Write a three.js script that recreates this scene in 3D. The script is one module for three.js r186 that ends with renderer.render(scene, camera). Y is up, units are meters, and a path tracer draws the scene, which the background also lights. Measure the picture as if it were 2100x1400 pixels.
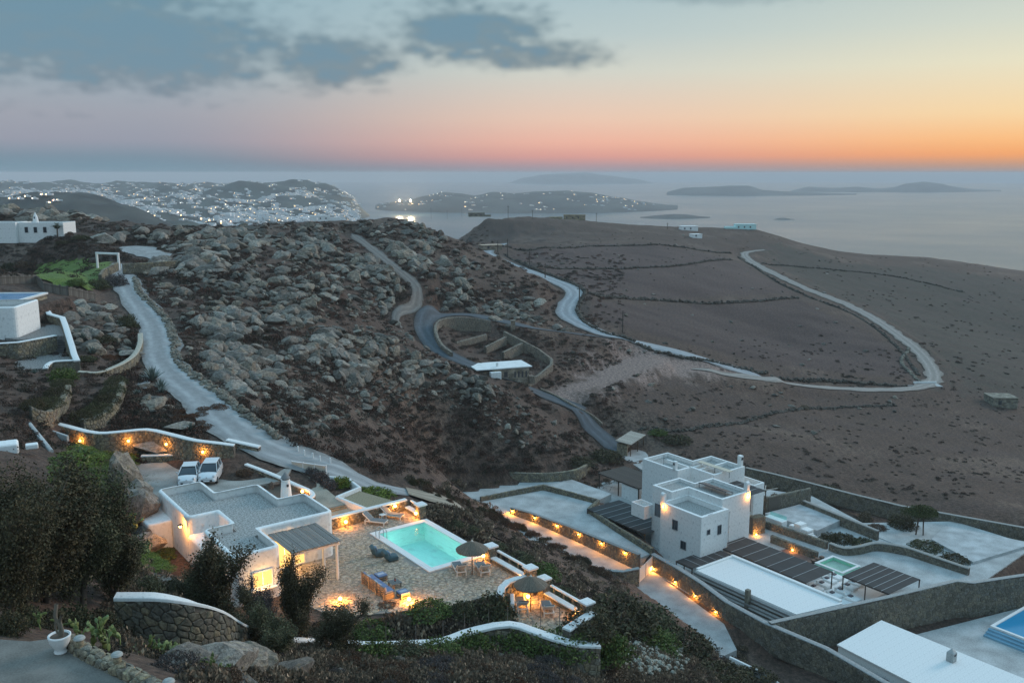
import * as THREE from 'three';
import { mergeGeometries, mergeVertices, toCreasedNormals } from 'three/addons/utils/BufferGeometryUtils.js';
import { RoundedBoxGeometry } from 'three/addons/geometries/RoundedBoxGeometry.js';
import { RectAreaLightUniformsLib } from 'three/addons/lights/RectAreaLightUniformsLib.js';
import { createNoise2D, createNoise3D } from 'simplex-noise';

// ---------------------------------------------------------------- camera, sky, sun, exposure
const scene = new THREE.Scene();
const CAM = [0, 28, 0], FOC = 1900, TH = Math.atan(345 / FOC);
const camera = new THREE.PerspectiveCamera(2 * Math.atan(700 / FOC) * 180 / Math.PI, 1.5, 0.5, 90000);
camera.position.set(...CAM);
camera.rotation.set(-TH, 0, 0);
const renderer = new THREE.WebGLRenderer({ antialias: true });
renderer.toneMapping = THREE.LinearToneMapping;
const EXPO = 1.15;
renderer.toneMappingExposure = EXPO;
renderer.shadowMap.enabled = true;
RectAreaLightUniformsLib.init();
renderer.shadowMap.type = THREE.PCFSoftShadowMap;

function rng(seed) { let s = seed >>> 0; return () => { s = (s + 0x6D2B79F5) >>> 0; let t = Math.imul(s ^ (s >>> 15), 1 | s); t = (t + Math.imul(t ^ (t >>> 7), 61 | t)) ^ t; return ((t ^ (t >>> 14)) >>> 0) / 4294967296; }; }
const n2 = createNoise2D(rng(11)), n2b = createNoise2D(rng(12)), n3 = createNoise3D(rng(13));
const clamp = (x, a = 0, b = 1) => Math.min(b, Math.max(a, x));
const lerp = (a, b, t) => a + (b - a) * t;
const sstep = (a, b, x) => { const t = clamp((x - a) / (b - a)); return t * t * (3 - 2 * t); };
const fbm = (f, x, y, o = 4) => { let a = 0.5, s = 0, q = 1; for (let i = 0; i < o; i++) { s += a * f(x * q, y * q); q *= 2.03; a *= 0.5; } return s; };
const sr = c => c <= 0.04045 ? c / 12.92 : Math.pow((c + 0.055) / 1.055, 2.4);

// the dusk sky: colour stops by elevation at three azimuths (degrees from the view axis, right positive)
const AFTERGLOW = 40;
const SKY = {
  warm: [[-90, 126, 143, 155], [-1.4, 126, 143, 155], [0.0, 158, 152, 152], [0.45, 196, 154, 130], [1.0, 248, 168, 104], [1.8, 254, 192, 128], [3.2, 250, 217, 166], [5.9, 233, 227, 198], [8, 212, 218, 204], [10, 196, 208, 202], [14, 174, 196, 204], [24, 168, 204, 224], [45, 180, 231, 262], [90, 178, 236, 272]],
  mid: [[-90, 126, 143, 155], [-1.4, 126, 143, 155], [0.0, 150, 152, 163], [0.45, 176, 152, 158], [1.0, 220, 160, 150], [1.8, 238, 182, 162], [3.2, 235, 201, 180], [5.9, 210, 212, 202], [8, 186, 202, 203], [10, 174, 196, 202], [14, 158, 187, 199], [24, 168, 204, 224], [45, 179, 230, 262], [90, 178, 236, 272]],
  cool: [[-90, 126, 143, 155], [-1.4, 126, 143, 155], [0.0, 112, 138, 154], [0.4, 112, 138, 155], [0.9, 124, 145, 161], [1.8, 152, 156, 170], [3.3, 160, 164, 175], [5.9, 158, 176, 186], [8, 152, 178, 190], [10, 150, 180, 192], [14, 142, 174, 190], [24, 168, 204, 224], [45, 177, 229, 261], [90, 178, 236, 272]],
  behind: [[-90, 126, 143, 155], [-1.4, 126, 143, 155], [0.0, 176, 172, 182], [3.2, 214, 202, 206], [7, 208, 204, 210], [10, 172, 186, 198], [14, 154, 182, 196], [24, 168, 204, 224], [45, 179, 230, 262], [90, 178, 236, 272]],
};
function stops(tab, el) {
  let i = 0; while (i < tab.length - 2 && tab[i + 1][0] < el) i++;
  const a = tab[i], b = tab[i + 1], t = clamp((el - a[0]) / (b[0] - a[0]));
  return [1, 2, 3].map(k => lerp(sr(a[k] / 255), sr(b[k] / 255), t));
}
function skyColour(az, el) {
  let d = Math.abs(((az - AFTERGLOW + 540) % 360) - 180);          // 0 at the afterglow, 180 opposite
  const w = 1 - sstep(8, 38, d), c = sstep(34, 62, d);
  const a = stops(SKY.warm, el), b = stops(SKY.mid, el), e = stops(SKY.cool, el), f = stops(SKY.behind, el), r = sstep(70, 112, d);      // pale pink belt opposite the afterglow
  return [0, 1, 2].map(k => lerp(a[k] * w + (1 - w) * lerp(b[k], e[k], c), f[k], r));
}
const banks = [[-32, 9.0, 17.5, 5.4, 1], [-21.5, 6.8, 9.5, 2.7, 1], [-10.3, 6.3, 3.9, 1.7, 0.95], [-2.6, 8.1, 5.2, 1.7, 1], [1.6, 6.7, 4.2, 1.0, 0.9], [13, 10.4, 8, 1.0, 0.55], [-62, 9.5, 16, 3.2, 0.9], [58, 12, 15, 2.2, 0.5], [-5, 15, 12, 2.2, 0.6], [100, 10, 18, 3, 0.6], [170, 11, 20, 3.4, 0.8], [-120, 12, 18, 3, 0.8]];
function cloudAt(az, el) {
  if (el < 3 || el > 24) return 0;
  const wx = fbm(n2b, az * 0.20 + 3, el * 0.62, 4), wy = fbm(n2, az * 0.17, el * 0.55 + 8, 4), f = fbm(n2, az * 0.55 + 20, el * 1.7, 4);
  let k = 0; for (const [cx, cy, rx, ry, a] of banks) { const dx = (az - cx) / rx + wx * 0.34, dy = (el - cy) / ry + wy * 0.42; const v = 1.08 - Math.hypot(dx, dy * (dy < 0 ? 1.1 : 0.9)) + f * 0.3; k = Math.max(k, a * sstep(-0.14, 0.62, v)); }
  return clamp(k * (1.0 + fbm(n2b, az * 0.3 + 50, el * 0.9, 4) * 0.3));
}
{
  const W = 2048, H = 1024, data = new Float32Array(W * H * 4);
  for (let j = 0; j < H; j++) {
    const el = ((j + 0.5) / H - 0.5) * 180;
    for (let i = 0; i < W; i++) {
      const az = (((i + 0.5) / W) * 360 - 90 + 540) % 360 - 180;     // u = 0.25 looks along -z
      const c = skyColour(az, el), k = cloudAt(az, el);
      const edge = k * (1 - k) * 4, warm = Math.exp(-(((el - 4) / 4) ** 2));
      const cl = [0.074 + 0.03 * warm, 0.168 + 0.01 * warm, 0.238];
      const o = (j * W + i) * 4;
      for (let m = 0; m < 3; m++) data[o + m] = lerp(c[m], lerp(cl[m], c[m] * 0.72, 0.05 + 0.35 * edge), k * 0.97) / EXPO;
      data[o + 3] = 1;
    }
  }
  const tex = new THREE.DataTexture(data, W, H, THREE.RGBAFormat, THREE.FloatType);
  tex.mapping = THREE.EquirectangularReflectionMapping; tex.magFilter = tex.minFilter = THREE.LinearFilter; tex.needsUpdate = true;
  scene.background = tex; scene.environment = tex;
}
// what is left of the sun: a weak, wide, warm glow low over the sea
const sun = new THREE.DirectionalLight(new THREE.Color(1.0, 0.88, 0.80), 1.25);
{
  const a = 58 * Math.PI / 180, e = 20 * Math.PI / 180;
  sun.position.set(Math.sin(a) * Math.cos(e) * 400, Math.sin(e) * 400, -Math.cos(a) * Math.cos(e) * 400 - 120);
  sun.target.position.set(0, 0, -120);
}
sun.castShadow = true; sun.shadow.radius = 34; sun.shadow.mapSize.set(4096, 4096);
Object.assign(sun.shadow.camera, { left: -220, right: 220, top: 160, bottom: -160, near: 10, far: 1200 });
scene.add(sun, sun.target);
scene.fog = new THREE.FogExp2(new THREE.Color(0.94, 0.96, 1.0), 1.1e-4);

// ---------------------------------------------------------------- helpers
const CT = Math.cos(TH), ST = Math.sin(TH);
const ray = (px, py) => { const a = (px - 1050) / FOC, b = (700 - py) / FOC; return [a, b * CT - ST, -(CT + b * ST)]; };
const onY = (px, py, h) => { const d = ray(px, py), t = (h - CAM[1]) / d[1]; return [d[0] * t, h, d[2] * t]; };
const atT = (px, py, t) => { const d = ray(px, py); return [d[0] * t, CAM[1] + d[1] * t, d[2] * t]; };
const SEA = -122;
const taken = new Map();
function numbered(n) { const k = taken.get(n) || 0; taken.set(n, k + 1); return k ? n + '_' + String(k).padStart(3, '0') : n; }
function shade(o) { o.castShadow = true; o.receiveShadow = true; return o; }
function tag(o, label, category, group) { o.userData.label = label; o.userData.category = category; if (group) o.userData.group = group; return o; }
function thing(name, label, category, pos = [0, 0, 0], turn = 0, group) {
  const o = new THREE.Group(); o.name = numbered(name); o.position.set(...pos); o.rotation.y = turn; scene.add(o); return tag(o, label, category, group);
}
function single(name, geo, mat, label, category, pos = [0, 0, 0], turn = 0, group) {
  const o = shade(new THREE.Mesh(geo, mat)); o.name = numbered(name); o.position.set(...pos); o.rotation.y = turn; scene.add(o); return tag(o, label, category, group);
}
function structure(name, geo, mat) { const o = shade(new THREE.Mesh(geo, mat)); o.name = numbered(name); o.userData.kind = 'structure'; scene.add(o); return o; }
function part(name, geo, mat, parent, pos, turn) {
  const o = shade(new THREE.Mesh(geo, mat)); o.name = name; if (pos) o.position.set(...pos); if (turn) o.rotation.y = turn; parent.add(o); return o;
}
function dup(src, pos, turn, label) {
  const o = src.clone(); o.name = numbered(src.name.replace(/_\d\d\d$/, '')); o.userData = { ...src.userData }; if (label) o.userData.label = label;
  o.position.set(...pos); if (turn !== undefined) o.rotation.y = turn; scene.add(o); return o;
}
const M4 = new THREE.Matrix4();
const merge = list => { const l = list.map(g => { const q = g.index ? g.toNonIndexed() : g; for (const k of Object.keys(q.attributes)) if (!['position', 'normal', 'uv', 'color'].includes(k)) q.deleteAttribute(k); return q; });
  const keep = ['position', 'normal', 'uv', 'color'].filter(k => l.every(g => g.attributes[k])); for (const g of l) for (const k of Object.keys(g.attributes)) if (!keep.includes(k)) g.deleteAttribute(k);
  return mergeGeometries(l); };
const box = (w, h, d, x = 0, y = 0, z = 0) => new THREE.BoxGeometry(w, h, d).translate(x, y + h / 2, z);        // stands on y
const rbox = (w, h, d, r, x = 0, y = 0, z = 0, s = 2) => new RoundedBoxGeometry(w, h, d, s, r).translate(x, y + h / 2, z);
const cyl = (r0, r1, h, x = 0, y = 0, z = 0, n = 12) => new THREE.CylinderGeometry(r1, r0, h, n).translate(x, y + h / 2, z);
const bar = (a, b, r, n = 6) => { const A = new THREE.Vector3(...a), B = new THREE.Vector3(...b), d = B.clone().sub(A), L = d.length();
  const g = new THREE.CylinderGeometry(r, r, L, n); g.translate(0, L / 2, 0); g.applyQuaternion(new THREE.Quaternion().setFromUnitVectors(new THREE.Vector3(0, 1, 0), d.normalize())); return g.translate(...a); };
const beam = (a, b, w, h) => { const A = new THREE.Vector3(...a), B = new THREE.Vector3(...b), d = B.clone().sub(A), L = d.length(); const g = new THREE.BoxGeometry(w, h, L); g.translate(0, 0, L / 2); const m = new THREE.Matrix4().lookAt(B, A, new THREE.Vector3(0, 1, 0)); g.applyMatrix4(m); return g.translate(...a); };
function boxUV(g, s = 1) { // metre uv by dominant normal
  const q = g.index ? g.toNonIndexed() : g; q.computeVertexNormals(); const p = q.attributes.position, n = q.attributes.normal, uv = new Float32Array(p.count * 2);
  for (let i = 0; i < p.count; i++) { const ax = Math.abs(n.getX(i)), ay = Math.abs(n.getY(i)), az = Math.abs(n.getZ(i)); let u, v;
    if (ay > ax && ay > az) { u = p.getX(i); v = p.getZ(i); } else if (ax > az) { u = p.getZ(i); v = p.getY(i); } else { u = p.getX(i); v = p.getY(i); }
    uv[i * 2] = u / s; uv[i * 2 + 1] = v / s; }
  q.setAttribute('uv', new THREE.BufferAttribute(uv, 2)); return q;
}
function inPoly(P, x, z) { let c = false; for (let i = 0, j = P.length - 1; i < P.length; j = i++) { const a = P[i], b = P[j]; if ((a[1] > z) !== (b[1] > z) && x < (b[0] - a[0]) * (z - a[1]) / (b[1] - a[1]) + a[0]) c = !c; } return c; }
function segDist(ax, az, bx, bz, x, z) { const dx = bx - ax, dz = bz - az, l = dx * dx + dz * dz; const t = l ? clamp(((x - ax) * dx + (z - az) * dz) / l) : 0; return [Math.hypot(ax + dx * t - x, az + dz * t - z), t]; }
function polyDist(P, x, z) { let d = 1e9; for (let i = 0, j = P.length - 1; i < P.length; j = i++) d = Math.min(d, segDist(P[j][0], P[j][1], P[i][0], P[i][1], x, z)[0]); return d; }
// villa frames: local (v, h, u) with v = right and away, u = right and towards the camera
const PHI = 36.5 * Math.PI / 180;
const O1 = [-13.2, -65.2], O2 = [26.4, -122.4];
const loc = (O, v, u) => [O[0] + v * Math.cos(PHI) + u * Math.sin(PHI), O[1] - v * Math.sin(PHI) + u * Math.cos(PHI)];
// the grounds of the lower villa have their own datum, lower than the house's upper storey, and unit
const OG = [27.7, -128.4], UG = 1.049, level = h => UG * h - 1.372;
const L1 = (v, u) => loc(O1, v, u), L2 = (v, u) => loc(OG, v * UG, u * UG);
const at1 = (v, h, u) => { const p = L1(v, u); return [p[0], h, p[1]]; };
const at2 = (v, h, u) => { const p = L2(v, u); return [p[0], level(h), p[1]]; }, atHouse = (v, h, u) => { const p = loc(O2, v, u); return [p[0], h, p[1]]; };

// ---------------------------------------------------------------- procedural textures
function tex(W, H, f, srgb = true) { const d = new Uint8Array(W * H * 4); for (let j = 0; j < H; j++) for (let i = 0; i < W; i++) { const c = f(i / W, j / H, i, j), o = (j * W + i) * 4; for (let k = 0; k < 3; k++) d[o + k] = clamp(c[k], 0, 1) * 255; d[o + 3] = 255; }
  const t = new THREE.DataTexture(d, W, H); t.wrapS = t.wrapT = THREE.RepeatWrapping; t.magFilter = THREE.LinearFilter; t.minFilter = THREE.LinearMipmapLinearFilter; t.generateMipmaps = true; if (srgb) t.colorSpace = THREE.SRGBColorSpace; t.needsUpdate = true; return t; }
// gradient noise that repeats after p cells
function pnoise(x, y, p, seed) { const X = Math.floor(x), Y = Math.floor(y), fx = x - X, fy = y - Y, q = t => t * t * t * (t * (t * 6 - 15) + 10); const g = (a, b, dx, dy) => { let h = Math.imul(((a % p) + p) % p, 374761393) + Math.imul(((b % p) + p) % p, 668265263) + seed * 69069; h = Math.imul(h ^ (h >>> 13), 1274126177); h = (h ^ (h >>> 16)) >>> 0; const t = h / 4294967296 * 6.28318; return Math.cos(t) * dx + Math.sin(t) * dy; };
  const u = q(fx), v = q(fy); return 1.5 * lerp(lerp(g(X, Y, fx, fy), g(X + 1, Y, fx - 1, fy), u), lerp(g(X, Y + 1, fx, fy - 1), g(X + 1, Y + 1, fx - 1, fy - 1), u), v); }
const tile = (f, u, v, r, o = 4, off = 0) => { let a = 0.5, s = 0, q = Math.round(r); for (let k = 0; k < o; k++) { s += a * pnoise(u * q, v * q, q, off * 7 + k + 1); q *= 2; a *= 0.5; } return s; };
const grit = tex(512, 512, (u, v, i, j) => { const r = Math.abs(Math.sin(i * 12.9898 + j * 78.233) * 43758.5453) % 1; const n = tile(n3, u, v, 22, 4) * 0.5 + (r - 0.5) * 0.25; const g = 0.86 + n * 0.34; return [g, g, g]; });
const soilTex = tex(1024, 1024, (u, v, i, j) => { const r = Math.abs(Math.sin(i * 12.9898 + j * 78.233) * 43758.5453) % 1; const a = tile(n3, u, v, 14, 5), b = tile(n3, u, v, 46, 4, 9); let g = 0.80 + a * 0.42 + b * 0.36 + (r - 0.5) * 0.22; return [g, g * 0.985, g * 0.97]; });
const plasterTex = tex(512, 512, (u, v) => { const n = tile(n3, u, v, 9, 5) * 0.05 + tile(n3, u, v, 40, 3, 5) * 0.03; const s = Math.max(0, tile(n3, u, v, 5, 3, 31) - 0.12) * 0.28; const g = 0.95 + n - s; return [g, g, g * 0.995]; });
const stoneTex = tex(512, 512, (u, v, i, j) => { const r = Math.abs(Math.sin(i * 12.9898 + j * 78.233) * 43758.5453) % 1; const a = tile(n3, u, v, 8, 5, 2), b = tile(n3, u, v, 36, 4, 17), l = Math.max(0, tile(n3, u, v, 12, 3, 41) - 0.1); const g = 0.80 + a * 0.42 + b * 0.30 + (r - 0.5) * 0.16; return [g + l * 0.05, g, g * 0.96 - l * 0.2]; });
const mottle = tex(512, 512, (u, v, i, j) => { const r = Math.abs(Math.sin(i * 12.9898 + j * 78.233) * 43758.5453) % 1; const g = 0.90 + tile(n3, u, v, 4, 5, 71) * 0.22 + tile(n3, u, v, 60, 3, 73) * 0.16 + (r - 0.5) * 0.10; return [g, g, g * 0.99]; });
const streakTex = tex(256, 512, (u, v) => { const g = 0.8 + tile(n3, u, v, 3, 4, 91) * 0.22 + tile(n3, u * 0.999, v, 12, 3, 93) * 0.1; return [g, g, g]; }, false);
const wheelTex = tex(128, 512, (u, v, i, j) => { const r = Math.abs(Math.sin(i * 12.9898 + j * 78.233) * 43758.5453) % 1; const w = Math.exp(-(((u - 0.3 + tile(n3, 0.1, v, 4, 2, 95) * 0.03) / 0.09) ** 2)) + Math.exp(-(((u - 0.7 + tile(n3, 0.1, v, 4, 2, 95) * 0.03) / 0.09) ** 2)); const e = Math.max(0, Math.abs(u - 0.5) * 2 - 0.72) * 2; const g = 0.80 + w * 0.12 - e * 0.3 * (0.5 + tile(n3, u, v, 24, 3, 97) * 1.6) + tile(n3, u, v, 8, 5, 98) * 0.13 + (r - 0.5) * 0.10; return [g, g * (1 - e * 0.05), g * (1 - e * 0.1)]; });
const waveTex = tex(512, 512, (u, v) => { const n = 0.5 + tile(n3, u, v, 30, 4, 3) * 0.6; return [n, n, n]; }, false);
const reedTex = tex(512, 256, (u, v, i, j) => { const k = Math.floor(u * 128), r = Math.abs(Math.sin(k * 91.7) * 4375.5) % 1, w = Math.sin(u * 128 * 3.1416); const g = 0.62 + r * 0.3 + Math.abs(w) * 0.12 - 0.1 + tile(n3, u, v, 20, 3, 6) * 0.2; return [g, g * 0.98, g * 0.95]; });
const rep = (t, x, y = x) => { const c = t.clone(); c.repeat.set(x, y); c.needsUpdate = true; return c; };
const std = (r, g, b, o = {}) => new THREE.MeshStandardMaterial({ color: new THREE.Color(r, g, b), roughness: 0.9, ...o });
const M = {
  white: std(0.88, 0.88, 0.87, { map: plasterTex, bumpMap: plasterTex, bumpScale: 0.006, roughness: 0.88 }),
  whiteRoof: std(0.83, 0.83, 0.82, { map: plasterTex, roughness: 0.85 }),
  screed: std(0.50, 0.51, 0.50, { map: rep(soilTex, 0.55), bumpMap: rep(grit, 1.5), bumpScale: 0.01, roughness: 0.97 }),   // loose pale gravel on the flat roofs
  cap: std(0.80, 0.80, 0.79, { map: plasterTex, roughness: 0.85 }),
  concrete: std(0.48, 0.49, 0.49, { map: rep(mottle, 0.09), roughness: 0.92 }),
  core: std(0.16, 0.135, 0.11, { map: rep(grit, 0.5) }),
  wood: std(0.22, 0.14, 0.08, { map: rep(reedTex, 1, 1), roughness: 0.8 }),
  darkWood: std(0.07, 0.055, 0.045, { roughness: 0.8 }),
  metal: std(0.35, 0.36, 0.37, { metalness: 0.85, roughness: 0.35 }),
  darkMetal: std(0.05, 0.05, 0.055, { roughness: 0.5 }),
  glass: new THREE.MeshPhysicalMaterial({ color: new THREE.Color(0.035, 0.045, 0.055), roughness: 0.08, metalness: 0.0, specularIntensity: 1 }),
  shutter: std(0.16, 0.17, 0.18, { roughness: 0.7 }),
  asphalt: std(0.085, 0.095, 0.105, { map: rep(grit, 0.2), roughness: 0.93 }),
  gravel: std(0.36, 0.35, 0.33, { map: rep(soilTex, 0.12), bumpMap: rep(grit, 0.5), bumpScale: 0.03 }),
  dirt: std(0.29, 0.245, 0.205, { map: rep(soilTex, 0.1) }),
};
const stoneMats = [[0.30, 0.255, 0.20], [0.36, 0.31, 0.245], [0.255, 0.22, 0.18], [0.31, 0.285, 0.25], [0.40, 0.33, 0.24], [0.23, 0.205, 0.18]].map(c => std(...c, { map: rep(stoneTex, 0.7), roughness: 0.94 }));
// ---------------------------------------------------------------- the land: heights surveyed at points, joined by a smooth surface
const survey = [ // picture point and height above the villa terrace
  // foreground slope under the camera
  [124, 1345, 12.3], [0, 1300, 12], [0, 1400, 12.5], [300, 1400, 12], [420, 1385, 9.5], [520, 1390, 7], [350, 1337, 6.3], [350, 1185, 3.6], [100, 1150, 8.5], [180, 1200, 7.5], [700, 1390, 3.4], [250, 1110, 3.2],
  [1000, 1390, 1], [1150, 1390, -1.5], [900, 1315, -1.8], [1000, 1300, -2], [1200, 1300, -6], [1300, 1390, -7], [1400, 1350, -17], [700, 1330, 0], [560, 1300, 0.5], [480, 1230, 0], [420, 1160, 0],
  // beside the left villa
  [250, 1010, 4], [170, 960, 3.8], [220, 985, 3.2], [100, 908, 5.0], [200, 925, 2.6], [270, 935, 1.9], [150, 917, 3.2], [320, 945, 1.5], [200, 830, 5.2], [300, 830, 4.4], [60, 850, 6.6], [0, 950, 8], [300, 1060, 1.4],
  // gravel road and the dirt track that leaves it
  [470, 870, 3], [400, 800, 4], [350, 720, 4.5], [300, 650, 6], [270, 600, 7.4], [250, 560, 9], [560, 920, 2], [640, 950, 1], [720, 965, 0.4], [830, 1000, -1], [900, 1040, -3], [1000, 1095, -7], [1100, 1150, -12], [1200, 1195, -17], [1300, 1250, -23],
  [300, 520, 10.2], [80, 488, 12.3], [140, 560, 11], [60, 750, 6], [80, 660, 8.6], [30, 605, 11], [0, 560, 12],
  [100, 430, 16], [40, 424, 17], [250, 455, 13], [320, 468, 11.5], [400, 480, 11],
  // rocky hill
  [400, 650, 6.5], [500, 560, 9], [600, 560, 8], [450, 760, 3.4], [600, 800, -0.5], [550, 870, 1.5], [700, 700, 0], [500, 480, 11.5], [620, 456, 12], [790, 447, 13.4], [700, 452, 12.5], [850, 456, 12], [950, 520, 3], [1060, 570, -4], [1150, 620, -9],
  [750, 500, 7], [800, 540, 4], [850, 590, -1], [820, 635, -5], [840, 670, -8], [900, 560, 1], [1000, 620, -7], [700, 600, 5], [800, 700, -5], [620, 690, 2],
  [700, 850, -3], [800, 800, -6], [800, 880, -9], [850, 940, -14], [800, 960, -6], [900, 900, -17.2], [1000, 850, -15.6], [1000, 930, -21.4], [1100, 950, -23.8], [1200, 930, -25.4], [1000, 780, -10.5], [900, 770, -9], [900, 970, -23.3],
  // lower villa
  [1000, 1020, -25.9], [900, 1000, -25.1], [1100, 1110, -26.6], [1250, 1150, -27.6], [1350, 1190, -27.6], [1450, 1260, -28.1], [1600, 1370, -29.2], [1520, 1390, -27.6],
  // valley, asphalt road, hairpin
  [1290, 920, -27.8], [1250, 905, -27.2], [1180, 850, -23.4], [1090, 795, -18.4], [1030, 775, -15.5], [1120, 770, -18], [880, 700, -10], [870, 668, -8.5], [905, 648, -8], [1090, 670, -11], [1250, 690, -16], [1165, 655, -13], [1185, 600, -10], [1120, 570, -9], [1020, 530, -7], [985, 512, -5], [1010, 500, -4],
  [1380, 720, -20], [1300, 750, -20], [1180, 800, -20], [1500, 770, -25], [1700, 795, -32], [1880, 795, -35], [1910, 750, -35], [1860, 700, -33], [1750, 630, -29], [1650, 590, -25], [1540, 535, -19], [1530, 520, -17],
  [1400, 640, -20], [1600, 700, -30], [1300, 560, -12], [1500, 560, -17], [1350, 500, -8], [1700, 850, -33], [1500, 860, -28], [1900, 900, -35], [1500, 930, -27], [1900, 980, -32], [2100, 950, -37], [2100, 1050, -30], [1350, 850, -24],
  [2100, 700, -48], [1950, 620, -38],
];
const ridge = [[1000, 450, -3], [1150, 451, -4], [1300, 464, -7], [1440, 470, -9], [1540, 468, -9.5], [1600, 485, -14], [1700, 520, -26], [1900, 530, -31], [2100, 562, -42], [2350, 610, -60]];
const ctrl = [];
for (const [a, b, h] of survey) { const p = onY(a, b, h); ctrl.push([p[0], p[2], h]); }
for (const [a, b, h] of ridge) { const p = onY(a, b, h); ctrl.push([p[0], p[2], h], [p[0] * 1.12, p[2] * 1.12, h - 6], [p[0] * 1.5, p[2] * 1.5, h - 60], [p[0] * 2.2, p[2] * 2.2, -150]); }
for (const [a, b, h] of [[-500, 440, 24], [-250, 430, 19], [40, 424, 17], [250, 455, 13], [400, 480, 11], [620, 456, 12], [790, 447, 13.4]]) { const p = onY(a, b, h); ctrl.push([p[0] * 1.25, p[2] * 1.25, h - 10], [p[0] * 2.0, p[2] * 2.0, h - 75], [p[0] * 3.0, p[2] * 3.0, -150]); }
ctrl.push([0, 0, 6], [-30, -10, 14], [30, -22, -1], [60, -50, -21], [0, 40, 12], [-70, -30, 17], [60, 0, -12], [-90, -90, 13], [130, -100, -38], [-150, -150, 17], [0, 200, 14], [-200, 60, 24], [200, 60, -45], [300, -250, -70], [-300, -250, 22]);
const rbf = (() => { // r kernel with a constant term
  const n = ctrl.length, N = n + 1, A = []; for (let i = 0; i < N; i++) { A.push(new Float64Array(N + 1)); for (let j = 0; j < N; j++) A[i][j] = i < n && j < n ? -Math.hypot(ctrl[i][0] - ctrl[j][0], ctrl[i][1] - ctrl[j][1]) - (i === j ? 0.6 : 0) : (i === n && j === n ? 0 : 1); A[i][N] = i < n ? ctrl[i][2] : 0; }
  for (let c = 0; c < N; c++) { let p = c; for (let r = c + 1; r < N; r++) if (Math.abs(A[r][c]) > Math.abs(A[p][c])) p = r; [A[c], A[p]] = [A[p], A[c]]; for (let r = 0; r < N; r++) if (r !== c) { const f = A[r][c] / A[c][c]; if (f) for (let k = c; k <= N; k++) A[r][k] -= f * A[c][k]; } }
  return A.map((row, i) => row[N] / row[i]);
})();
const cx = Float64Array.from(ctrl, c => c[0]), cz = Float64Array.from(ctrl, c => c[1]);
function baseH(x, z) { let s = rbf[ctrl.length]; for (let i = 0; i < cx.length; i++) { const dx = x - cx[i], dz = z - cz[i]; s -= rbf[i] * Math.sqrt(dx * dx + dz * dz); } return s; }

// levelled platforms: polygon in plan and height (a number or a function)
const pads = [], pt = (a, b, h) => { const p = onY(a, b, h); return [p[0], p[2]]; };
const pad = (poly, h, soft = 1.2) => { const xs = poly.map(p => p[0]), zs = poly.map(p => p[1]); pads.push({ poly, h: typeof h === 'function' ? h : () => h, soft, bb: [Math.min(...xs) - soft, Math.max(...xs) + soft, Math.min(...zs) - soft, Math.max(...zs) + soft] }); };
const rect = (F, v0, v1, u0, u1) => [F(v0, u0), F(v1, u0), F(v1, u1), F(v0, u1)];
const laneH = (x, z) => { const dx = x - OG[0], dz = z - OG[1], u = (dx * Math.sin(PHI) + dz * Math.cos(PHI)) / UG; return level(lerp(-23.4, -25, sstep(-36, -4, u))); };
pad([L1(-11.5, -9), L1(-9.5, -13.5), L1(-6, -14.5), L1(2.6, -8.2), L1(9.6, -5.2), L1(9.6, 12.4), L1(2, 12.6), L1(-4, 10), L1(-9.6, 5)], 0, 2.0);          // villa terrace
pad([L1(4.1, -2.1), L1(9.2, -2.1), L1(9.2, 6.8), L1(4.1, 6.8)], -1.9, 0.7);
pad([L1(5.6, 12.4), L1(10.2, 12.4), L1(10.2, 18.4), L1(6.2, 18)], -1, 1.0);
pad([L1(-7.8, -27.2), L1(2.2, -22), L1(4.4, -17.6), L1(2.2, -14), L1(-2.4, -14.6), L1(-9, -16.5)], 1.5, 1.2);                                                     // parking
pad([L2(-9, -10), L2(24, -25), L2(34, -6), L2(30, 6), L2(42, 14), L2(42, 26), L2(20, 28), L2(-11, 20)], level(-25), 2.5);
pad([L2(-19, -40), L2(2, -36), L2(1, -21), L2(-6.5, -1), L2(-12.5, -3), L2(-12.5, -27)], level(-23.4), 1.5);
pad([L2(-15.6, -28), L2(-12.5, -28), L2(-9.5, -1), L2(-8, 1), L2(-11, 17), L2(-16, 16), L2(-14, 1)], laneH, 2);
pad([L2(-9, 22), L2(26, 30), L2(30, 45), L2(-9, 45)], level(-27), 2);
pad([pt(-60, 1308, 12.3), pt(60, 1316, 12.3), pt(138, 1306, 12.3), pt(190, 1338, 12.3), pt(260, 1372, 12.3), pt(345, 1420, 12.3), pt(345, 1520, 12.3), pt(-60, 1520, 12.3)], 12.3, 0.8);
pad([[-85, -134], [-63.5, -133], [-64, -121.5], [-85, -121.5]], 10.6, 1);
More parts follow.
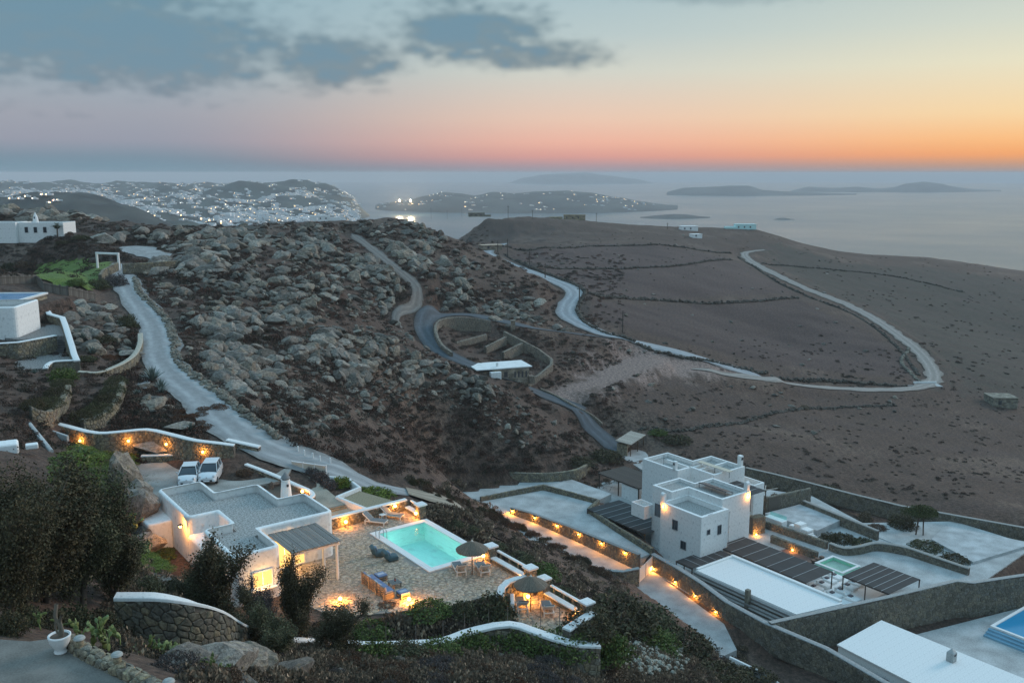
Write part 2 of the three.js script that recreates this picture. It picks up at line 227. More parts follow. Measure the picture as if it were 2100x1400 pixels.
// roads: centre line in picture points with heights, and width
const roadLines = {
  gravel: { w: 5.0, pts: [[236, 540, 9.8], [253, 572, 8.6], [268, 600, 7.5], [297, 640, 6.3], [316, 668, 5.7], [325, 705, 5.1], [332, 740, 4.7], [362, 775, 4.3], [408, 812, 3.9], [460, 857, 3.3], [525, 908, 2.6], [610, 942, 1.6], [700, 966, 0.7], [775, 988, -0.1], [850, 1012, -1.4]] },
  dirt: { w: 3.6, pts: [[835, 1007, -1.1], [850, 1012, -1.4], [900, 1040, -3], [1000, 1095, -7], [1100, 1150, -12], [1200, 1197, -17], [1300, 1252, -23.4]] },
  asphalt: { w: 4.6, pts: [[1276, 930, -28], [1250, 908, -27.3], [1215, 878, -25.4], [1180, 850, -23.4], [1135, 820, -20.8], [1090, 795, -18.4], [1040, 775, -15.4], [960, 745, -12.6], [905, 720, -11], [882, 698, -10], [868, 672, -8.8], [882, 654, -8.2], [912, 646, -8], [960, 645, -8.4], [1020, 656, -9.4], [1090, 671, -11], [1180, 684, -14], [1250, 692, -16]] },
  valley: { w: 6.0, pts: [[1560, 766, -26.4], [1510, 754, -24.6], [1460, 741, -22.8], [1380, 718, -20], [1300, 700, -17.6], [1240, 684, -15.6], [1190, 664, -14], [1163, 645, -12.8], [1165, 622, -11.6], [1178, 604, -10.4], [1165, 588, -9.8], [1120, 570, -9], [1060, 548, -8], [1020, 532, -7], [998, 516, -5.4], [1020, 504, -4.4], [1040, 499, -4]] },
  farm: { w: 5.0, pts: [[1568, 512, -16.6], [1530, 518, -17], [1540, 535, -19], [1590, 562, -22], [1650, 590, -25], [1750, 630, -29], [1860, 700, -33], [1905, 745, -35], [1910, 785, -35.2], [1850, 798, -34.4], [1700, 795, -32], [1500, 770, -25], [1420, 757, -22.6]] },
  cross: { w: 7.5, pts: [[1420, 752, -22.6], [1345, 735, -20.5], [1290, 752, -20], [1235, 778, -20], [1180, 802, -20], [1145, 815, -20]] },
  hill: { w: 3.2, pts: [[722, 480, 9], [750, 500, 7], [800, 540, 4], [840, 572, 0.6], [856, 592, -1.4], [848, 612, -3], [820, 635, -5], [812, 655, -6.6], [826, 676, -8.2]] },
  court: { w: 8, pts: [[270, 505, 10.6], [305, 520, 10.2], [325, 532, 9.8]] },
};
for (const r of Object.values(roadLines)) {
  const c = new THREE.CatmullRomCurve3(r.pts.map(p => new THREE.Vector3(...onY(...p))), false, 'centripetal');
  r.line = c.getSpacedPoints(Math.max(12, Math.ceil(c.getLength() / 2)));
  const xs = r.line.map(p => p.x), zs = r.line.map(p => p.z); r.bb = [Math.min(...xs) - 9, Math.max(...xs) + 9, Math.min(...zs) - 9, Math.max(...zs) + 9];
}
const rough = (x, z) => fbm(n2, x * 0.035, z * 0.035, 3) * 1.5 + fbm(n2b, x * 0.16, z * 0.16, 3) * 0.45;
function landH(x, z, detail = true) {
  let h = baseH(x, z); const r = Math.hypot(x, z);
  const side = z < 0 ? sstep(0.0, 0.14, x / -z) * sstep(150, 210, r) : 0; let k = detail ? (r < 60 ? 0.4 : lerp(r > 380 ? 1.3 : 0.85, 0.3, side)) : 0;
  let e = rough(x, z) * k; if (r < 120) e *= 0.6;
  h += e;
  for (const p of pads) { if (x < p.bb[0] || x > p.bb[1] || z < p.bb[2] || z > p.bb[3]) continue; const inside = inPoly(p.poly, x, z); const d = inside ? 0 : polyDist(p.poly, x, z); if (d < p.soft) h = lerp(p.h(x, z) - 0.14, h, sstep(0, p.soft, d)); }
  let sw = 0, sy = 0, mw = 0;
  for (const q of Object.values(roadLines)) { if (x < q.bb[0] || x > q.bb[1] || z < q.bb[2] || z > q.bb[3]) continue; let best = 1e9, y = 0; const L = q.line; for (let i = 1; i < L.length; i++) { const [d, t] = segDist(L[i - 1].x, L[i - 1].z, L[i].x, L[i].z, x, z); if (d < best) { best = d; y = lerp(L[i - 1].y, L[i].y, t); } } const w = 1 - sstep(q.w / 2 + 1.0, q.w / 2 + 6, best); if (w > 0) { const k = w * w * w; sw += k; sy += k * y; mw = Math.max(mw, w); } }
  if (mw > 0) h = lerp(h, sy / sw - 0.12, mw);
  return h;
}
function ground(px, py) { const d = ray(px, py); let t = 14, pt = t; for (let i = 0; i < 1500; i++) { const x = d[0] * t, z = d[2] * t, y = CAM[1] + d[1] * t, c = y - landH(x, z); if (c < 0) { let a = pt, b = t; for (let k = 0; k < 12; k++) { const m = (a + b) / 2; if (CAM[1] + d[1] * m < landH(d[0] * m, d[2] * m)) b = m; else a = m; } return [d[0] * b, CAM[1] + d[1] * b, d[2] * b]; } pt = t; t += Math.max(0.25 + t * 0.003, c * 0.55); if (t > 1100) break; } return null; }
const G = (px, py) => ground(px, py) || onY(px, py, -30);
const onLand = (x, z, up = 0) => [x, landH(x, z) + up, z];
const proj = (x, y, z) => { const dy = y - CAM[1], f = -z * CT - dy * ST, u = dy * CT - z * ST; return [1050 + FOC * x / f, 700 - FOC * u / f, f]; };

// surface colour of the land by place: stony heath on the hill, ploughed fields in the valley, green-grey heath on the right
const W2 = P => P.map(([a, b]) => { const p = G(a, b); return [p[0], p[2]]; });
const fieldPolys = [W2([[1210, 610], [1400, 618], [1640, 612], [1800, 690], [1870, 740], [1880, 780], [1700, 765], [1480, 725], [1300, 680], [1200, 650]]), W2([[1040, 520], [1200, 500], [1500, 530], [1640, 605], [1400, 615], [1210, 600], [1120, 560]])];
const pasturePoly = W2([[985, 512], [1010, 476], [1100, 470], [1300, 478], [1500, 484], [1620, 505], [1730, 540], [1900, 548], [2100, 580], [2350, 650], [2400, 1100], [2100, 1092], [1800, 1030], [1560, 962], [1340, 884], [1262, 862], [1200, 800], [1235, 730], [1225, 690], [1190, 640], [1180, 600], [1090, 552], [1020, 530]]);
const heathPoly = W2([[1560, 500], [1600, 545], [1660, 585], [1770, 628], [1880, 700], [1940, 755], [1960, 800], [2100, 815], [2380, 860], [2350, 650], [2100, 580], [1900, 548], [1730, 540], [1630, 506]]);
const fanPoly = W2([[1136, 818], [1180, 786], [1230, 744], [1270, 704], [1340, 712], [1410, 736], [1500, 757], [1430, 770], [1350, 772], [1280, 782], [1210, 810], [1165, 826]]);
function landColour(x, z, y) {
  const r = Math.hypot(x, z), a = fbm(n2b, x * 0.02 + 5, z * 0.02, 4), b = fbm(n2, x * 0.11, z * 0.11, 4), c = fbm(n2b, x * 0.5, z * 0.5, 3);
  const straw = fbm(n2, x * 0.012 + 40, z * 0.075, 4);             // drifts of dry grass
  let col = [0.105, 0.078, 0.060];                                  // dry heath
  const mix = (q, t) => { col = col.map((v, i) => lerp(v, q[i], clamp(t))); };
  mix([0.078, 0.060, 0.044], sstep(0.0, 0.35, b + c * 0.5) * 0.7);       // peaty patches under the scrub
  mix([0.20, 0.165, 0.13], sstep(0.16, 0.4, a + c * 0.35) * 0.55);     // bare soil
  const inside = (P, soft) => { const d = polyDist(P, x, z); return sstep(-soft, soft, (inPoly(P, x, z) ? d : -d) + b * soft * 1.6 + c * soft); };
  const pasture = inside(pasturePoly, 7);                           // grazed stony soil of the valley
  if (pasture > 0) {
    mix([0.060 + b * 0.02, 0.064 + b * 0.022, 0.050 + b * 0.018], inside(heathPoly, 9) * 0.85);       // green-grey heather
    fieldPolys.forEach((P, i) => { if (inPoly(P, x, z)) { const d = Math.min(1, polyDist(P, x, z) / 4), k = i ? 1.2 : 0.95; mix([(0.086 + a * 0.026 + straw * 0.03 + c * 0.008) * k, (0.065 + a * 0.022 + straw * 0.022 + c * 0.008) * k, (0.060 + a * 0.02 + straw * 0.02 + c * 0.008) * k], 0.94 * d); } });
    mix([0.095, 0.076, 0.067], sstep(0.02, 0.4, straw + c * 0.2) * 0.55 * pasture);
  }
  { const d = inPoly(fanPoly, x, z) ? polyDist(fanPoly, x, z) : -polyDist(fanPoly, x, z); mix([0.32, 0.275, 0.25], sstep(-3.5, 2.5, d + b * 7 + c * 3) * 0.95); }      // trampled bare earth at the crossing
  if (r < 66 && z < 0) mix([0.15, 0.12, 0.09], sstep(-0.1, 0.3, c + b) * 0.6);
  return col.map((v, i) => v * [1.18, 0.99, 0.95][i]);
}
{
  const front = 700, back = 70, rows = 520, A0 = 47 * Math.PI / 180, pos = [], col = [], uv = [], idx = [];
  const angs = []; for (let i = 0; i <= front; i++) angs.push(-A0 + 2 * A0 * i / front); for (let i = 1; i < back; i++) angs.push(A0 + (2 * Math.PI - 2 * A0) * i / back); angs.push(2 * Math.PI - A0);
  const nC = angs.length;
  for (let j = 0; j <= rows; j++) {
    const r = j === 0 ? 0.01 : 7 * Math.pow(1500 / 7, (j - 1) / (rows - 1));
    for (const a of angs) { const x = Math.sin(a) * r, z = -Math.cos(a) * r, y = Math.max(landH(x, z), SEA - 6), c = landColour(x, z, y); pos.push(x, y, z); col.push(...c); uv.push(x / 9, z / 9); }
  }
  for (let j = 0; j < rows; j++) for (let i = 0; i < nC - 1; i++) { const a = j * nC + i, b = a + 1, c = a + nC, d = c + 1; idx.push(a, b, c, b, d, c); }
  const g = new THREE.BufferGeometry(); g.setAttribute('position', new THREE.Float32BufferAttribute(pos, 3)); g.setAttribute('color', new THREE.Float32BufferAttribute(col, 3)); g.setAttribute('uv', new THREE.Float32BufferAttribute(uv, 2)); g.setIndex(idx); g.computeVertexNormals();
  const bump = rep(soilTex, 0.9); bump.colorSpace = THREE.NoColorSpace;
  structure('ground', g, new THREE.MeshStandardMaterial({ vertexColors: true, map: soilTex, bumpMap: bump, bumpScale: 0.12, roughness: 1 }));
}
// the sea, out to the horizon
{
  const g = new THREE.RingGeometry(120, 16500, 160, 24, 0, Math.PI * 2).rotateX(-Math.PI / 2); const p = g.attributes.position, uv = g.attributes.uv;
  for (let i = 0; i < p.count; i++) uv.setXY(i, p.getX(i) / 180, p.getZ(i) / 420);
  const o = structure('sea', g, new THREE.MeshPhysicalMaterial({ color: new THREE.Color(0.035, 0.062, 0.078), roughness: 0.3, bumpMap: waveTex, bumpScale: 0.5, roughnessMap: rep(streakTex, 0.11, 0.3), specularIntensity: 1, ior: 1.33 })); o.position.y = SEA;
}
// roads laid on the land
function ribbon(line, w, lift, edge = 0.35) {
  const pos = [], uv = [], idx = [], nX = 6; let s = 0;
  line.forEach((p, i) => { const a = line[Math.max(0, i - 1)], b = line[Math.min(line.length - 1, i + 1)]; const dx = b.x - a.x, dz = b.z - a.z, l = Math.hypot(dx, dz); if (i) s += p.distanceTo(line[i - 1]);
    for (let k = 0; k <= nX; k++) { const e = (k / nX - 0.5) * 2; const ww = w / 2 * Math.min(1, 0.25 + 0.15 * (line.length - 1 - i), 0.4 + 0.3 * i) + (Math.abs(e) === 1 ? fbm(n2, p.x * 0.09 + e * 9, p.z * 0.09, 3) * edge * 2.4 : 0); const x = p.x - dz / l * e * ww, z = p.z + dx / l * e * ww; pos.push(x, landH(x, z) + 0.13 + lift + (1 - e * e) * 0.05, z); uv.push(k / nX, s / 14); } });
  for (let i = 0; i < line.length - 1; i++) for (let k = 0; k < nX; k++) { const a = i * (nX + 1) + k, b = a + 1, c = a + nX + 1, d = c + 1; idx.push(a, b, c, b, d, c); }
  const g = new THREE.BufferGeometry(); g.setAttribute('position', new THREE.Float32BufferAttribute(pos, 3)); g.setAttribute('uv', new THREE.Float32BufferAttribute(uv, 2)); g.setIndex(idx); g.computeVertexNormals(); return g;
}
const paleGravel = std(0.40, 0.40, 0.395, { map: wheelTex });
structure('gravel_road', ribbon(roadLines.gravel.line, 5.2, 0.02, 0.5), paleGravel);
structure('dirt_track', ribbon(roadLines.dirt.line, 3.6, 0.03, 0.5), std(0.38, 0.32, 0.245, { map: wheelTex }));
structure('asphalt_road', ribbon(roadLines.asphalt.line, 4.6, 0.03, 0.12), std(0.10, 0.115, 0.13, { map: wheelTex }));
structure('valley_road', ribbon(roadLines.valley.line, 6.0, 0.06, 0.2), std(0.40, 0.415, 0.43, { map: wheelTex }));
structure('farm_track', ribbon(roadLines.farm.line, 5.0, 0.05, 0.6), std(0.36, 0.32, 0.285, { map: wheelTex }));
structure('hill_track', ribbon(roadLines.hill.line, 3.2, 0.03, 0.5), std(0.23, 0.20, 0.175, { map: wheelTex }));
structure('gravel_court', ribbon(roadLines.court.line, 8, 0.03, 0.8), std(0.36, 0.355, 0.35, { map: rep(mottle, 0.1) }));
// ---------------------------------------------------------------- islands and the far coast
function range(profile, water, depth, seed, mat, name = 'island') { // profile: crest in picture points; water: picture row of the near shore
  const t0 = (SEA - CAM[1]) / ray(1050, water)[1], nx = 110, nz = 22, pos = [], col = [], idx = [];
  const xs = profile.map(p => p[0]), x0 = xs[0], x1 = xs[xs.length - 1];
  const crest = px => { let i = 0; while (i < profile.length - 2 && profile[i + 1][0] < px) i++; const a = profile[i], b = profile[i + 1], t = clamp((px - a[0]) / (b[0] - a[0])); const y = lerp(a[1], b[1], t * t * (3 - 2 * t) * 0.5 + t * 0.5); const tc = t0 + depth * 0.55; return Math.max(0.5, CAM[1] + ray(px, y)[1] * tc - SEA); };
  for (let j = 0; j <= nz; j++) for (let i = 0; i <= nx; i++) {
    const px = lerp(x0, x1, i / nx), s = j / nz, e = Math.sin(Math.PI * clamp(i / nx)) ** 0.5, t = t0 + depth * (0.5 + (s - 0.5) * (0.35 + 0.65 * e)), X = (px - 1050) / FOC * t, Z = -t;
    const shape = Math.pow(Math.sin(Math.PI * clamp(s * 0.9 + 0.0 + 0.05 * s)), 0.8); const n = fbm(n2, X * 0.004 + seed, Z * 0.004, 4), r = Math.max(-0.5, 1 - Math.abs(fbm(n2b, X * 0.003 + seed, Z * 0.003, 3)) * 3);
    let h = crest(px) * (shape * (0.86 + 0.16 * r * (1 - shape)) + n * 0.2 * shape * (1 - shape) * 3); if (j === 0 || j === nz || i === 0 || i === nx) h = -4;
    pos.push(X, SEA + h, Z); const k = 0.8 + n * 0.8; col.push(0.085 * k, 0.082 * k, 0.070 * k);
  }
  for (let j = 0; j < nz; j++) for (let i = 0; i < nx; i++) { const a = j * (nx + 1) + i, b = a + 1, c = a + nx + 1, d = c + 1; idx.push(a, b, c, b, d, c); }
  const g = new THREE.BufferGeometry(); g.setAttribute('position', new THREE.Float32BufferAttribute(pos, 3)); g.setAttribute('color', new THREE.Float32BufferAttribute(col, 3)); g.setIndex(idx); g.computeVertexNormals();
  structure(name, g, mat);
  return { pos, nx, nz, t0, depth };
}
const farMat = new THREE.MeshStandardMaterial({ vertexColors: true, roughness: 1 });
range([[1362, 392], [1400, 382], [1470, 379], [1492, 377], [1528, 377], [1560, 388], [1600, 391], [1660, 394], [1720, 398], [1752, 403]], 401, 1000, 3, farMat);
range([[1612, 391], [1650, 381], [1700, 384], [1750, 381], [1790, 386], [1820, 383], [1850, 373], [1882, 369], [1915, 373], [1945, 381], [1990, 388], [2045, 394]], 394, 1500, 9, farMat);
range([[1310, 447], [1335, 441], [1380, 437], [1405, 438], [1455, 447]], 448, 200, 14, farMat);
range([[1582, 449], [1598, 445.5], [1608, 446], [1626, 449.5]], 450, 60, 15, farMat);
range([[1040, 375], [1075, 362], [1120, 354], [1165, 352], [1200, 350], [1240, 357], [1300, 365], [1340, 375]], 376, 900, 21, farMat);
const capePts = range([[770, 419], [800, 413], [840, 408], [870, 398], [910, 388], [942, 391], [975, 397], [1010, 388], [1055, 391], [1100, 387], [1160, 385], [1205, 389], [1260, 400], [1320, 412], [1350, 420], [1392, 430]], 437, 1300, 30, farMat, 'headland');

// coast with the town: its own small survey
const coast = [];
{
  const P = (px, py, t) => { const p = atT(px, py, t); coast.push([p[0], p[2], Math.max(p[1], SEA - 8)]); };
  [[-400, 372, 4700], [-200, 374, 4600], [0, 378, 4600], [100, 376, 4700], [200, 376, 4600], [300, 381, 4500], [400, 382, 4400], [470, 381, 4200], [520, 381, 3700], [545, 373, 3350], [600, 375, 3350], [640, 386, 3300], [680, 397, 3250], [720, 406, 3200], [760, 422, 3150], [775, 432, 3050], [-200, 420, 2800], [0, 415, 2900], [200, 412, 3000], [350, 412, 3100], [480, 410, 3100], [600, 412, 2900], [680, 425, 2850], [600, 440, 2500], [500, 445, 2350], [400, 440, 2300], [300, 445, 2000], [520, 460, 2150], [620, 458, 2330], [400, 466, 1850], [300, 470, 1600], [200, 470, 1500], [0, 450, 1500], [-300, 440, 1500], [680, 440, 2650], [720, 434, 2800], [0, 395, 3800], [200, 395, 3900], [400, 396, 3900], [450, 455, 2100], [150, 430, 2300]].forEach(a => P(...a));
  for (const [px, t] of [[830, 3100], [820, 2500], [720, 2350], [660, 2150], [640, 1700], [800, 3700], [800, 4600], [560, 5200], [300, 6000], [0, 6200], [-400, 6400], [900, 5200]]) coast.push([(px - 1050) / FOC * t, -t, SEA - 30]);
}
function idw(list, x, z) { let s = 0, w = 0; for (const [a, b, h] of list) { const d = (a - x) ** 2 + (b - z) ** 2 + 900, k = 1 / (d * d); s += h * k; w += k; } return s / w; }
const coastH = (x, z) => lerp(0, SEA - 30, sstep(690, 800, 1050 + FOC * x / -z)) + (1 - sstep(690, 800, 1050 + FOC * x / -z)) * coastRaw(x, z);
const coastRaw = (x, z) => idw(coast, x, z) + fbm(n2, x * 0.0022, z * 0.0022, 4) * 34 + fbm(n2b, x * 0.008, z * 0.008, 3) * 8;
{
  const nx = 150, nz = 130, pos = [], col = [], idx = [];
  for (let j = 0; j <= nz; j++) { const t = 1150 * Math.pow(6300 / 1150, j / nz); for (let i = 0; i <= nx; i++) { const px = lerp(-450, 930, i / nx), x = (px - 1050) / FOC * t, z = -t; const y = Math.max(coastH(x, z), SEA - 6), k = 0.8 + fbm(n2b, x * 0.006, z * 0.006, 4) * 0.9; pos.push(x, y, z); col.push(0.066 * k, 0.072 * k, 0.058 * k); } }
  for (let j = 0; j < nz; j++) for (let i = 0; i < nx; i++) { const a = j * (nx + 1) + i, b = a + 1, c = a + nx + 1, d = c + 1; idx.push(a, b, c, b, d, c); }
  const g = new THREE.BufferGeometry(); g.setAttribute('position', new THREE.Float32BufferAttribute(pos, 3)); g.setAttribute('color', new THREE.Float32BufferAttribute(col, 3)); g.setIndex(idx); g.computeVertexNormals();
  structure('coastal_hills', g, farMat);
}
// nearer dark hill in front of the town
const nearHill = (() => {
  const pos = [], idx = [], col = [], nx = 70, nz = 30, H = [];
  const c = atT(150, 399, 1500);
  for (let j = 0; j <= nz; j++) for (let i = 0; i <= nx; i++) { const a = i / nx * 2 - 1, b = j / nz * 2 - 1, x = c[0] + a * 330, z = c[2] + b * 300 + 60; const d = Math.min(1, Math.hypot(a * (a < 0 ? 0.75 : 1), b)); const f = Math.pow(Math.cos(d * Math.PI / 2), 1.25); const y = lerp(SEA - 20, c[1] + 3, f) + fbm(n2, x * 0.012, z * 0.012, 4) * 14 * f - (a < 0 ? -a * 8 * f : 0); pos.push(x, y, z); const k = 0.8 + fbm(n2b, x * 0.02, z * 0.02, 3); col.push(0.05 * k, 0.052 * k, 0.043 * k); }
  for (let j = 0; j < nz; j++) for (let i = 0; i < nx; i++) { const a = j * (nx + 1) + i, b = a + 1, cc = a + nx + 1, d = cc + 1; idx.push(a, b, cc, b, d, cc); }
  const g = new THREE.BufferGeometry(); g.setAttribute('position', new THREE.Float32BufferAttribute(pos, 3)); g.setAttribute('color', new THREE.Float32BufferAttribute(col, 3)); g.setIndex(idx); g.computeVertexNormals(); structure('hill', g, farMat);
  return (x, z) => { const i = Math.round(((x - c[0]) / 330 + 1) / 2 * nx), j = Math.round(((z - c[2] - 60) / 300 + 1) / 2 * nz); return i < 0 || j < 0 || i > nx || j > nz ? -999 : pos[(j * (nx + 1) + i) * 3 + 1]; };
})();
// town houses: white cubes with flat roofs; about half show a lit window or lamp
{
  const R = rng(77), white = std(0.62, 0.62, 0.62), dark = std(0.05, 0.055, 0.06);
  const glow = [[1, 0.62, 0.26], [1, 0.80, 0.50], [1, 0.93, 0.78], [1, 0.5, 0.25]].map((c, i) => new THREE.MeshStandardMaterial({ color: 0x000000, emissive: new THREE.Color(...c), emissiveIntensity: [13, 11, 9, 12][i] }));
  const shapes = [merge([box(11, 4.2, 8)]), merge([box(9, 6.6, 8), box(6, 3.4, 7, 7.5, 0, 0.5)]), merge([box(15, 3.8, 8), box(6, 3, 6, -3, 3.8, 0)]), merge([box(8, 3.6, 7), box(5, 3.2, 5, 6.5, 0, 1), box(3, 2, 3, 0, 3.6, 0)])];
  const pane = box(1.5, 1.6, 0.3), lampG = new THREE.SphereGeometry(1.0, 6, 4);
  const spots = [];
  const add = (px, t, H, s = 1) => { const x = (px - 1050) / FOC * t, z = -t, y = H(x, z); if (y < SEA + 3) return; spots.push([x, y, z, t, s]); };
  for (let k = 0; k < 26000 && spots.length < 4200; k++) { const px = -40 + R() * 785, t = 1700 + Math.pow(R(), 0.8) * 3000, x = (px - 1050) / FOC * t, z = -t; const y = coastH(x, z); if (y < SEA + 4 || px > 735) continue; const q = proj(x, y, z); const dens = 0.10 + sstep(-0.05, 0.35, fbm(n2, x * 0.0035 + 9, z * 0.0035, 3)) * 0.9; const core = Math.exp(-(((q[0] - 590) / 130) ** 2) - (((q[1] - 446) / 14) ** 2)) * 1.8; if (R() < (dens + core) * sstep(392, 405, q[1] + 8) * 0.8 + 0.05) spots.push([x, y - 0.6, z, t, 0.8 + R() * 0.5]); }
  const cape = []; for (let k = 0; k < 1500 && cape.length < 150; k++) { const i = Math.floor(R() * capePts.nx), j = 1 + Math.floor(R() * 11), o = (j * (capePts.nx + 1) + i) * 3; const x = capePts.pos[o] + (R() - 0.5) * 20, y = capePts.pos[o + 1], z = capePts.pos[o + 2]; if (y < SEA + 5) continue; const q = proj(x, y, z); const d = fbm(n2, x * 0.006 + 2, z * 0.006, 3); if (d + (q[0] < 900 ? 0.25 : 0) + (q[0] > 1180 ? 0.16 : 0) > 0.16) cape.push([x, y - 0.6, z, -z, 0.5 + R() * 0.4]); }
  const hillSpots = []; for (const [px, py] of [[95, 402], [103, 406], [40, 408], [55, 409], [70, 408], [110, 414], [100, 416], [20, 409], [118, 413], [88, 411]]) { const d = ray(px, py); for (let t = 1150; t < 1800; t += 4) if (CAM[1] + d[1] * t < nearHill(d[0] * t, d[2] * t)) { hillSpots.push([d[0] * t, nearHill(d[0] * t, d[2] * t) - 0.6, d[2] * t, t, 0.7]); break; } }
  const put = (s, label, group, lit, name = 'town_house') => {
    const [x, y, z, , k] = s, o = thing(name, label, 'house', [x, y, z], (R() - 0.5) * 0.9, group); o.scale.setScalar(k);
    const kind = Math.floor(R() * 4); part('wall', shapes[kind], white, o); o.userData.label = ['single-cube ', 'tall winged ', 'long two-level ', 'stepped '][kind] + o.userData.label.replace('small ', '').replace('tiny ', ''); o.userData.group = ['single-cube ', 'tall winged ', 'long two-level ', 'stepped '][kind] + o.userData.group;
    if (lit) { const g = glow[Math.floor(R() * R() * 4)]; part('lit_window', pane, g, o, [(R() - 0.5) * 6, 1 + R() * 1.4, 4.1]); if (R() < 0.3) part('lit_window', pane, g, o, [(R() - 0.5) * 7, 1.2, 4.1]); }
    else part('window', pane, dark, o, [(R() - 0.5) * 6, 1.2, 4.02]);
  };
  spots.sort((a, b) => a[3] - b[3]);
  const near = [], rest = []; spots.forEach((s, i) => (i % 4 === 0 || i < 90) && near.length < 200 ? near.push(s) : rest.push(s));
  for (const s of near) R() < 0.42 ? put(s, 'small white flat-roofed town house with a lit window on the far hillside', 'lit houses of the far town', true) : put(s, 'small white flat-roofed town house with dark windows on the far hillside', 'unlit houses of the far town', false);
  for (const s of cape.slice(0, 85)) R() < 0.28 ? put(s, 'tiny white house with a lit window on the headland across the bay', 'lit houses on the headland', true) : put(s, 'tiny white house without lights on the headland across the bay', 'unlit houses on the headland', false);
  for (const s of hillSpots) put(s, 'white lit house on the dark hill in front of the town', 'houses on the dark hill', true);
  // the rest of the town, too many to count
  const all = [...rest, ...cape.slice(85)], im = shade(new THREE.InstancedMesh(shapes[1], white, all.length)), d = new THREE.Object3D();
  im.name = 'town_houses'; im.userData = { kind: 'stuff', label: 'hundreds of tiny white houses covering the far coastal hills', category: 'houses' };
  const lights = [[], [], [], []];
  all.forEach((s, i) => { d.position.set(s[0], s[1], s[2]); d.rotation.set(0, (R() - 0.5) * 0.9, 0); d.scale.set(s[4] * (0.6 + R() * 0.8), s[4] * (0.6 + R() * 0.5), s[4]); d.updateMatrix(); im.setMatrixAt(i, d.matrix); if (R() < 0.62) lights[Math.floor(R() * R() * 4)].push([s[0] + (R() - 0.5) * 8, s[1] + 2.2, s[2] + 7, 0.3 + R() * R() * 0.7]); });
  scene.add(im);
  lights.forEach((l, k) => { const m = new THREE.InstancedMesh(lampG, glow[k], l.length); m.name = numbered('town_lights'); m.userData = { kind: 'stuff', label: ['amber', 'warm white', 'pale', 'orange'][k] + ' lamps and lit windows scattered through the far town', category: 'lights' }; l.forEach((s, i) => { d.position.set(s[0], s[1], s[2]); d.rotation.set(0, 0, 0); d.scale.setScalar(s[3]); d.updateMatrix(); m.setMatrixAt(i, d.matrix); }); scene.add(m); });
  // floodlights at the harbour
  const flood = new THREE.MeshStandardMaterial({ color: 0x000000, emissive: new THREE.Color(1, 0.74, 0.42), emissiveIntensity: 60 });
  for (const [px, side] of [[819, 'landward'], [842, 'seaward']]) { const q0 = atT(px, 411, 3380), p = [q0[0], SEA, q0[2]], o = thing('floodlight_mast', 'tall harbour floodlight glowing orange at the quay, the ' + side + ' one', 'floodlight', p); const up = q0[1] - SEA; part('mast', cyl(0.5, 0.3, up, 0, 0, 0, 6), M.darkMetal, o); part('lamp', new THREE.SphereGeometry(3.4, 10, 8).translate(0, up, 0), flood, o); const l = new THREE.PointLight(new THREE.Color(1, 0.74, 0.42), 60000, 0, 2); l.position.set(0, up, 8); l.castShadow = true; o.add(l); }
}
// ---------------------------------------------------------------- builders
// irregular pieces: Voronoi cells of jittered points in a w x h rectangle, inset by a joint
function cells(w, h, size, seed, aspect = 1.35, keep = null) {
  const R = rng(seed), P = [], nx = Math.max(1, Math.round(w / (size * aspect))), ny = Math.max(1, Math.round(h / size));
  for (let j = -1; j <= ny; j++) for (let i = -1; i <= nx; i++) P.push([(i + 0.5 + (R() - 0.5) * 0.72 + (j % 2 ? 0.25 : -0.25)) * w / nx, (j + 0.5 + (R() - 0.5) * 0.62) * h / ny]);
  const out = [];
  for (const a of P) {
    if (a[0] < -0.05 || a[1] < -0.05 || a[0] > w + 0.05 || a[1] > h + 0.05) continue; if (keep && !keep(a[0], a[1])) continue;
    let poly = [[0, 0], [w, 0], [w, h], [0, h]];
    const cut = (mx, my, nx_, ny_) => { const q = []; for (let i = 0; i < poly.length; i++) { const A = poly[i], B = poly[(i + 1) % poly.length], da = (A[0] - mx) * nx_ + (A[1] - my) * ny_, db = (B[0] - mx) * nx_ + (B[1] - my) * ny_; if (da <= 0) q.push(A); if ((da < 0 && db > 0) || (da > 0 && db < 0)) { const t = da / (da - db); q.push([A[0] + (B[0] - A[0]) * t, A[1] + (B[1] - A[1]) * t]); } } poly = q; };
    for (const b of P) { if (a === b) continue; const dx = b[0] - a[0], dy = b[1] - a[1], d = Math.hypot(dx, dy); if (d > size * aspect * 3.2) continue; cut((a[0] + b[0]) / 2, (a[1] + b[1]) / 2, dx / d, dy / d); if (poly.length < 3) break; }
    if (poly.length < 3) continue; let c = [0, 0]; for (const p of poly) { c[0] += p[0] / poly.length; c[1] += p[1] / poly.length; }
    out.push({ c, poly });
  }
  return out;
}
// a single stone: cell polygon -> raised, chamfered slab. map(x, y, out) gives the place of a wall point
function stoneGeo(cell, joint, depth, map, R) {
  const n = cell.poly.length, ring = (k, e) => cell.poly.map(p => { const dx = p[0] - cell.c[0], dy = p[1] - cell.c[1], d = Math.hypot(dx, dy), s = Math.max(0.35, 1 - k / d); return map(cell.c[0] + dx * s, cell.c[1] + dy * s, e); });
  const a = ring(joint, -0.03), b = ring(joint * 1.1, depth * 0.62), c = ring(joint + depth * 0.6, depth * (0.92 + R() * 0.2)), m = map(cell.c[0], cell.c[1], depth * (1.0 + R() * 0.35));
  const pos = [], tri = (...t) => t.forEach(v => pos.push(...v));
  for (let i = 0; i < n; i++) { const j = (i + 1) % n; tri(a[i], a[j], b[j]); tri(a[i], b[j], b[i]); tri(b[i], b[j], c[j]); tri(b[i], c[j], c[i]); tri(c[i], c[j], m); }
  const g = new THREE.BufferGeometry(); g.setAttribute('position', new THREE.Float32BufferAttribute(pos, 3)); return boxUV(g, 1);
}
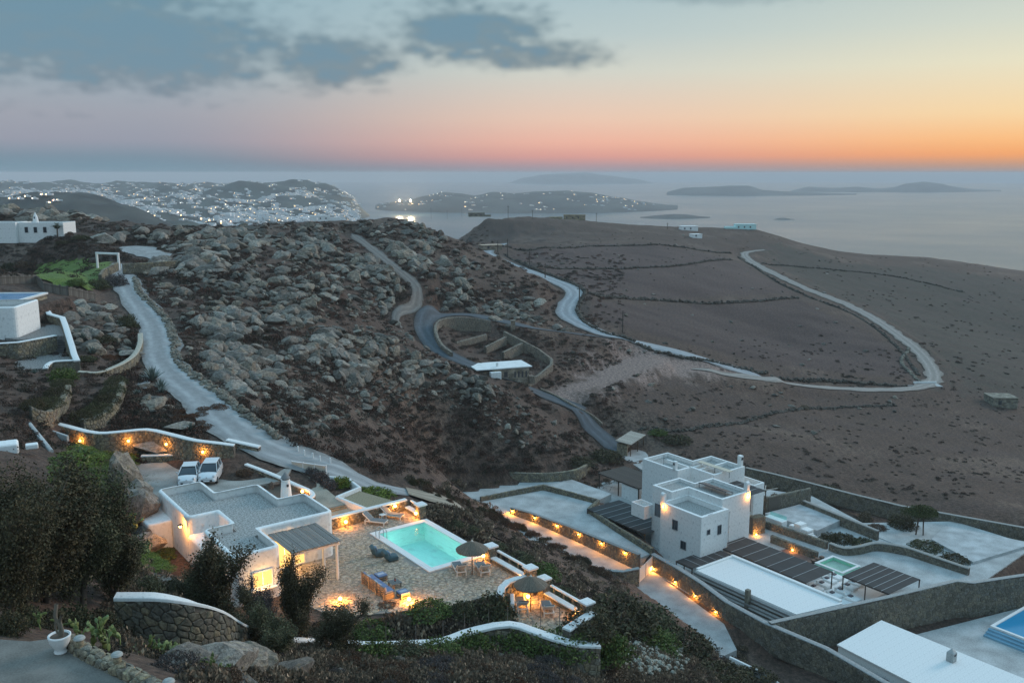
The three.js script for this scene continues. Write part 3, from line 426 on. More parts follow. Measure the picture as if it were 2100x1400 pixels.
// path: [[x, z, base, top], ...] in world metres -> smooth walk
function walk(path, curved) {
  let P = path.map(p => ({ x: p[0], z: p[1], b: p[2], t: p[3] }));
  if (curved) { const c = new THREE.CatmullRomCurve3(P.map(p => new THREE.Vector3(p.x, p.b, p.z))), d = new THREE.CatmullRomCurve3(P.map(p => new THREE.Vector3(p.x, p.t, p.z))), n = Math.ceil(c.getLength() / 0.8); P = []; for (let i = 0; i <= n; i++) { const a = c.getPoint(i / n), b = d.getPoint(i / n); P.push({ x: a.x, z: a.z, b: a.y, t: b.y }); } }
  let s = 0; P.forEach((p, i) => { if (i) s += Math.hypot(p.x - P[i - 1].x, p.z - P[i - 1].z); p.s = s; });
  P.forEach((p, i) => { const a = P[Math.max(0, i - 1)], b = P[Math.min(P.length - 1, i + 1)], l = Math.hypot(b.x - a.x, b.z - a.z) || 1; p.nx = -(b.z - a.z) / l; p.nz = (b.x - a.x) / l; if (i && i < P.length - 1) { const q = P[i - 1], d = Math.hypot(p.x - q.x, p.z - q.z) || 1, e = (-(p.z - q.z) / d) * p.nx + ((p.x - q.x) / d) * p.nz; p.m = Math.min(1.6, 1 / Math.max(0.5, e)); } else p.m = 1; });
  const at = q => { q = clamp(q, 0, s); let i = 1; while (i < P.length - 1 && P[i].s < q) i++; const a = P[i - 1], b = P[i], t = (q - a.s) / ((b.s - a.s) || 1), dx = b.x - a.x, dz = b.z - a.z, l = Math.hypot(dx, dz) || 1; return { x: lerp(a.x, b.x, t), z: lerp(a.z, b.z, t), b: lerp(a.b, b.b, t), t: lerp(a.t, b.t, t), nx: -dz / l, nz: dx / l }; };
  return { P, L: s, at };
}
// a strip with rectangular section along a walk (relative to origin o)
function strip(w, o, half, y0, y1, round = 0) {
  const pos = [], idx = [], uv = []; const sec = p => { const b = typeof y0 === 'function' ? y0(p) : y0, t = typeof y1 === 'function' ? y1(p) : y1; const r = Math.min(round, (t - b) * 0.45); return r > 0 ? [[-half, b], [-half, t - r], [-half + r * 0.3, t - r * 0.3], [-half + r, t], [half - r, t], [half - r * 0.3, t - r * 0.3], [half, t - r], [half, b]] : [[-half, b], [-half, t], [half, t], [half, b]]; };
  let n = 0; const rings = w.P.map(p => { const s = sec(p); n = s.length; return s.map(([e, y]) => [p.x + p.nx * e * p.m - o[0], y - o[1], p.z + p.nz * e * p.m - o[2], p.s]); });
  const tri = (a, b, c) => { for (const v of [a, b, c]) { pos.push(v[0], v[1], v[2]); } };
  for (let i = 0; i < rings.length - 1; i++) for (let k = 0; k < n; k++) { const j = (k + 1) % n, a = rings[i][k], b = rings[i][j], c = rings[i + 1][k], d = rings[i + 1][j]; tri(a, c, b); tri(b, c, d); }
  const A = rings[0], B = rings[rings.length - 1]; for (let k = 1; k < n - 1; k++) { tri(A[0], A[k], A[k + 1]); tri(B[0], B[k + 1], B[k]); }
  const g = new THREE.BufferGeometry(); g.setAttribute('position', new THREE.Float32BufferAttribute(pos, 3)); const q = boxUV(g, 1); return round ? toCreasedNormals(q, 0.9) : q;
}
let seedN = 1000;
// stone wall: core, stones on chosen sides, optional cap. fine = each stone its own part (up to 300), else one facing
function stoneWall(name, label, category, path, o = {}) {
  const { curved = false, thick = 0.5, size = 0.36, cap = null, capH = 0.12, capW = 0.08, sides = [1, -1], fine = false, group, depth = 0.07, mats = stoneMats, top = !cap } = o;
  const w = walk(path, curved), p0 = w.P[0], O = [p0.x, p0.b, p0.z], R = rng(seedN += 7), t = thing(name, label, category, O, 0, group), half = thick / 2;
  part('core', strip(w, O, half - 0.02, p => p.b - 0.4, p => p.t - (cap ? 0.02 : 0.06)), M.core, t);
  if (cap) part('cap', strip(w, O, half + capW, p => p.t - 0.01, p => p.t + capH, 0.05), cap, t);
  const singles = [], rest = mats.map(() => []);
  const maxH = Math.max(...w.P.map(p => p.t - p.b)) + 0.25;
  for (const sd of sides) for (const c of cells(w.L, maxH, size, seedN += 3)) {
    const q = w.at(c.c[0]), y = q.b - 0.25 + c.c[1]; if (y > q.t - size * 0.2) continue;
    const map = (s, h, e) => { const a = w.at(s); const yy = Math.min(a.b - 0.25 + h, a.t - 0.015); return [a.x + a.nx * sd * (half + e) - O[0], yy - O[1], a.z + a.nz * sd * (half + e) - O[2]]; };
    const g = stoneGeo(c, 0.018, depth, map, R), m = Math.floor(R() * mats.length); singles.push([g, m, sd]);
  }
  if (top) for (const c of cells(w.L, thick, Math.min(size, thick * 0.8), seedN += 3)) { const map = (s, h, e) => { const a = w.at(s); return [a.x + a.nx * (h - half) - O[0], a.t - 0.06 + e - O[1], a.z + a.nz * (h - half) - O[2]]; }; singles.push([stoneGeo(c, 0.018, depth * 1.2, map, R), Math.floor(R() * mats.length), 0]); }
  const limit = fine ? 300 : 0; singles.forEach(([g, m], i) => { if (i < limit) part('stone', g, mats[m], t); else rest[m].push(g); });
  rest.forEach((l, m) => { if (l.length) { const q = part('stone_facing', merge(l), mats[m], t); q.userData.kind = 'stuff'; } });
  return t;
}
// plaster wall with a soft rounded top
function plasterWall(name, label, path, o = {}) { const { curved = false, thick = 0.35, mat = M.white, group, category = 'wall', round = 0.07 } = o; const w = walk(path, curved), p = w.P[0], O = [p.x, p.b, p.z]; return single(name, strip(w, O, thick / 2, q => q.b - 0.3, q => q.t, round), mat, label, category, O, 0, group); }
// flat sheet over a polygon (world xz), with skirt
function slab(poly, y, skirt = 0.4, uvs = 1, hole = null) {
  const hy = typeof y === 'function' ? y : () => y, V2 = l => l.map(p => new THREE.Vector2(p[0], p[1])), sh = THREE.ShapeUtils.triangulateShape(V2(poly), hole ? [V2(hole)] : []), pos = []; const P = poly.map(p => [p[0], hy(p[0], p[1]), p[1]]), Q = hole ? [...P, ...hole.map(p => [p[0], hy(p[0], p[1]), p[1]])] : P;
  const area = THREE.ShapeUtils.area(poly.map(p => new THREE.Vector2(p[0], p[1])));
  for (const [a, b, c] of sh) { const T = area > 0 ? [a, c, b] : [a, b, c]; for (const k of T) pos.push(...Q[k]); }
  for (let i = 0; i < P.length; i++) { const a = P[i], b = P[(i + 1) % P.length], A = [a[0], a[1] - skirt, a[2]], B = [b[0], b[1] - skirt, b[2]]; const T = area > 0 ? [a, b, A, b, B, A] : [a, A, b, b, A, B]; for (const v of T) pos.push(...v); }
  const g = new THREE.BufferGeometry(); g.setAttribute('position', new THREE.Float32BufferAttribute(pos, 3)); return boxUV(g, uvs);
}
function offsetPoly(P, d) { const n = P.length, ar = THREE.ShapeUtils.area(P.map(p => new THREE.Vector2(p[0], p[1]))), s = ar > 0 ? 1 : -1; return P.map((p, i) => { const a = P[(i + n - 1) % n], b = P[(i + 1) % n]; const e1 = [p[0] - a[0], p[1] - a[1]], e2 = [b[0] - p[0], b[1] - p[1]], l1 = Math.hypot(...e1), l2 = Math.hypot(...e2), n1 = [-e1[1] / l1 * s, e1[0] / l1 * s], n2_ = [-e2[1] / l2 * s, e2[0] / l2 * s], k = 1 + n1[0] * n2_[0] + n1[1] * n2_[1]; return [p[0] + (n1[0] + n2_[0]) / k * d, p[1] + (n1[1] + n2_[1]) / k * d]; }); }
function roundPoly(P, r, seg = 4) { const out = [], n = P.length; P.forEach((p, i) => { const a = P[(i + n - 1) % n], b = P[(i + 1) % n]; const da = Math.hypot(a[0] - p[0], a[1] - p[1]), db = Math.hypot(b[0] - p[0], b[1] - p[1]), k = Math.min(r, da * 0.45, db * 0.45); const A = [p[0] + (a[0] - p[0]) / da * k, p[1] + (a[1] - p[1]) / da * k], B = [p[0] + (b[0] - p[0]) / db * k, p[1] + (b[1] - p[1]) / db * k]; for (let s = 0; s <= seg; s++) { const t = s / seg; out.push([(1 - t) ** 2 * A[0] + 2 * t * (1 - t) * p[0] + t * t * B[0], (1 - t) ** 2 * A[1] + 2 * t * (1 - t) * p[1] + t * t * B[1]]); } }); return out; }
// walls with parapet over a plan polygon in local (v, u); local y from y0 to y1, soft plaster edges
function parapet(P, y0, y1, th = 0.35, r = 0.25, bevel = 0.09) {
  const outer = roundPoly(offsetPoly(P, bevel), r), inner = roundPoly(offsetPoly(P, th - bevel), Math.max(0.05, r * 0.5));
  const sh = new THREE.Shape(outer.map(p => new THREE.Vector2(p[0], -p[1]))); sh.holes.push(new THREE.Path(inner.map(p => new THREE.Vector2(p[0], -p[1]))));
  const g = new THREE.ExtrudeGeometry(sh, { depth: y1 - y0 - bevel, bevelEnabled: true, bevelSize: bevel, bevelThickness: bevel, bevelSegments: 3, curveSegments: 3 });
  g.rotateX(-Math.PI / 2).translate(0, y0, 0); return boxUV(toCreasedNormals(g, 0.7), 2.2);
}
function deck(P, y, th = 0.2) { const sh = new THREE.Shape(P.map(p => new THREE.Vector2(p[0], -p[1]))); return boxUV(new THREE.ExtrudeGeometry(sh, { depth: th, bevelEnabled: false }).rotateX(-Math.PI / 2).translate(0, y - th, 0), 1); }
// window set in a wall: dir is the outward direction in local plan ('u+', 'v-' ...)
const TURN = { 'u+': 0, 'v+': Math.PI / 2, 'u-': Math.PI, 'v-': -Math.PI / 2 };
function windowPart(parent, v, y, u, w, h, dir, paneMat = M.glass, frameMat = M.shutter, bars = 1) {
  const f = 0.07, fr = [box(w + 2 * f, f, 0.12, 0, h, 0), box(w + 2 * f, f, 0.16, 0, -f, 0), box(f, h, 0.12, -w / 2 - f / 2, 0, 0), box(f, h, 0.12, w / 2 + f / 2, 0, 0)];
  for (let i = 1; i < bars + 1; i++) fr.push(box(0.05, h, 0.07, -w / 2 + w * i / (bars + 1), 0, 0));
  const o = part('window', merge(fr), frameMat, parent, [v, y, u], TURN[dir]); part('pane', box(w, h, 0.02, 0, 0, -0.01), paneMat, o); return o;
}
const lampGlow = new THREE.MeshStandardMaterial({ color: 0x000000, emissive: new THREE.Color(1, 0.44, 0.09), emissiveIntensity: 18 });
const lampGlowPale = new THREE.MeshStandardMaterial({ color: 0x000000, emissive: new THREE.Color(1, 0.76, 0.42), emissiveIntensity: 22 });
function lampLight(o, pos, power, col = [1, 0.38, 0.06]) { const l = new THREE.PointLight(new THREE.Color(...col), power * (col[2] < 0.3 ? 1.9 : 1), 0, 2); l.position.set(...pos); l.castShadow = true; l.shadow.radius = 3; o.add(l); return l; }
// small garden lamp: stake, glowing globe, cap
function gardenLamp(pos, label, power = 3, h = 0.35, group) { const o = thing('garden_lamp', label, 'lamp', pos, 0, group); part('stake', cyl(0.03, 0.03, h, 0, 0, 0, 6), M.darkMetal, o); part('globe', new THREE.SphereGeometry(0.13, 10, 8).translate(0, h + 0.1, 0), lampGlow, o); part('base', cyl(0.09, 0.07, 0.06, 0, 0, 0, 8), M.darkMetal, o); lampLight(o, [0, h + 0.1, 0], power); return o; }
// wall lamp: bracket and bowl, turned outwards
function wallLamp(pos, turn, label, power = 3, group, down = true) { const o = thing('wall_lamp', label, 'lamp', pos, turn, group); part('bracket', box(0.1, 0.16, 0.1, 0, -0.08, 0.03), M.darkMetal, o); part('bulb', new THREE.SphereGeometry(0.11, 10, 8).translate(0, 0, 0.17), lampGlow, o); if (down) part('hood', new THREE.ConeGeometry(0.2, 0.13, 10, 1, true).translate(0, 0.17, 0.17), M.darkMetal, o); lampLight(o, [0, 0, 0.17], power); return o; }
// ---------------------------------------------------------------- the white villa with the turquoise pool
// crazy paving: slab plus single stones
function paving(name, frame, poly, y, size, skip, mats, limit = 300, jointMat = M.core, joint = 0.022, hole = null) {
  const world = poly.map(p => frame(p[0], p[1])), base = structure(name, slab(world, y - 0.035, 1.2, 1, hole), jointMat); const vs = poly.map(p => p[0]), us = poly.map(p => p[1]), v0 = Math.min(...vs), u0 = Math.min(...us), w = Math.max(...vs) - v0, h = Math.max(...us) - u0, R = rng(seedN += 11);
  const rest = mats.map(() => []); let n = 0; const list = cells(w, h, size, seedN += 5, 1.15, (a, b) => inPoly(poly, a + v0, b + u0) && !skip(a + v0, b + u0));
  list.sort((a, b) => (b.c[1] + b.c[0] * -0.3) - (a.c[1] + a.c[0] * -0.3));
  for (const c of list) { if (!c.poly.every(p => !skip(p[0] * 0.9 + c.c[0] * 0.1 + v0, p[1] * 0.9 + c.c[1] * 0.1 + u0))) continue; const map = (a, b, e) => { const p = frame(a + v0, b + u0); return [p[0], y - 0.04 + e, p[1]]; }; const g = stoneGeo(c, joint, 0.035, map, () => R() * 0.2), m = Math.floor(R() * mats.length); if (n++ < limit) part('paving_stone', g, mats[m], base); else rest[m].push(g); }
  rest.forEach((l, m) => { if (l.length) { const q = part('paving', merge(l), mats[m], base); q.userData.kind = 'stuff'; } });
  return base;
}
const paveMats = [[0.58, 0.46, 0.38], [0.62, 0.505, 0.425], [0.53, 0.44, 0.37], [0.60, 0.495, 0.425], [0.56, 0.445, 0.35]].map(c => std(...c, { map: rep(stoneTex, 0.5) }));
const POOL = [4.55, 8.7, -1.6, 6.3];                                 // inner v0 v1 u0 u1
{
  const skip = (v, u) => (v > 4.0 && v < 9.25 && u > -2.15 && u < 6.85) || (v < 0.05 && u < 0.05) || (v < -5.65 && u < 3.85);
  paving('stone_terrace', L1, [[-5.6, 0.05], [0.0, -4.7], [9.1, -4.9], [9.1, 12.4], [6.2, 12.5], [2.6, 12.0], [-1.6, 10.4], [-4.6, 8.6], [-5.6, 4]], 0, 0.4, skip, paveMats, 300, std(0.36, 0.31, 0.26, { map: grit }), 0.022, rect(L1, 4.25, 9.0, -1.9, 6.6));
  paving('lower_terrace', L1, [[6.1, 12.6], [9.9, 12.6], [9.9, 18.0], [6.9, 18.2], [5.6, 16.4]], -1, 0.55, () => false, paveMats, 90);
}
const house = thing('white_villa', 'white flat-roofed villa with stepped parapets and a reed pergola beside the turquoise pool', 'villa', [O1[0], 0, O1[1]], PHI);
{
  const P = [[-9.15, -12.75], [-5.6, -12.75], [-5.6, -9.35], [-2.15, -9.35], [-2.15, -5.1], [0, -5.1], [0, 0], [-5.7, 0], [-5.7, 3.8], [-9.05, 3.8], [-9.05, -2.2], [-7.0, -2.2], [-7.0, -5.1], [-9.15, -5.1]];
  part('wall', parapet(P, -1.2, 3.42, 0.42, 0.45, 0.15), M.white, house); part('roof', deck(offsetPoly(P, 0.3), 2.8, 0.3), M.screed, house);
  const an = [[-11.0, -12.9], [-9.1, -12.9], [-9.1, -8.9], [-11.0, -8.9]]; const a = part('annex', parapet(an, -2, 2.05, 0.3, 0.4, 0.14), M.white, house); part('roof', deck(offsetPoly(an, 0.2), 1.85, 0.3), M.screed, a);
  part('bay', rbox(2.2, 5.0, 3.1, 0.25, -8.1, -2.9, -3.65, 3), M.white, house);
  // chimney like a little windmill
  const ch = part('chimney', new THREE.LatheGeometry([[0.62, 0], [0.58, 0.6], [0.5, 1.8], [0.4, 3.4], [0.33, 4.1], [0.36, 4.16], [0.3, 4.22]].map(p => new THREE.Vector2(...p)), 20), M.white, house, [-0.9, 0, -6.7]);
  part('cowl', merge([new THREE.ConeGeometry(0.38, 0.5, 16).translate(0, 4.6, 0), cyl(0.26, 0.26, 0.16, 0, 4.2, 0, 12)]), std(0.2, 0.2, 0.2), ch); for (const k of [0, 1, 2]) part('vent', box(0.16, 0.2, 0.1, Math.sin(k * 2.1) * 0.36, 3.7, Math.cos(k * 2.1) * 0.36), M.darkMetal, ch);
  part('step_wall', box(2.1, 2.2, 0.3, -1.1, 0, -5.9), M.white, house);
  // lit openings
  const lit = new THREE.MeshStandardMaterial({ color: 0x000000, emissive: new THREE.Color(1, 0.55, 0.16), emissiveIntensity: 1.5 });
  windowPart(house, -7.1, 0.95, 3.84, 1.25, 1.0, 'u+', lit, M.cap, 1); windowPart(house, -9.1, 0.8, 0.8, 1.0, 1.0, 'v-', lit, M.cap, 1); windowPart(house, -3.6, 0.1, 0.05, 2.2, 2.1, 'u+', lit, M.cap, 2); windowPart(house, -5.66, 0.1, 1.9, 1.4, 2.1, 'v+', lit, M.cap, 1);
  part('window_sill', rbox(1.8, 0.12, 0.4, 0.04, -7.1, 0.72, 3.98), M.white, house);
  for (const [x, y, z, p] of [[-7.1, 1.4, 4.5, 3.5], [-3.6, 1.4, 0.6, 5], [-9.7, 1.3, 0.8, 3]]) lampLight(house, [x, y, z], p, [1, 0.55, 0.2]);
  // pergola: posts, beams, reed strips
  const pg = part('pergola', merge([beam([-5.1, 2.62, 4.0], [-1.5, 2.62, 4.0], 0.12, 0.14), beam([-5.1, 2.66, 0.25], [-1.5, 2.66, 0.25], 0.12, 0.14), ...[-4.9, -4.0, -3.2, -2.4, -1.65].map(v => beam([v, 2.74, 0.1], [v, 2.70, 4.15], 0.07, 0.1))]), M.cap, house);
  for (const [v, u] of [[-1.7, 3.9], [-4.95, 3.9], [-1.7, 1.7]]) part('post', cyl(0.1, 0.09, 2.66, v, -0.05, u, 10), M.cap, pg);
  const R = rng(5); const reed = [0, 1, 2].map(k => std(0.32 + k * 0.05, 0.33 + k * 0.045, 0.335 + k * 0.04, { map: rep(reedTex, 3, 1) }));
  for (let i = 0; i < 15; i++) part('reed_mat', box(0.215, 0.035 + R() * 0.02, 4.1 + R() * 0.12, -5.02 + i * 0.246, 2.79 + R() * 0.02, 2.12 + (R() - 0.5) * 0.06), reed[i % 3], pg);
}
// pool: basin, coping, water, underwater lamps, handrails
{
  const [v0, v1, u0, u1] = POOL, d = 1.5, w = v1 - v0, l = u1 - u0, cv = (v0 + v1) / 2, cu = (u0 + u1) / 2, o = thing('swimming_pool', 'rectangular swimming pool glowing turquoise in the stone terrace', 'pool', at1(cv, 0, cu), PHI);
  const shell = std(0.42, 0.80, 0.74, { roughness: 0.7, map: plasterTex });
  part('floor', box(w + 0.5, 0.15, l + 0.5, 0, -d - 0.15, 0), shell, o);
  for (const s of [-1, 1]) { part('side', box(0.25, d, l + 0.5, s * (w / 2 + 0.125), -d, 0), shell, o); part('side', box(w, d, 0.25, 0, -d, s * (l / 2 + 0.125)), shell, o); part('coping', rbox(0.55, 0.12, l + 1.1, 0.03, s * (w / 2 + 0.275), -0.07, 0), M.cap, o); part('coping', rbox(w - 0.01, 0.12, 0.55, 0.03, 0, -0.07, s * (l / 2 + 0.275)), M.cap, o); }
  part('water', new THREE.PlaneGeometry(w, l, 1, 1).rotateX(-Math.PI / 2).translate(0, -0.14, 0), new THREE.MeshPhysicalMaterial({ color: new THREE.Color(0.80, 0.98, 0.96), transmission: 1, thickness: 0, roughness: 0.04, ior: 1.33, bumpMap: rep(waveTex, 2, 4), bumpScale: 0.004 }), o);
  const bulb = new THREE.MeshStandardMaterial({ color: 0x000000, emissive: new THREE.Color(0.85, 1, 0.95), emissiveIntensity: 1.6 });
  for (const s of [-1]) { part('light_strip', box(0.02, 0.3, l * 0.9, s * (w / 2 - 0.012), -1.05, 0), bulb, o); const r = new THREE.RectAreaLight(new THREE.Color(0.80, 1, 0.95), 11, l * 0.9, 0.3); r.position.set(s * (w / 2 - 0.04), -0.9, 0); r.rotation.y = s * Math.PI / 2; o.add(r); }
  part('light_strip', box(w * 0.8, 0.3, 0.02, 0, -1.05, l / 2 - 0.012), bulb, o); { const r = new THREE.RectAreaLight(new THREE.Color(0.80, 1, 0.95), 9, w * 0.8, 0.3); r.position.set(0, -0.9, l / 2 - 0.04); o.add(r); }
  for (const s of [-0.27, 0.27]) { const c = new THREE.CatmullRomCurve3([[-w / 2 - 0.5, 0, 0], [-w / 2 - 0.48, 0.6, 0], [-w / 2 - 0.25, 0.8, 0], [-w / 2 + 0.1, 0.62, 0], [-w / 2 + 0.16, 0, 0], [-w / 2 + 0.16, -0.7, 0]].map(p => new THREE.Vector3(p[0], p[1], p[2] + s - l / 2 + 0.7))); part('handrail', new THREE.TubeGeometry(c, 24, 0.028, 6), M.metal, o); }
}
// terrace walls, pillars, built-in benches
const w1 = (v, u, b, t) => { const p = L1(v, u); return [p[0], p[1], b, t]; };
stoneWall('terrace_wall', 'low stone wall with white cap behind the two loungers at the pool end', 'wall', [w1(0.2, -4.85, 0, 0.85), w1(9.0, -5.05, 0, 0.85)], { thick: 0.34, size: 0.3, cap: M.cap, capW: 0.05 });
function pillar(v, u, y, h, label) { const o = thing('stone_pillar', label, 'pillar', at1(v, y, u), PHI, 'white-capped pillars along the terrace edge'); const R = rng(seedN += 3); part('core', box(0.58, h + 0.4, 0.58, 0, -0.4, 0), M.core, o); for (const sd of [0, 1, 2, 3]) for (const c of cells(0.66, h, 0.3, seedN += 3)) { const a = sd * Math.PI / 2, map = (x, yy, e) => { const lx = x - 0.33, lz = 0.3 + e * 0.6; return [lx * Math.cos(a) + lz * Math.sin(a), Math.min(yy, h - 0.01), -lx * Math.sin(a) + lz * Math.cos(a)]; }; part('stone', stoneGeo(c, 0.015, 0.06, map, R), stoneMats[Math.floor(R() * 6)], o); } part('cap', rbox(0.86, 0.16, 0.86, 0.05, 0, h, 0, 3), M.cap, o); return o; }
pillar(9.05, -2.75, 0, 1.05, 'white-capped stone pillar at the far corner of the pool, a lamp at its foot'); pillar(8.75, 7.75, 0, 1.05, 'white-capped stone pillar beside the thatched umbrella on the upper terrace'); pillar(8.75, 12.5, 0, 1.05, 'white-capped stone pillar above the orange-lit curved wall');
pillar(9.6, 12.95, -1, 1.2, 'white-capped stone pillar at the top end of the lower terrace bench'); pillar(9.6, 17.5, -1, 1.2, 'white-capped stone pillar at the lamp-lit end of the lower bench');
function bench(v, u0, u1, y, label) { const l = u1 - u0, o = thing('built_in_bench', label, 'bench', at1(v, y, (u0 + u1) / 2), PHI, 'white benches built along the terrace edge'); part('base', box(0.42, 0.3, l - 0.05, 0.02, -0.1, 0), stoneMats[2], o); part('seat', rbox(0.5, 0.12, l, 0.04, 0, 0.28, 0), M.cap, o); part('rail', rbox(0.24, 0.12, l, 0.04, 0.4, 0.72, 0), M.cap, o); for (const s of [-0.4, -0.13, 0.13, 0.4]) part('bracket', box(0.1, 0.74, 0.1, 0.4, 0, s * l), stoneMats[0], o); return o; }
bench(8.95, -4.8, -3.15, 0, 'short white bench between the pool pillar and the terrace wall'); bench(8.7, 8.1, 12.1, 0, 'long white bench along the upper terrace beside the thatched umbrella'); bench(9.55, 13.3, 17.1, -1, 'white bench along the lower terrace behind two loungers');
stoneWall('retaining_wall', 'curved orange-lit stone wall with white cap between upper and lower terrace', 'wall', [w1(8.4, 12.5, -1.1, 0.5), w1(7.4, 12.35, -1.1, 0.5), w1(6.4, 12.5, -1.1, 0.42), w1(5.7, 13.1, -1.1, 0.0)], { curved: true, thick: 0.4, size: 0.32, cap: M.cap, capW: 0.06, fine: true });
plasterWall('garden_wall', 'short white plaster wall beside the curved stone wall on the lower terrace', [w1(7.0, 12.75, -1.1, -0.2), w1(6.4, 13.6, -1.1, -0.45)], { thick: 0.3 });
stoneWall('boundary_wall', 'long curving stone boundary wall with broad white cap below the pool terrace', 'wall', [w1(-5.2, 12.3, -2.4, -0.25), w1(-4.0, 13.2, -2.4, -0.35), w1(-2.2, 14.1, -2.4, -0.45), w1(-0.2, 15.1, -2.5, -0.5), w1(2.0, 15.1, -2.6, -0.5), w1(4.6, 15.9, -2.8, -0.5), w1(5.6, 17.4, -3.2, -0.75), w1(6.9, 19.2, -3.8, -1.1), w1(8.5, 20.0, -4.2, -1.4)], { curved: true, thick: 0.5, size: 0.36, cap: M.cap, capW: 0.1, capH: 0.16, fine: true, sides: [1, -1] });
stoneWall('end_wall', 'short white-capped stone wall closing the lower terrace at its lamp', 'wall', [w1(9.7, 18.0, -2.5, -0.35), w1(7.0, 18.5, -2.5, -0.5)], { thick: 0.5, size: 0.34, cap: M.cap, fine: true });
{ const W = [[236, 1226, 8.75], [268, 1226, 8.7], [328, 1227, 8.6], [400, 1240, 7.8], [446, 1257, 6.6], [483, 1281, 4.8], [531, 1299, 2.6], [590, 1312, 1.2], [650, 1316, 0.2]].map(([a, b, h]) => { const p = onY(a, b, h); return [p[0], p[2], Math.min(h - 1.2, landH(p[0], p[2] + 0.5) - 0.2), h]; });
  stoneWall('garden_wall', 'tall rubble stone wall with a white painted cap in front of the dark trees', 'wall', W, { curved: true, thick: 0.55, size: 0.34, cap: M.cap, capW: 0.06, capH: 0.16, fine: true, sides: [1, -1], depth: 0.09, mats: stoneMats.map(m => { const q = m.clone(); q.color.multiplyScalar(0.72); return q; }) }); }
// furniture
const wicker = std(0.20, 0.235, 0.245, { map: rep(grit, 3), roughness: 0.85 }), whiteWood = std(0.66, 0.64, 0.60, { roughness: 0.7 }), palletWood = std(0.50, 0.41, 0.33, { map: rep(reedTex, 0.4, 0.4) }), blueCloth = std(0.22, 0.28, 0.44, { map: rep(grit, 2) }), paleCloth = std(0.55, 0.58, 0.66, { map: rep(grit, 2) });
function lounger(pos, turn, label, group) { // lies along +z from head (-z) to foot
  const o = thing('sun_lounger', label, 'lounger', pos, turn, group); part('frame', merge([beam([-0.33, 0.3, -0.75], [-0.33, 0.3, 1.05], 0.06, 0.08), beam([0.33, 0.3, -0.75], [0.33, 0.3, 1.05], 0.06, 0.08), box(0.66, 0.06, 0.06, 0, 0.28, 1.03), box(0.66, 0.06, 0.06, 0, 0.28, -0.73)]), whiteWood, o);
  for (const x of [-0.33, 0.33]) for (const z of [-0.68, 0.95]) part('leg', box(0.07, 0.3, 0.07, x, 0, z), whiteWood, o);
  part('seat', rbox(0.62, 0.06, 1.25, 0.025, 0, 0.33, 0.4), wicker, o); const b = part('backrest', rbox(0.62, 0.06, 0.86, 0.025, 0, -0.03, -0.43), wicker, o, [0, 0.36, -0.2]); b.rotation.x = 0.72;
  const br = part('back_frame', merge([box(0.05, 0.05, 0.9, -0.34, -0.05, -0.44), box(0.05, 0.05, 0.9, 0.34, -0.05, -0.44), ...[0.2, 0.45, 0.7, 0.86].map(z => box(0.66, 0.03, 0.07, 0, -0.09, -z))]), whiteWood, o, [0, 0.36, -0.2]); br.rotation.x = 0.72; part('prop', merge([bar([-0.28, 0.3, -0.7], [-0.28, 0.62, -0.55], 0.02), bar([0.28, 0.3, -0.7], [0.28, 0.62, -0.55], 0.02)]), whiteWood, o); return o;
}
const face = (v, u) => PHI + Math.atan2(v, u);                       // turn so that +z points along local (v, u)
lounger(at1(5.3, 0, -3.75), face(0.8, 1.0), 'grey wicker lounger with white frame at the pool end, nearer the villa', 'grey loungers'); lounger(at1(7.1, 0, -4.15), face(0.62, 0.95), 'grey wicker lounger between the wall lamp and the pillar at the pool end', 'grey loungers');
lounger(at1(5.75, 0, 8.1), face(0.35, -1) , 'grey wicker lounger under the upper umbrella, on its pool side', 'grey loungers'); lounger(at1(7.1, 0, 9.1), face(0.35, -1), 'grey wicker lounger under the upper umbrella, beside the long bench', 'grey loungers');
lounger(at1(7.15, -1, 13.6), face(0.55, -1), 'grey wicker lounger on the lower terrace next to the curved wall', 'grey loungers'); lounger(at1(8.2, -1, 15.1), face(0.55, -1), 'grey wicker lounger on the lower terrace in front of the bench', 'grey loungers');
{ const o = thing('side_table', 'small low white table between the two loungers at the pool end', 'table', at1(6.3, 0, -4.2), PHI); part('table_top', rbox(0.5, 0.05, 0.5, 0.02, 0, 0.4, 0), whiteWood, o); for (const x of [-0.2, 0.2]) for (const z of [-0.2, 0.2]) part('leg', box(0.05, 0.4, 0.05, x, 0, z), whiteWood, o); }
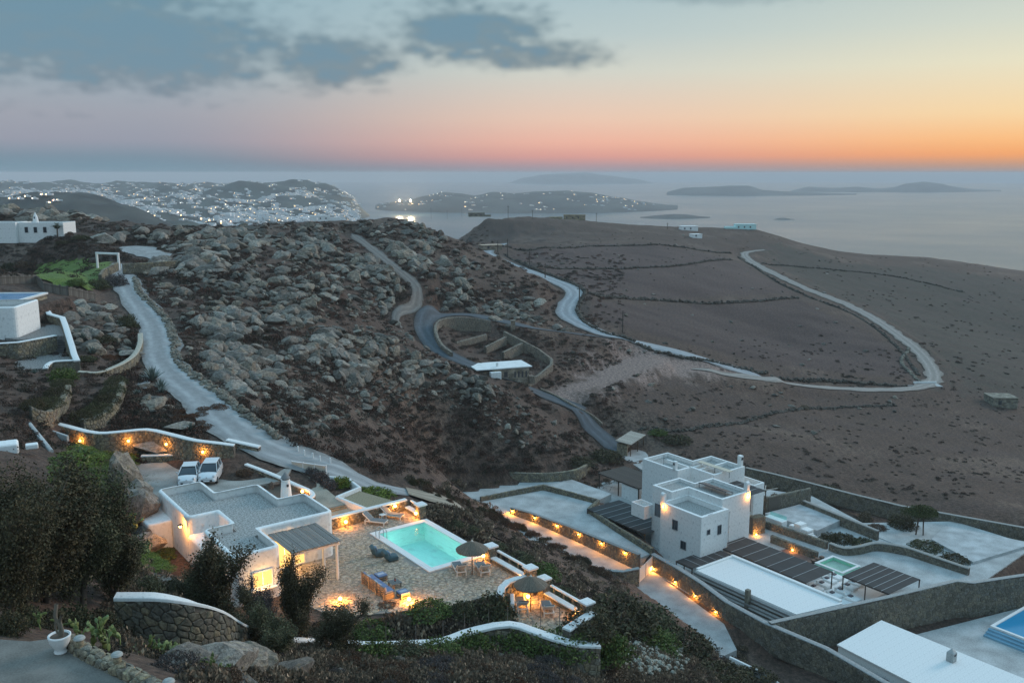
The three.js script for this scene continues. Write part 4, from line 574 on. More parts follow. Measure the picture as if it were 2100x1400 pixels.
function umbrella(pos, label) {
  const o = thing('thatched_umbrella', label, 'umbrella', pos, 0.4, 'thatched umbrellas'), N = 72, R = rng(seedN += 9), prof = [[0.06, 0.56], [0.3, 0.46], [0.65, 0.28], [0.98, 0.08], [1.14, -0.04], [1.16, -0.1], [1.0, -0.03], [0.5, 0.2], [0.07, 0.44]];
  const g = new THREE.LatheGeometry(prof.map(p => new THREE.Vector2(...p)), N), p = g.attributes.position; for (let i = 0; i < p.count; i++) { const x = p.getX(i), z = p.getZ(i), r = Math.hypot(x, z), a = Math.atan2(z, x), k = 1 + (fbm(n2, Math.cos(a) * 6, Math.sin(a) * 6, 3) * 0.05 + Math.sin(a * 36) * 0.012) * (r > 0.9 ? 1 : 0.4); p.setXYZ(i, x * k, p.getY(i) + Math.sin(a * 36) * 0.014 * r + fbm(n2b, x * 4, z * 4, 2) * 0.02, z * k); } g.computeVertexNormals();
  part('canopy', g, std(0.25, 0.215, 0.175, { map: rep(reedTex, 4, 1) }), o, [0, 1.95, 0]);
  for (let k = 0; k < 3; k++) { const rr = [0.42, 0.75, 1.05][k], tor = new THREE.TorusGeometry(rr, 0.014, 5, 40).rotateX(Math.PI / 2).translate(0, 1.95 + 0.56 - rr * 0.55 + 0.02, 0); part('binding', tor, M.wood, o); }
  part('crown_tuft', new THREE.ConeGeometry(0.13, 0.24, 10).translate(0, 2.56, 0), std(0.5, 0.46, 0.4), o); part('pole', cyl(0.04, 0.035, 2.45, 0, 0, 0, 8), M.wood, o); for (let k = 0; k < 6; k++) { const a = k / 6 * 6.283; part('strut', bar([0, 1.55, 0], [Math.cos(a) * 0.75, 1.98, Math.sin(a) * 0.75], 0.016), M.wood, o); } return o;
}
umbrella(at1(6.25, 0, 9.0), 'thatched beach umbrella between two loungers at the pool corner, upper terrace'); umbrella(at1(7.4, -1, 14.3), 'thatched beach umbrella in front of the orange-lit wall, lower terrace');
function beanBag(pos, turn, label) { const o = thing('bean_bag', label, 'bean bag', pos, turn, 'teal bean bags'); const m = std(0.085, 0.15, 0.17, { map: rep(grit, 2) }); const lump = (g, a) => { const p = g.attributes.position; for (let i = 0; i < p.count; i++) { const n = n3(p.getX(i) * 3, p.getY(i) * 3, p.getZ(i) * 3) * a; p.setXYZ(i, p.getX(i) * (1 + n), p.getY(i) * (1 + n * 0.6), p.getZ(i) * (1 + n)); } g.computeVertexNormals(); return g; }; part('seat', lump(rbox(0.82, 0.42, 0.85, 0.17, 0, 0, 0.05, 5), 0.07), m, o); const b = part('backrest', lump(rbox(0.8, 0.62, 0.34, 0.15, 0, 0, 0, 5), 0.08), m, o, [0, 0.22, -0.36]); b.rotation.x = -0.3; part('cushion', lump(rbox(0.46, 0.34, 0.16, 0.07, 0, 0, 0, 3), 0.05), std(0.22, 0.32, 0.42, { map: rep(grit, 2) }), o, [0.02, 0.42, -0.14]).rotation.x = -0.45; return o; }
beanBag(at1(2.55, 0, 2.1), face(1, 0.3), 'teal bean bag chair by the pool, the one nearer the villa'); beanBag(at1(2.9, 0, 3.35), face(1, 0.15), 'teal bean bag chair by the pool, the one nearer the sofa');
{
  const o = thing('pallet_sofa', 'long pallet-wood sofa with blue and white cushions on the terrace', 'sofa', at1(-0.35, 0, 7.25), PHI), L = 3.3;
  for (const y of [0.06, 0.2, 0.34]) part('slat', box(0.78, 0.05, L, 0.05, y, 0), palletWood, o); for (const z of [-1.55, -0.75, 0, 0.75, 1.55]) part('block', box(0.7, 0.34, 0.12, 0.05, 0, z), palletWood, o); for (const y of [0.5, 0.64, 0.78]) part('back_slat', box(0.05, 0.09, L, -0.34, y, 0), palletWood, o); for (const z of [-1.55, -0.5, 0.5, 1.55]) part('back_post', box(0.07, 0.9, 0.09, -0.38, 0, z), palletWood, o);
  for (const z of [-1.2, -0.4, 0.4, 1.2]) part('seat_cushion', rbox(0.7, 0.13, 0.76, 0.05, 0.08, 0.39, z, 3), blueCloth, o); [[-1.3, 0], [-0.75, 1], [-0.2, 0], [0.3, 1], [0.85, 1], [1.3, 0]].forEach(([z, k], i) => { const c = part('cushion', rbox(0.16, 0.4, 0.48, 0.07, 0, 0, 0, 3), k ? paleCloth : blueCloth, o, [-0.2, 0.5, z]); c.rotation.z = 0.25; c.rotation.y = (i % 3 - 1) * 0.15; });
  const ott = (pos, label) => { const q = thing('pallet_ottoman', label, 'ottoman', pos, PHI, 'blue pallet ottomans'); for (const y of [0.08, 0.24]) part('slat', box(0.72, 0.05, 0.72, 0, y, 0), palletWood, q); for (const x of [-0.28, 0.28]) for (const z of [-0.28, 0.28]) part('leg', box(0.1, 0.3, 0.1, x, 0, z), palletWood, q); part('cushion', rbox(0.72, 0.13, 0.72, 0.05, 0, 0.3, 0, 3), blueCloth, q); part('stripe', rbox(0.5, 0.02, 0.3, 0.008, 0, 0.425, 0), paleCloth, q); return q; };
  ott(at1(0.65, 0, 5.85), 'blue cushioned pallet ottoman at the pool end of the sofa'); ott(at1(0.55, 0, 9.15), 'blue cushioned pallet ottoman beside the terrace lamp');
  const t = thing('coffee_table', 'low wooden pallet coffee table in front of the sofa', 'table', at1(0.9, 0, 7.4), PHI); for (let i = 0; i < 6; i++) part('plank', box(0.11, 0.03, 0.8, -0.32 + i * 0.128, 0.32, 0), std(0.3, 0.32, 0.33, { map: rep(reedTex, 0.5, 0.5) }), t); for (const x of [-0.28, 0.28]) for (const z of [-0.33, 0.33]) part('leg', box(0.08, 0.32, 0.08, x, 0, z), palletWood, t);
  const b = thing('wine_bottle', 'dark wine bottle standing on the coffee table', 'bottle', at1(0.95, 0.35, 7.35)); part('body', new THREE.LatheGeometry([[0, 0], [0.045, 0], [0.045, 0.2], [0.016, 0.26], [0.016, 0.33], [0, 0.33]].map(p => new THREE.Vector2(...p)), 12), std(0.05, 0.012, 0.015, { roughness: 0.15 }), b); part('label', cyl(0.046, 0.046, 0.08, 0, 0.07, 0, 12), std(0.5, 0.1, 0.08), b);
}
// lamps on and around the terrace
gardenLamp(at1(3.05, 0, -4.35), 'glowing globe lamp at the foot of the terrace wall next to the villa', 4.2, 0.4); gardenLamp(at1(7.75, 0, -4.7), 'glowing globe lamp behind the second pool lounger', 4.2, 0.6); gardenLamp(at1(8.6, 0, -2.75), 'glowing globe lamp at the foot of the pool pillar', 3.4, 0.35);
gardenLamp(at1(-3.2, -0.15, 7.35), 'bright globe lamp on the ground between the dark trees and the sofa', 10, 0.3); gardenLamp(at1(0.45, -0.15, 10.1), 'bright globe lamp on the ground beside the round shrub and ottoman', 10, 0.3);
gardenLamp(at1(8.25, 0, 7.5), 'globe lamp hidden behind the upper thatched umbrella', 2.2, 0.3); gardenLamp(at1(8.3, 0, 12.0), 'globe lamp at the lower end of the long bench', 1.6, 0.25); gardenLamp(at1(8.1, -1, 13.1), 'globe lamp lighting the curved wall behind the lower umbrella', 6, 0.3); gardenLamp(at1(9.25, -1, 16.95), 'globe lamp in the corner of the lower terrace by the last pillar', 3.5, 0.3);
gardenLamp(at1(3.0, 0.1, -5.7), 'globe lamp in the small yellow-lit court behind the terrace wall', 9, 0.3);
wallLamp(at1(-9.42, 2.75, -5.4), PHI - Math.PI / 2, 'orange lamp at the top corner of the villa above its left wall', 9);
// parking court, drive, garden behind the house
structure('parking_court', slab([L1(-7.8, -27.2), L1(2.2, -22), L1(4.4, -17.6), L1(2.0, -14.2), L1(-2.4, -14.4), L1(-9, -16.5)], 1.5, 0.8), std(0.36, 0.345, 0.32, { map: rep(mottle, 0.15) }));
const driveH = (x, z) => { const dx = x - O1[0], dz = z - O1[1], u = dx * Math.sin(PHI) + dz * Math.cos(PHI); return lerp(1.53, 0.3, sstep(-19.5, -8.8, u)); };
structure('garden_path', slab([L1(2.3, -20.8), L1(4.3, -17.8), L1(5.1, -12.5), L1(5.0, -8.3), L1(2.8, -8.4), L1(2.9, -11), L1(2.2, -16)], driveH, 0.9), std(0.40, 0.35, 0.285, { map: rep(mottle, 0.15) }));
structure('garden_court', slab([L1(0.3, -8.4), L1(5.0, -8.35), L1(5.5, -5.3), L1(0.3, -5.2)], 0.08, 0.5), std(0.42, 0.35, 0.26, { map: rep(mottle, 0.2) }));
{ const o = thing('stone_steps', 'two shallow stone steps from the drive to the small court', 'steps', at1(3.9, 0.08, -8.35), PHI); part('step', rbox(2.2, 0.12, 0.5, 0.03), stoneMats[4], o); part('step', rbox(2.2, 0.13, 0.3, 0.03, 0, 0.12, -0.1), stoneMats[3], o); }
stoneWall('planter_wall', 'white-capped curved planter wall around the dark bed behind the villa chimney', 'wall', [w1(0.4, -18.9, 1.3, 2.0), w1(1.5, -15.4, 1.0, 1.75), w1(2.3, -12.3, 0.6, 1.5), w1(2.7, -10.2, 0.4, 1.4), w1(2.3, -9.0, 0.3, 1.4), w1(1.2, -8.6, 0.2, 1.4)], { curved: true, thick: 0.32, size: 0.3, cap: M.cap, capW: 0.05 });
structure('planting_bed', slab([L1(-2.3, -14.3), L1(0.2, -18.7), L1(1.4, -15.4), L1(2.2, -12.3), L1(2.5, -10.2), L1(2.0, -9.1), L1(-2, -9.6)], 1.15, 1.2), std(0.15, 0.115, 0.085, { map: soilTex }));
plasterWall('garden_wall', 'white low wall framing the lawn bed beside the drive', [w1(5.0, -10.0, 0.2, 0.62), w1(7.7, -11.0, 0.2, 0.62), w1(7.75, -13.4, 0.3, 0.8), w1(6.4, -14.6, 0.4, 0.9)], { thick: 0.28, mat: M.cap }); plasterWall('garden_wall', 'white low wall between the lawn bed and the lit court', [w1(5.0, -10.0, 0.0, 0.62), w1(5.75, -5.5, 0.0, 0.62)], { thick: 0.3, mat: M.cap });
structure('lawn_bed', slab([L1(5.2, -9.8), L1(7.6, -10.8), L1(9.2, -5.4), L1(5.9, -5.5)], 0.3, 0.6), std(0.42, 0.36, 0.24, { map: soilTex }));
gardenLamp(at1(2.05, 1.2, -10.4), 'small lamp on the planter bed next to the villa chimney', 1.6, 0.25); gardenLamp(at1(0.75, 1.2, -16.9), 'small lamp at the far end of the planter bed near the cars', 2, 0.15);
// sliding gate, gate posts, pier
{ const a = at1(4.3, 1.0, -17.6), o = thing('sliding_gate', 'cream sliding gate panel standing open beside the drive', 'gate', at1(5.25, 0.85, -16.2), face(0.62, 1)); part('panel', rbox(0.08, 0.85, 3.7, 0.02, 0, 0.15, 0), std(0.62, 0.56, 0.47, { map: plasterTex }), o); for (const z of [-1.85, -0.6, 0.65, 1.85]) part('upright', box(0.12, 1.05, 0.09, 0, 0.05, z), M.cap, o); part('top_rail', box(0.12, 0.06, 3.8, 0, 1.0, 0), M.cap, o); for (const z of [-1.5, 1.5]) part('wheel', new THREE.CylinderGeometry(0.09, 0.09, 0.06, 12).rotateZ(Math.PI / 2).translate(0.06, 0.06, z), M.darkMetal, o); part('track', box(0.1, 0.03, 7, 0, -0.02, -1.8), M.darkMetal, o); }
stoneWall('parking_wall', 'low white-capped wall along the back of the parking court', 'wall', [w1(-6.6, -26.9, 1.5, 2.1), w1(1.6, -22.3, 1.5, 2.1)], { thick: 0.3, size: 0.26, cap: M.cap }); stoneWall('gate_pier', 'stone pier wall with white cap at the villa entrance', 'pier', [w1(0.4, -23.6, 1.5, 3.2), w1(2.6, -21.2, 1.4, 2.7)], { thick: 0.5, size: 0.3, cap: M.cap });
{ const P = [[54, 851, 5.6], [100, 864, 5.2], [137, 874, 4.8], [200, 888, 4.4], [250, 885, 4.3], [300, 881, 4.2], [350, 891, 4.0], [400, 903, 3.8], [450, 909, 3.6], [480, 913, 3.4]].map(([a, b, h], i) => { const p = onY(a, b, h); return [p[0], p[2], h - 2.6, h]; });
  const rw = stoneWall('retaining_wall', 'long golden-lit stone retaining wall with four lamps behind the parked cars', 'wall', P, { curved: true, thick: 0.6, size: 0.38, cap: M.cap, capH: 0.07, capW: 0.02, fine: true, sides: [1, -1] });
  const wl = walk(P, true); const spot = px => { let best = 1e9, q; for (let s = 0; s < wl.L; s += 0.1) { const a = wl.at(s), d = Math.abs(proj(a.x, a.t - 0.8, a.z)[0] - px); if (d < best) { best = d; q = a; } } const k = q.nz > 0 ? 1 : -1; return [[q.x + q.nx * k * 0.4, q.t - 0.8, q.z + q.nz * k * 0.4], Math.atan2(q.nx * k, q.nz * k)]; };
  [[173, 'first from the green slope', 2.6], [260.5, 'on its highest stretch', 2.6], [349, 'above the large boulder', 2.2], [420, 'last before the entrance pier', 2.2]].forEach(([px, where, p]) => { const [at, turn] = spot(px); wallLamp(at, turn, 'wall lamp on the golden retaining wall, ' + where, p, 'lamps on the retaining wall', false); });
}
for (let i = 0; i < 5; i++) { const [a, b] = [[611, 929], [623.7, 937], [641, 943], [656, 949], [677, 953]][i], p = G(a, b); const o = thing('bollard', ['first', 'second', 'third', 'fourth', 'fifth'][i] + ' short white bollard along the gravel road, counted from the uphill end', 'bollard', [p[0], p[1] - 0.05, p[2]], 0, 'white bollards'); part('post', cyl(0.09, 0.085, 0.7, 0, 0, 0, 10), M.cap, o); part('top', new THREE.SphereGeometry(0.085, 10, 6, 0, 6.283, 0, 1.571).translate(0, 0.7, 0), M.cap, o); }
// cars
function car(pos, turn, label, style) {
  const o = thing('parked_car', label, 'car', pos, turn, 'white parked cars'), paint = new THREE.MeshPhysicalMaterial({ color: new THREE.Color(0.68, 0.69, 0.70), roughness: 0.35, clearcoat: 0.8, clearcoatRoughness: 0.1 });
  const W = 0.80, tall = style ? 1.46 : 1.54; // section loft along z: rear (-z) to nose (+z)
  const S = [[-1.78, 0.42, 0.95, 0.70, 0.95], [-1.72, 0.3, 1.02, 0.76, 0.98], [-1.2, 0.24, 1.0, 0.80, 1.0], [-0.2, 0.22, 0.98, 0.81, 0.99], [0.75, 0.24, 0.97, 0.81, 0.98], [1.25, 0.26, 0.92, 0.79, 0.94], [1.62, 0.3, 0.78, 0.73, 0.82], [1.80, 0.42, 0.62, 0.58, 0.66]];
  const sect = (z, y0, y1, w, yc) => [[-w, y0], [-w * 1.02, (y0 + y1) / 2], [-w * 0.95, y1 - 0.03], [-w * 0.6, yc], [0, yc + 0.02], [w * 0.6, yc], [w * 0.95, y1 - 0.03], [w * 1.02, (y0 + y1) / 2], [w, y0]].map(p => [p[0], p[1], z]);
  const loft = rings => { const pos = []; const t = (...v) => v.forEach(q => pos.push(...q)); for (let i = 0; i < rings.length - 1; i++) for (let k = 0; k < rings[i].length; k++) { const j = (k + 1) % rings[i].length; t(rings[i][k], rings[i][j], rings[i + 1][k]); t(rings[i][j], rings[i + 1][j], rings[i + 1][k]); } for (const [r, f] of [[rings[0], 1], [rings[rings.length - 1], 0]]) for (let k = 1; k < r.length - 1; k++) f ? t(r[0], r[k + 1], r[k]) : t(r[0], r[k], r[k + 1]); const g = new THREE.BufferGeometry(); g.setAttribute('position', new THREE.Float32BufferAttribute(pos, 3)); return toCreasedNormals(mergeVertices(g), 0.75); };
  const flip = g => { const p = g.attributes.position.array.slice(); return g; };
  part('body', loft(S.map(s => sect(...s))), paint, o);
  const cab = style ? [[-1.66, 0.95, 0.66, 0.74], [-1.45, 1.25, 0.62, 0.7], [-1.0, tall - 0.04, 0.58, 0.7], [-0.2, tall, 0.58, 0.72], [0.25, tall - 0.06, 0.56, 0.72], [1.1, 0.96, 0.64, 0.76]] : [[-1.72, 0.96, 0.66, 0.75], [-1.6, 1.35, 0.62, 0.72], [-1.3, tall - 0.03, 0.6, 0.7], [-0.2, tall, 0.6, 0.72], [0.35, tall - 0.06, 0.58, 0.72], [1.0, 0.96, 0.66, 0.76]];
  part('cabin', loft(cab.map(([z, y, wt, wb]) => [[-wb, 0.88, z], [-wb, 0.96, z], [-wt, y - 0.02, z], [-wt * 0.85, y, z], [wt * 0.85, y, z], [wt, y - 0.02, z], [wb, 0.96, z], [wb, 0.88, z]])), M.glass, o);
  part('roof', rbox(1.2, 0.07, style ? 1.35 : 1.62, 0.03, 0, tall - 0.035, style ? -0.42 : -0.5, 3), paint, o);
  for (const s of [-1, 1]) { for (const z of [0.62, -0.35, -1.25]) { const p = part('door_pillar', beam([s * 0.765, 0.95, z === 0.62 ? 1.02 : z], [s * 0.60, tall - 0.02, z === 0.62 ? 0.3 : z], 0.05, 0.09), paint, o); } part('headlight', rbox(0.2, 0.2, 0.26, 0.06, s * 0.58, 0.66, 1.6, 3), std(0.6, 0.62, 0.64, { roughness: 0.1 }), o); part('mirror', rbox(0.16, 0.13, 0.09, 0.04, s * 0.93, 0.98, 0.62, 2), paint, o); part('tail_light', rbox(0.14, 0.36, 0.05, 0.02, s * 0.66, 0.75, -1.76), std(0.3, 0.02, 0.02, { roughness: 0.2 }), o); for (const z of [1.15, -1.15]) { const w = part('wheel', new THREE.CylinderGeometry(0.29, 0.29, 0.2, 20).rotateZ(Math.PI / 2).translate(s * 0.73, 0.29, z), std(0.02, 0.02, 0.02), o); part('hubcap', new THREE.CylinderGeometry(0.18, 0.18, 0.03, 14).rotateZ(Math.PI / 2).translate(s * 0.835, 0.29, z), M.metal, w); } }
  part('bumper', rbox(1.45, 0.24, 0.2, 0.08, 0, 0.3, 1.72, 3), paint, o); part('grille', rbox(0.95, 0.17, 0.06, 0.03, 0, 0.34, 1.81), M.darkMetal, o); part('number_plate', rbox(0.52, 0.11, 0.02, 0.006, 0, 0.37, 1.85), std(0.75, 0.76, 0.78), o); part('badge', new THREE.CylinderGeometry(0.05, 0.05, 0.02, 12).rotateX(Math.PI / 2).translate(0, 0.7, 1.79), M.metal, o); part('windscreen_wiper', bar([-0.3, 0.99, 1.06], [0.25, 1.06, 0.98], 0.012), M.darkMetal, o); return o;
}
car(at1(-3.05, 1.52, -18.3), 0.12, 'white hatchback parked on the court beside the planting bed', 0); car(at1(-4.75, 1.52, -18.7), 0.18, 'white rounded small car parked half hidden behind the villa parapet', 1);
// flat white lid stone on the slope, thin fence posts behind the boundary wall
{ const p = G(857, 1088); single('flat_stone', rbox(1.5, 0.18, 1.0, 0.08), M.cap, 'flat white stone slab on the slope beyond the pool pillar', 'stone', [p[0], p[1] + 0.05, p[2]], 0.5); }
[[0.2, 14.7], [1.8, 14.7], [3.4, 15.1], [4.6, 15.5], [6.2, 16.9], [7.2, 17.6], [-1.4, 14.1], [-3.0, 13.2]].forEach(([v, u], i) => { const o = thing('fence_post', 'thin rusty iron fence post behind the curving boundary wall', 'post', at1(v, -1.3, u), 0, 'thin fence posts'); part('rod', cyl(0.022, 0.022, 1.9, 0, 0, 0, 6), std(0.16, 0.13, 0.11), o); part('tip', cyl(0.03, 0.01, 0.08, 0, 1.9, 0, 6), M.darkMetal, o); });
// ---------------------------------------------------------------- the lower villa, its courts and terraces
const w2 = (v, u, b, t) => { const p = L2(v, u); return [p[0], p[1], level(b), level(t)]; };
const slab2 = (poly, y, skirt) => slab(poly, typeof y === 'function' ? y : level(y), skirt);
const GY = -25;
const greyStone = [[0.24, 0.215, 0.185], [0.29, 0.26, 0.225], [0.20, 0.18, 0.155], [0.27, 0.25, 0.23], [0.32, 0.28, 0.23]].map(c => std(...c, { map: rep(stoneTex, 0.7) }));
structure('courtyard', slab2([L2(-8.6, -1.5), L2(-3.5, -19), L2(6, -36), L2(24, -26), L2(34, -6), L2(30, 6), L2(42, 14), L2(42, 26), L2(20, 28), L2(-11.4, 20.5), L2(-10.6, 13.5)], GY, 1), M.concrete);
structure('upper_court', slab2([L2(-19.4, -38.6), L2(-14.4, -33.6), L2(-3, -31.8), L2(0, -21), L2(-3.7, -19.4), L2(-7.2, -2.4), L2(-9.6, -2.2), L2(-10.9, -15.6), L2(-12.1, -23.4), L2(-13.1, -26.8), L2(-19.4, -27)], -23.38, 1.4), M.concrete);
structure('upper_court', slab2([L2(-17.5, -39.5), L2(1.8, -36.5), L2(4.3, -34.7), L2(4.9, -23.7), L2(0.6, -22.6), L2(-2.4, -32.2), L2(-14.3, -34.2)], -23.5, 1.2), M.concrete);
structure('drive_lane', slab2([L2(-19.4, -27), L2(-13.2, -26.8), L2(-12.3, -23.4), L2(-11.1, -15.6), L2(-10, -2), L2(-8.6, -0.6), L2(-12.4, 15), L2(-16, 20), L2(-19, 20), L2(-15, 2), L2(-17, -4), L2(-18.5, -12)], laneH, 1), std(0.41, 0.405, 0.40, { map: rep(mottle, 0.12) }));
// main house: tower and taller block
const villa2 = thing('white_tower_house', 'white cubic two-storey house with roof terraces and two lit wall lamps above dark pergolas', 'house', [O2[0], GY, O2[1]], PHI);
{
  const T = [[0, -7.9], [5.7, -7.9], [5.7, 0], [0, 0]], B = [[2.0, -11.6], [7.8, -11.6], [7.8, -8.5], [11.8, -8.5], [11.8, -1.1], [5.5, -1.1], [5.5, -7.6], [2.0, -7.6]];
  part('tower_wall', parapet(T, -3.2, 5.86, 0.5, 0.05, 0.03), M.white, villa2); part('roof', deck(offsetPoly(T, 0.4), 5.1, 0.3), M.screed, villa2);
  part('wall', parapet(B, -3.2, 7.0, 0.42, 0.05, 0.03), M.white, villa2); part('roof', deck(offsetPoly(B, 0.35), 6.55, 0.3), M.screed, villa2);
  windowPart(villa2, -0.03, 2.6, -4.9, 0.9, 1.35, 'v-', M.glass, M.shutter, 1); windowPart(villa2, -0.03, 0.2, -3.2, 0.9, 1.1, 'v-', M.glass, M.shutter, 1); windowPart(villa2, 1.5, 3.1, 0.03, 0.5, 0.6, 'u+', M.glass, M.shutter, 0); windowPart(villa2, 3.8, 2.6, 0.03, 0.65, 1.25, 'u+', M.glass, M.shutter, 1);
  part('balcony', parapet([[0.2, -14.2], [2.2, -14.2], [2.2, -11.4], [0.2, -11.4]], 2.0, 4.0, 0.2, 0.05, 0.03), M.white, villa2); part('balcony_floor', box(1.9, 0.2, 2.7, 1.2, 2.2, -12.8), M.cap, villa2); windowPart(villa2, 1.97, 2.5, -10.4, 0.9, 1.8, 'v-', M.shutter, M.shutter, 0);
  // hooded chimneys
  const hood = (v, u, y, t) => { const c = part('chimney', rbox(0.7, 1.6, 0.6, 0.08, 0, -0.5, 0), M.white, villa2, [v, y, u], t); part('hood', merge([new THREE.CylinderGeometry(0.33, 0.33, 0.62, 14, 1, false, 0, Math.PI).rotateX(Math.PI / 2).rotateZ(Math.PI / 2).translate(0, 1.1, 0)]), M.white, c); part('flue', box(0.3, 0.36, 0.3, 0.24, 0.62, 0), M.darkMetal, c); };
  hood(0.25, -7.6, 5.86, 0); hood(11.3, -1.5, 7.0, 1.57);
  // roof racks with slats
  const rk = part('solar_rack', merge([[7.6, -7.4], [7.6, -2.4], [9.2, -7.4], [9.2, -2.4], [7.6, -4.9], [9.2, -4.9]].map(([v, u]) => bar([v, 6.5, u], [v, v < 8 ? 7.3 : 6.9, u], 0.035)).concat([beam([7.6, 7.3, -7.6], [7.6, 7.3, -2.2], 0.06, 0.06), beam([9.2, 6.9, -7.6], [9.2, 6.9, -2.2], 0.06, 0.06)])), M.darkMetal, villa2);
  for (let i = 0; i < 4; i++) { const p = part('solar_panel', box(1.7, 0.05, 1.22, 0, 0, 0), std(0.03, 0.035, 0.045, { roughness: 0.25 }), rk, [8.4, 7.16, -6.9 + i * 1.32]); p.rotation.z = -0.245; }
  part('gutter', merge([bar([1.4, 5.9, -0.1], [2.4, 5.95, -0.05], 0.03), bar([5.75, 0, 0.05], [5.75, 5.5, 0.05], 0.035)]), M.metal, villa2);
}
wallLamp(atHouse(-0.02, GY + 5.35, -7.2), PHI - Math.PI / 2, 'lit lamp high on the tower wall under the hooded chimney', 6, 'wall lamps of the lower villa', false); wallLamp(atHouse(11.2, GY + 6.3, -1.06), PHI, 'lit lamp high on the taller block beside its corner chimney', 6, 'wall lamps of the lower villa', false);
{ // house behind
  const o = thing('white_house', 'white cubic house with stepped roof behind the tower house', 'house', [O2[0], GY, O2[1]], PHI), B = [[11.6, -23.5], [17.5, -23.5], [17.5, -17.8], [22, -17.8], [22, -10.6], [14.6, -10.6], [14.6, -15.5], [11.6, -15.5]];
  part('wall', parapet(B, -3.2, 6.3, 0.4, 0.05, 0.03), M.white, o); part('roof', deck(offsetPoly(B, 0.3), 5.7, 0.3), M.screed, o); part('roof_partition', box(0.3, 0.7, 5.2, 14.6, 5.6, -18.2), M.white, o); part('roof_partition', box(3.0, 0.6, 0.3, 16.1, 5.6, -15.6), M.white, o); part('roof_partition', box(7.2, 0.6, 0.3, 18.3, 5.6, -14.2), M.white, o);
  const c = part('chimney', rbox(0.7, 2.2, 0.7, 0.08, 21.5, 5.9, -11.2), M.white, o); part('flue', box(0.36, 0.4, 0.1, 21.5, 7.4, -10.82), M.darkMetal, c); const c2 = part('chimney', rbox(0.6, 1.7, 0.6, 0.08, 11.9, 5.9, -16.4), M.white, o); part('flue', box(0.1, 0.36, 0.3, 11.57, 7.0, -16.4), M.darkMetal, c2);
  part('awning', box(1.0, 0.08, 6.6, 17.0, 6.7, -12.6), std(0.55, 0.48, 0.38), o); part('awning_post', merge([-15.5, -12.6, -9.9 + 0.3].map(u => bar([17, 5.6, u], [17, 6.7, u], 0.04))), M.darkMetal, o); part('antenna', merge([bar([13, 5.9, -20], [13, 7.6, -20], 0.03), bar([12.6, 7.3, -20], [13.4, 7.3, -20], 0.02), bar([12.7, 7.0, -20], [13.3, 7.0, -20], 0.02)]), M.darkMetal, o);
  part('side_wing', parapet([[22, -14.5], [24.6, -14.5], [24.6, -8.6], [22, -8.6]], -3.2, 3.6, 0.3, 0.05, 0.03), M.white, o); windowPart(o, 16.5, 2.2, -10.55, 1.2, 1.4, 'u+', M.glass, M.shutter, 1);
}
// dark screen pergolas: panels, pale battens, posts, beams
function screenPergola(label, v0, v1, u0, u1, y, n, posts, alongV = false, frame = at2) {
  const o = thing('screen_pergola', label, 'pergola', frame((v0 + v1) / 2, GY, (u0 + u1) / 2), PHI, 'dark screen pergolas'), w = v1 - v0, l = u1 - u0, R = rng(seedN += 3), yy = y - GY; const mats = [[0.055, 0.06, 0.066], [0.065, 0.066, 0.07], [0.05, 0.054, 0.06]].map(c => std(...c, { roughness: 0.75, map: rep(reedTex, 2, 2) })), pale = std(0.36, 0.37, 0.37);
  for (let i = 0; i < n; i++) { if (alongV) { const s = w / n; part('screen', box(s - 0.06, 0.04, l, -w / 2 + s * (i + 0.5), yy - R() * 0.02, 0), mats[i % 3], o); if (i) part('batten', box(0.06, 0.06, l + 0.1, -w / 2 + s * i, yy, 0), pale, o); } else { const s = l / n; part('screen', box(w, 0.04, s - 0.06, 0, yy - R() * 0.02, -l / 2 + s * (i + 0.5)), mats[i % 3], o); if (i) part('batten', box(w + 0.1, 0.06, 0.06, 0, yy, -l / 2 + s * i), pale, o); } }
  part('beam', box(0.12, 0.16, l, -w / 2 + 0.06, yy - 0.18, 0), M.darkWood, o); part('beam', box(0.12, 0.16, l, w / 2 - 0.06, yy - 0.18, 0), M.darkWood, o); for (const [a, b] of posts) part('post', box(0.12, yy - 0.18, 0.12, a * (w / 2 - 0.06), 0, b * (l / 2 - 0.1)), M.darkWood, o); return o;
}
const four = [[-1, -1], [1, -1], [-1, 1], [1, 1], [1, 0], [-1, 0]];
screenPergola('long dark screen pergola lit warm at its top end along the tower house', 0.0, 5.9, 0.9, 17.7, -22.3, 8, four); screenPergola('narrow dark screen pergola in front of the tower house doorway', -8.0, -0.1, 2.6, 5.7, -22.45, 5, four, true); screenPergola('square dark screen pergola beyond the white daybeds', 5.9, 13.2, 18.3, 25.2, -22.5, 6, four); screenPergola('dark screen pergola between the upper court and the tower house', -4.6, 2.4, -19.4, -6.2, -22.5, 8, four); screenPergola('raised dark screen pergola bridging the two white houses', 15.4, 20, -10.5, -4.6, -20.7, 4, four, false, atHouse);
{ const o = thing('carport', 'brown flat-roofed carport beside the tower house', 'carport', at2(11, GY, -25.4), PHI); part('roof', box(6.6, 0.16, 10.5, 0, 2.7, 0), std(0.115, 0.10, 0.09, { map: rep(reedTex, 3, 3) }), o); for (const x of [-3.1, 3.1]) for (const z of [-5, 0, 5]) part('post', box(0.16, 2.7, 0.16, x, 0, z), M.darkWood, o); part('back_wall', box(0.2, 2.5, 4, -3.0, 0, 2.8), M.white, o); part('side_wall', box(2.6, 1.6, 0.2, -1.2, 0, 5.1), M.white, o); }
structure('pale_pad', slab2([L2(9.6, -34.4), L2(13.3, -33.9), L2(14, -31), L2(9.2, -31)], GY + 0.1, 0.5), M.concrete);
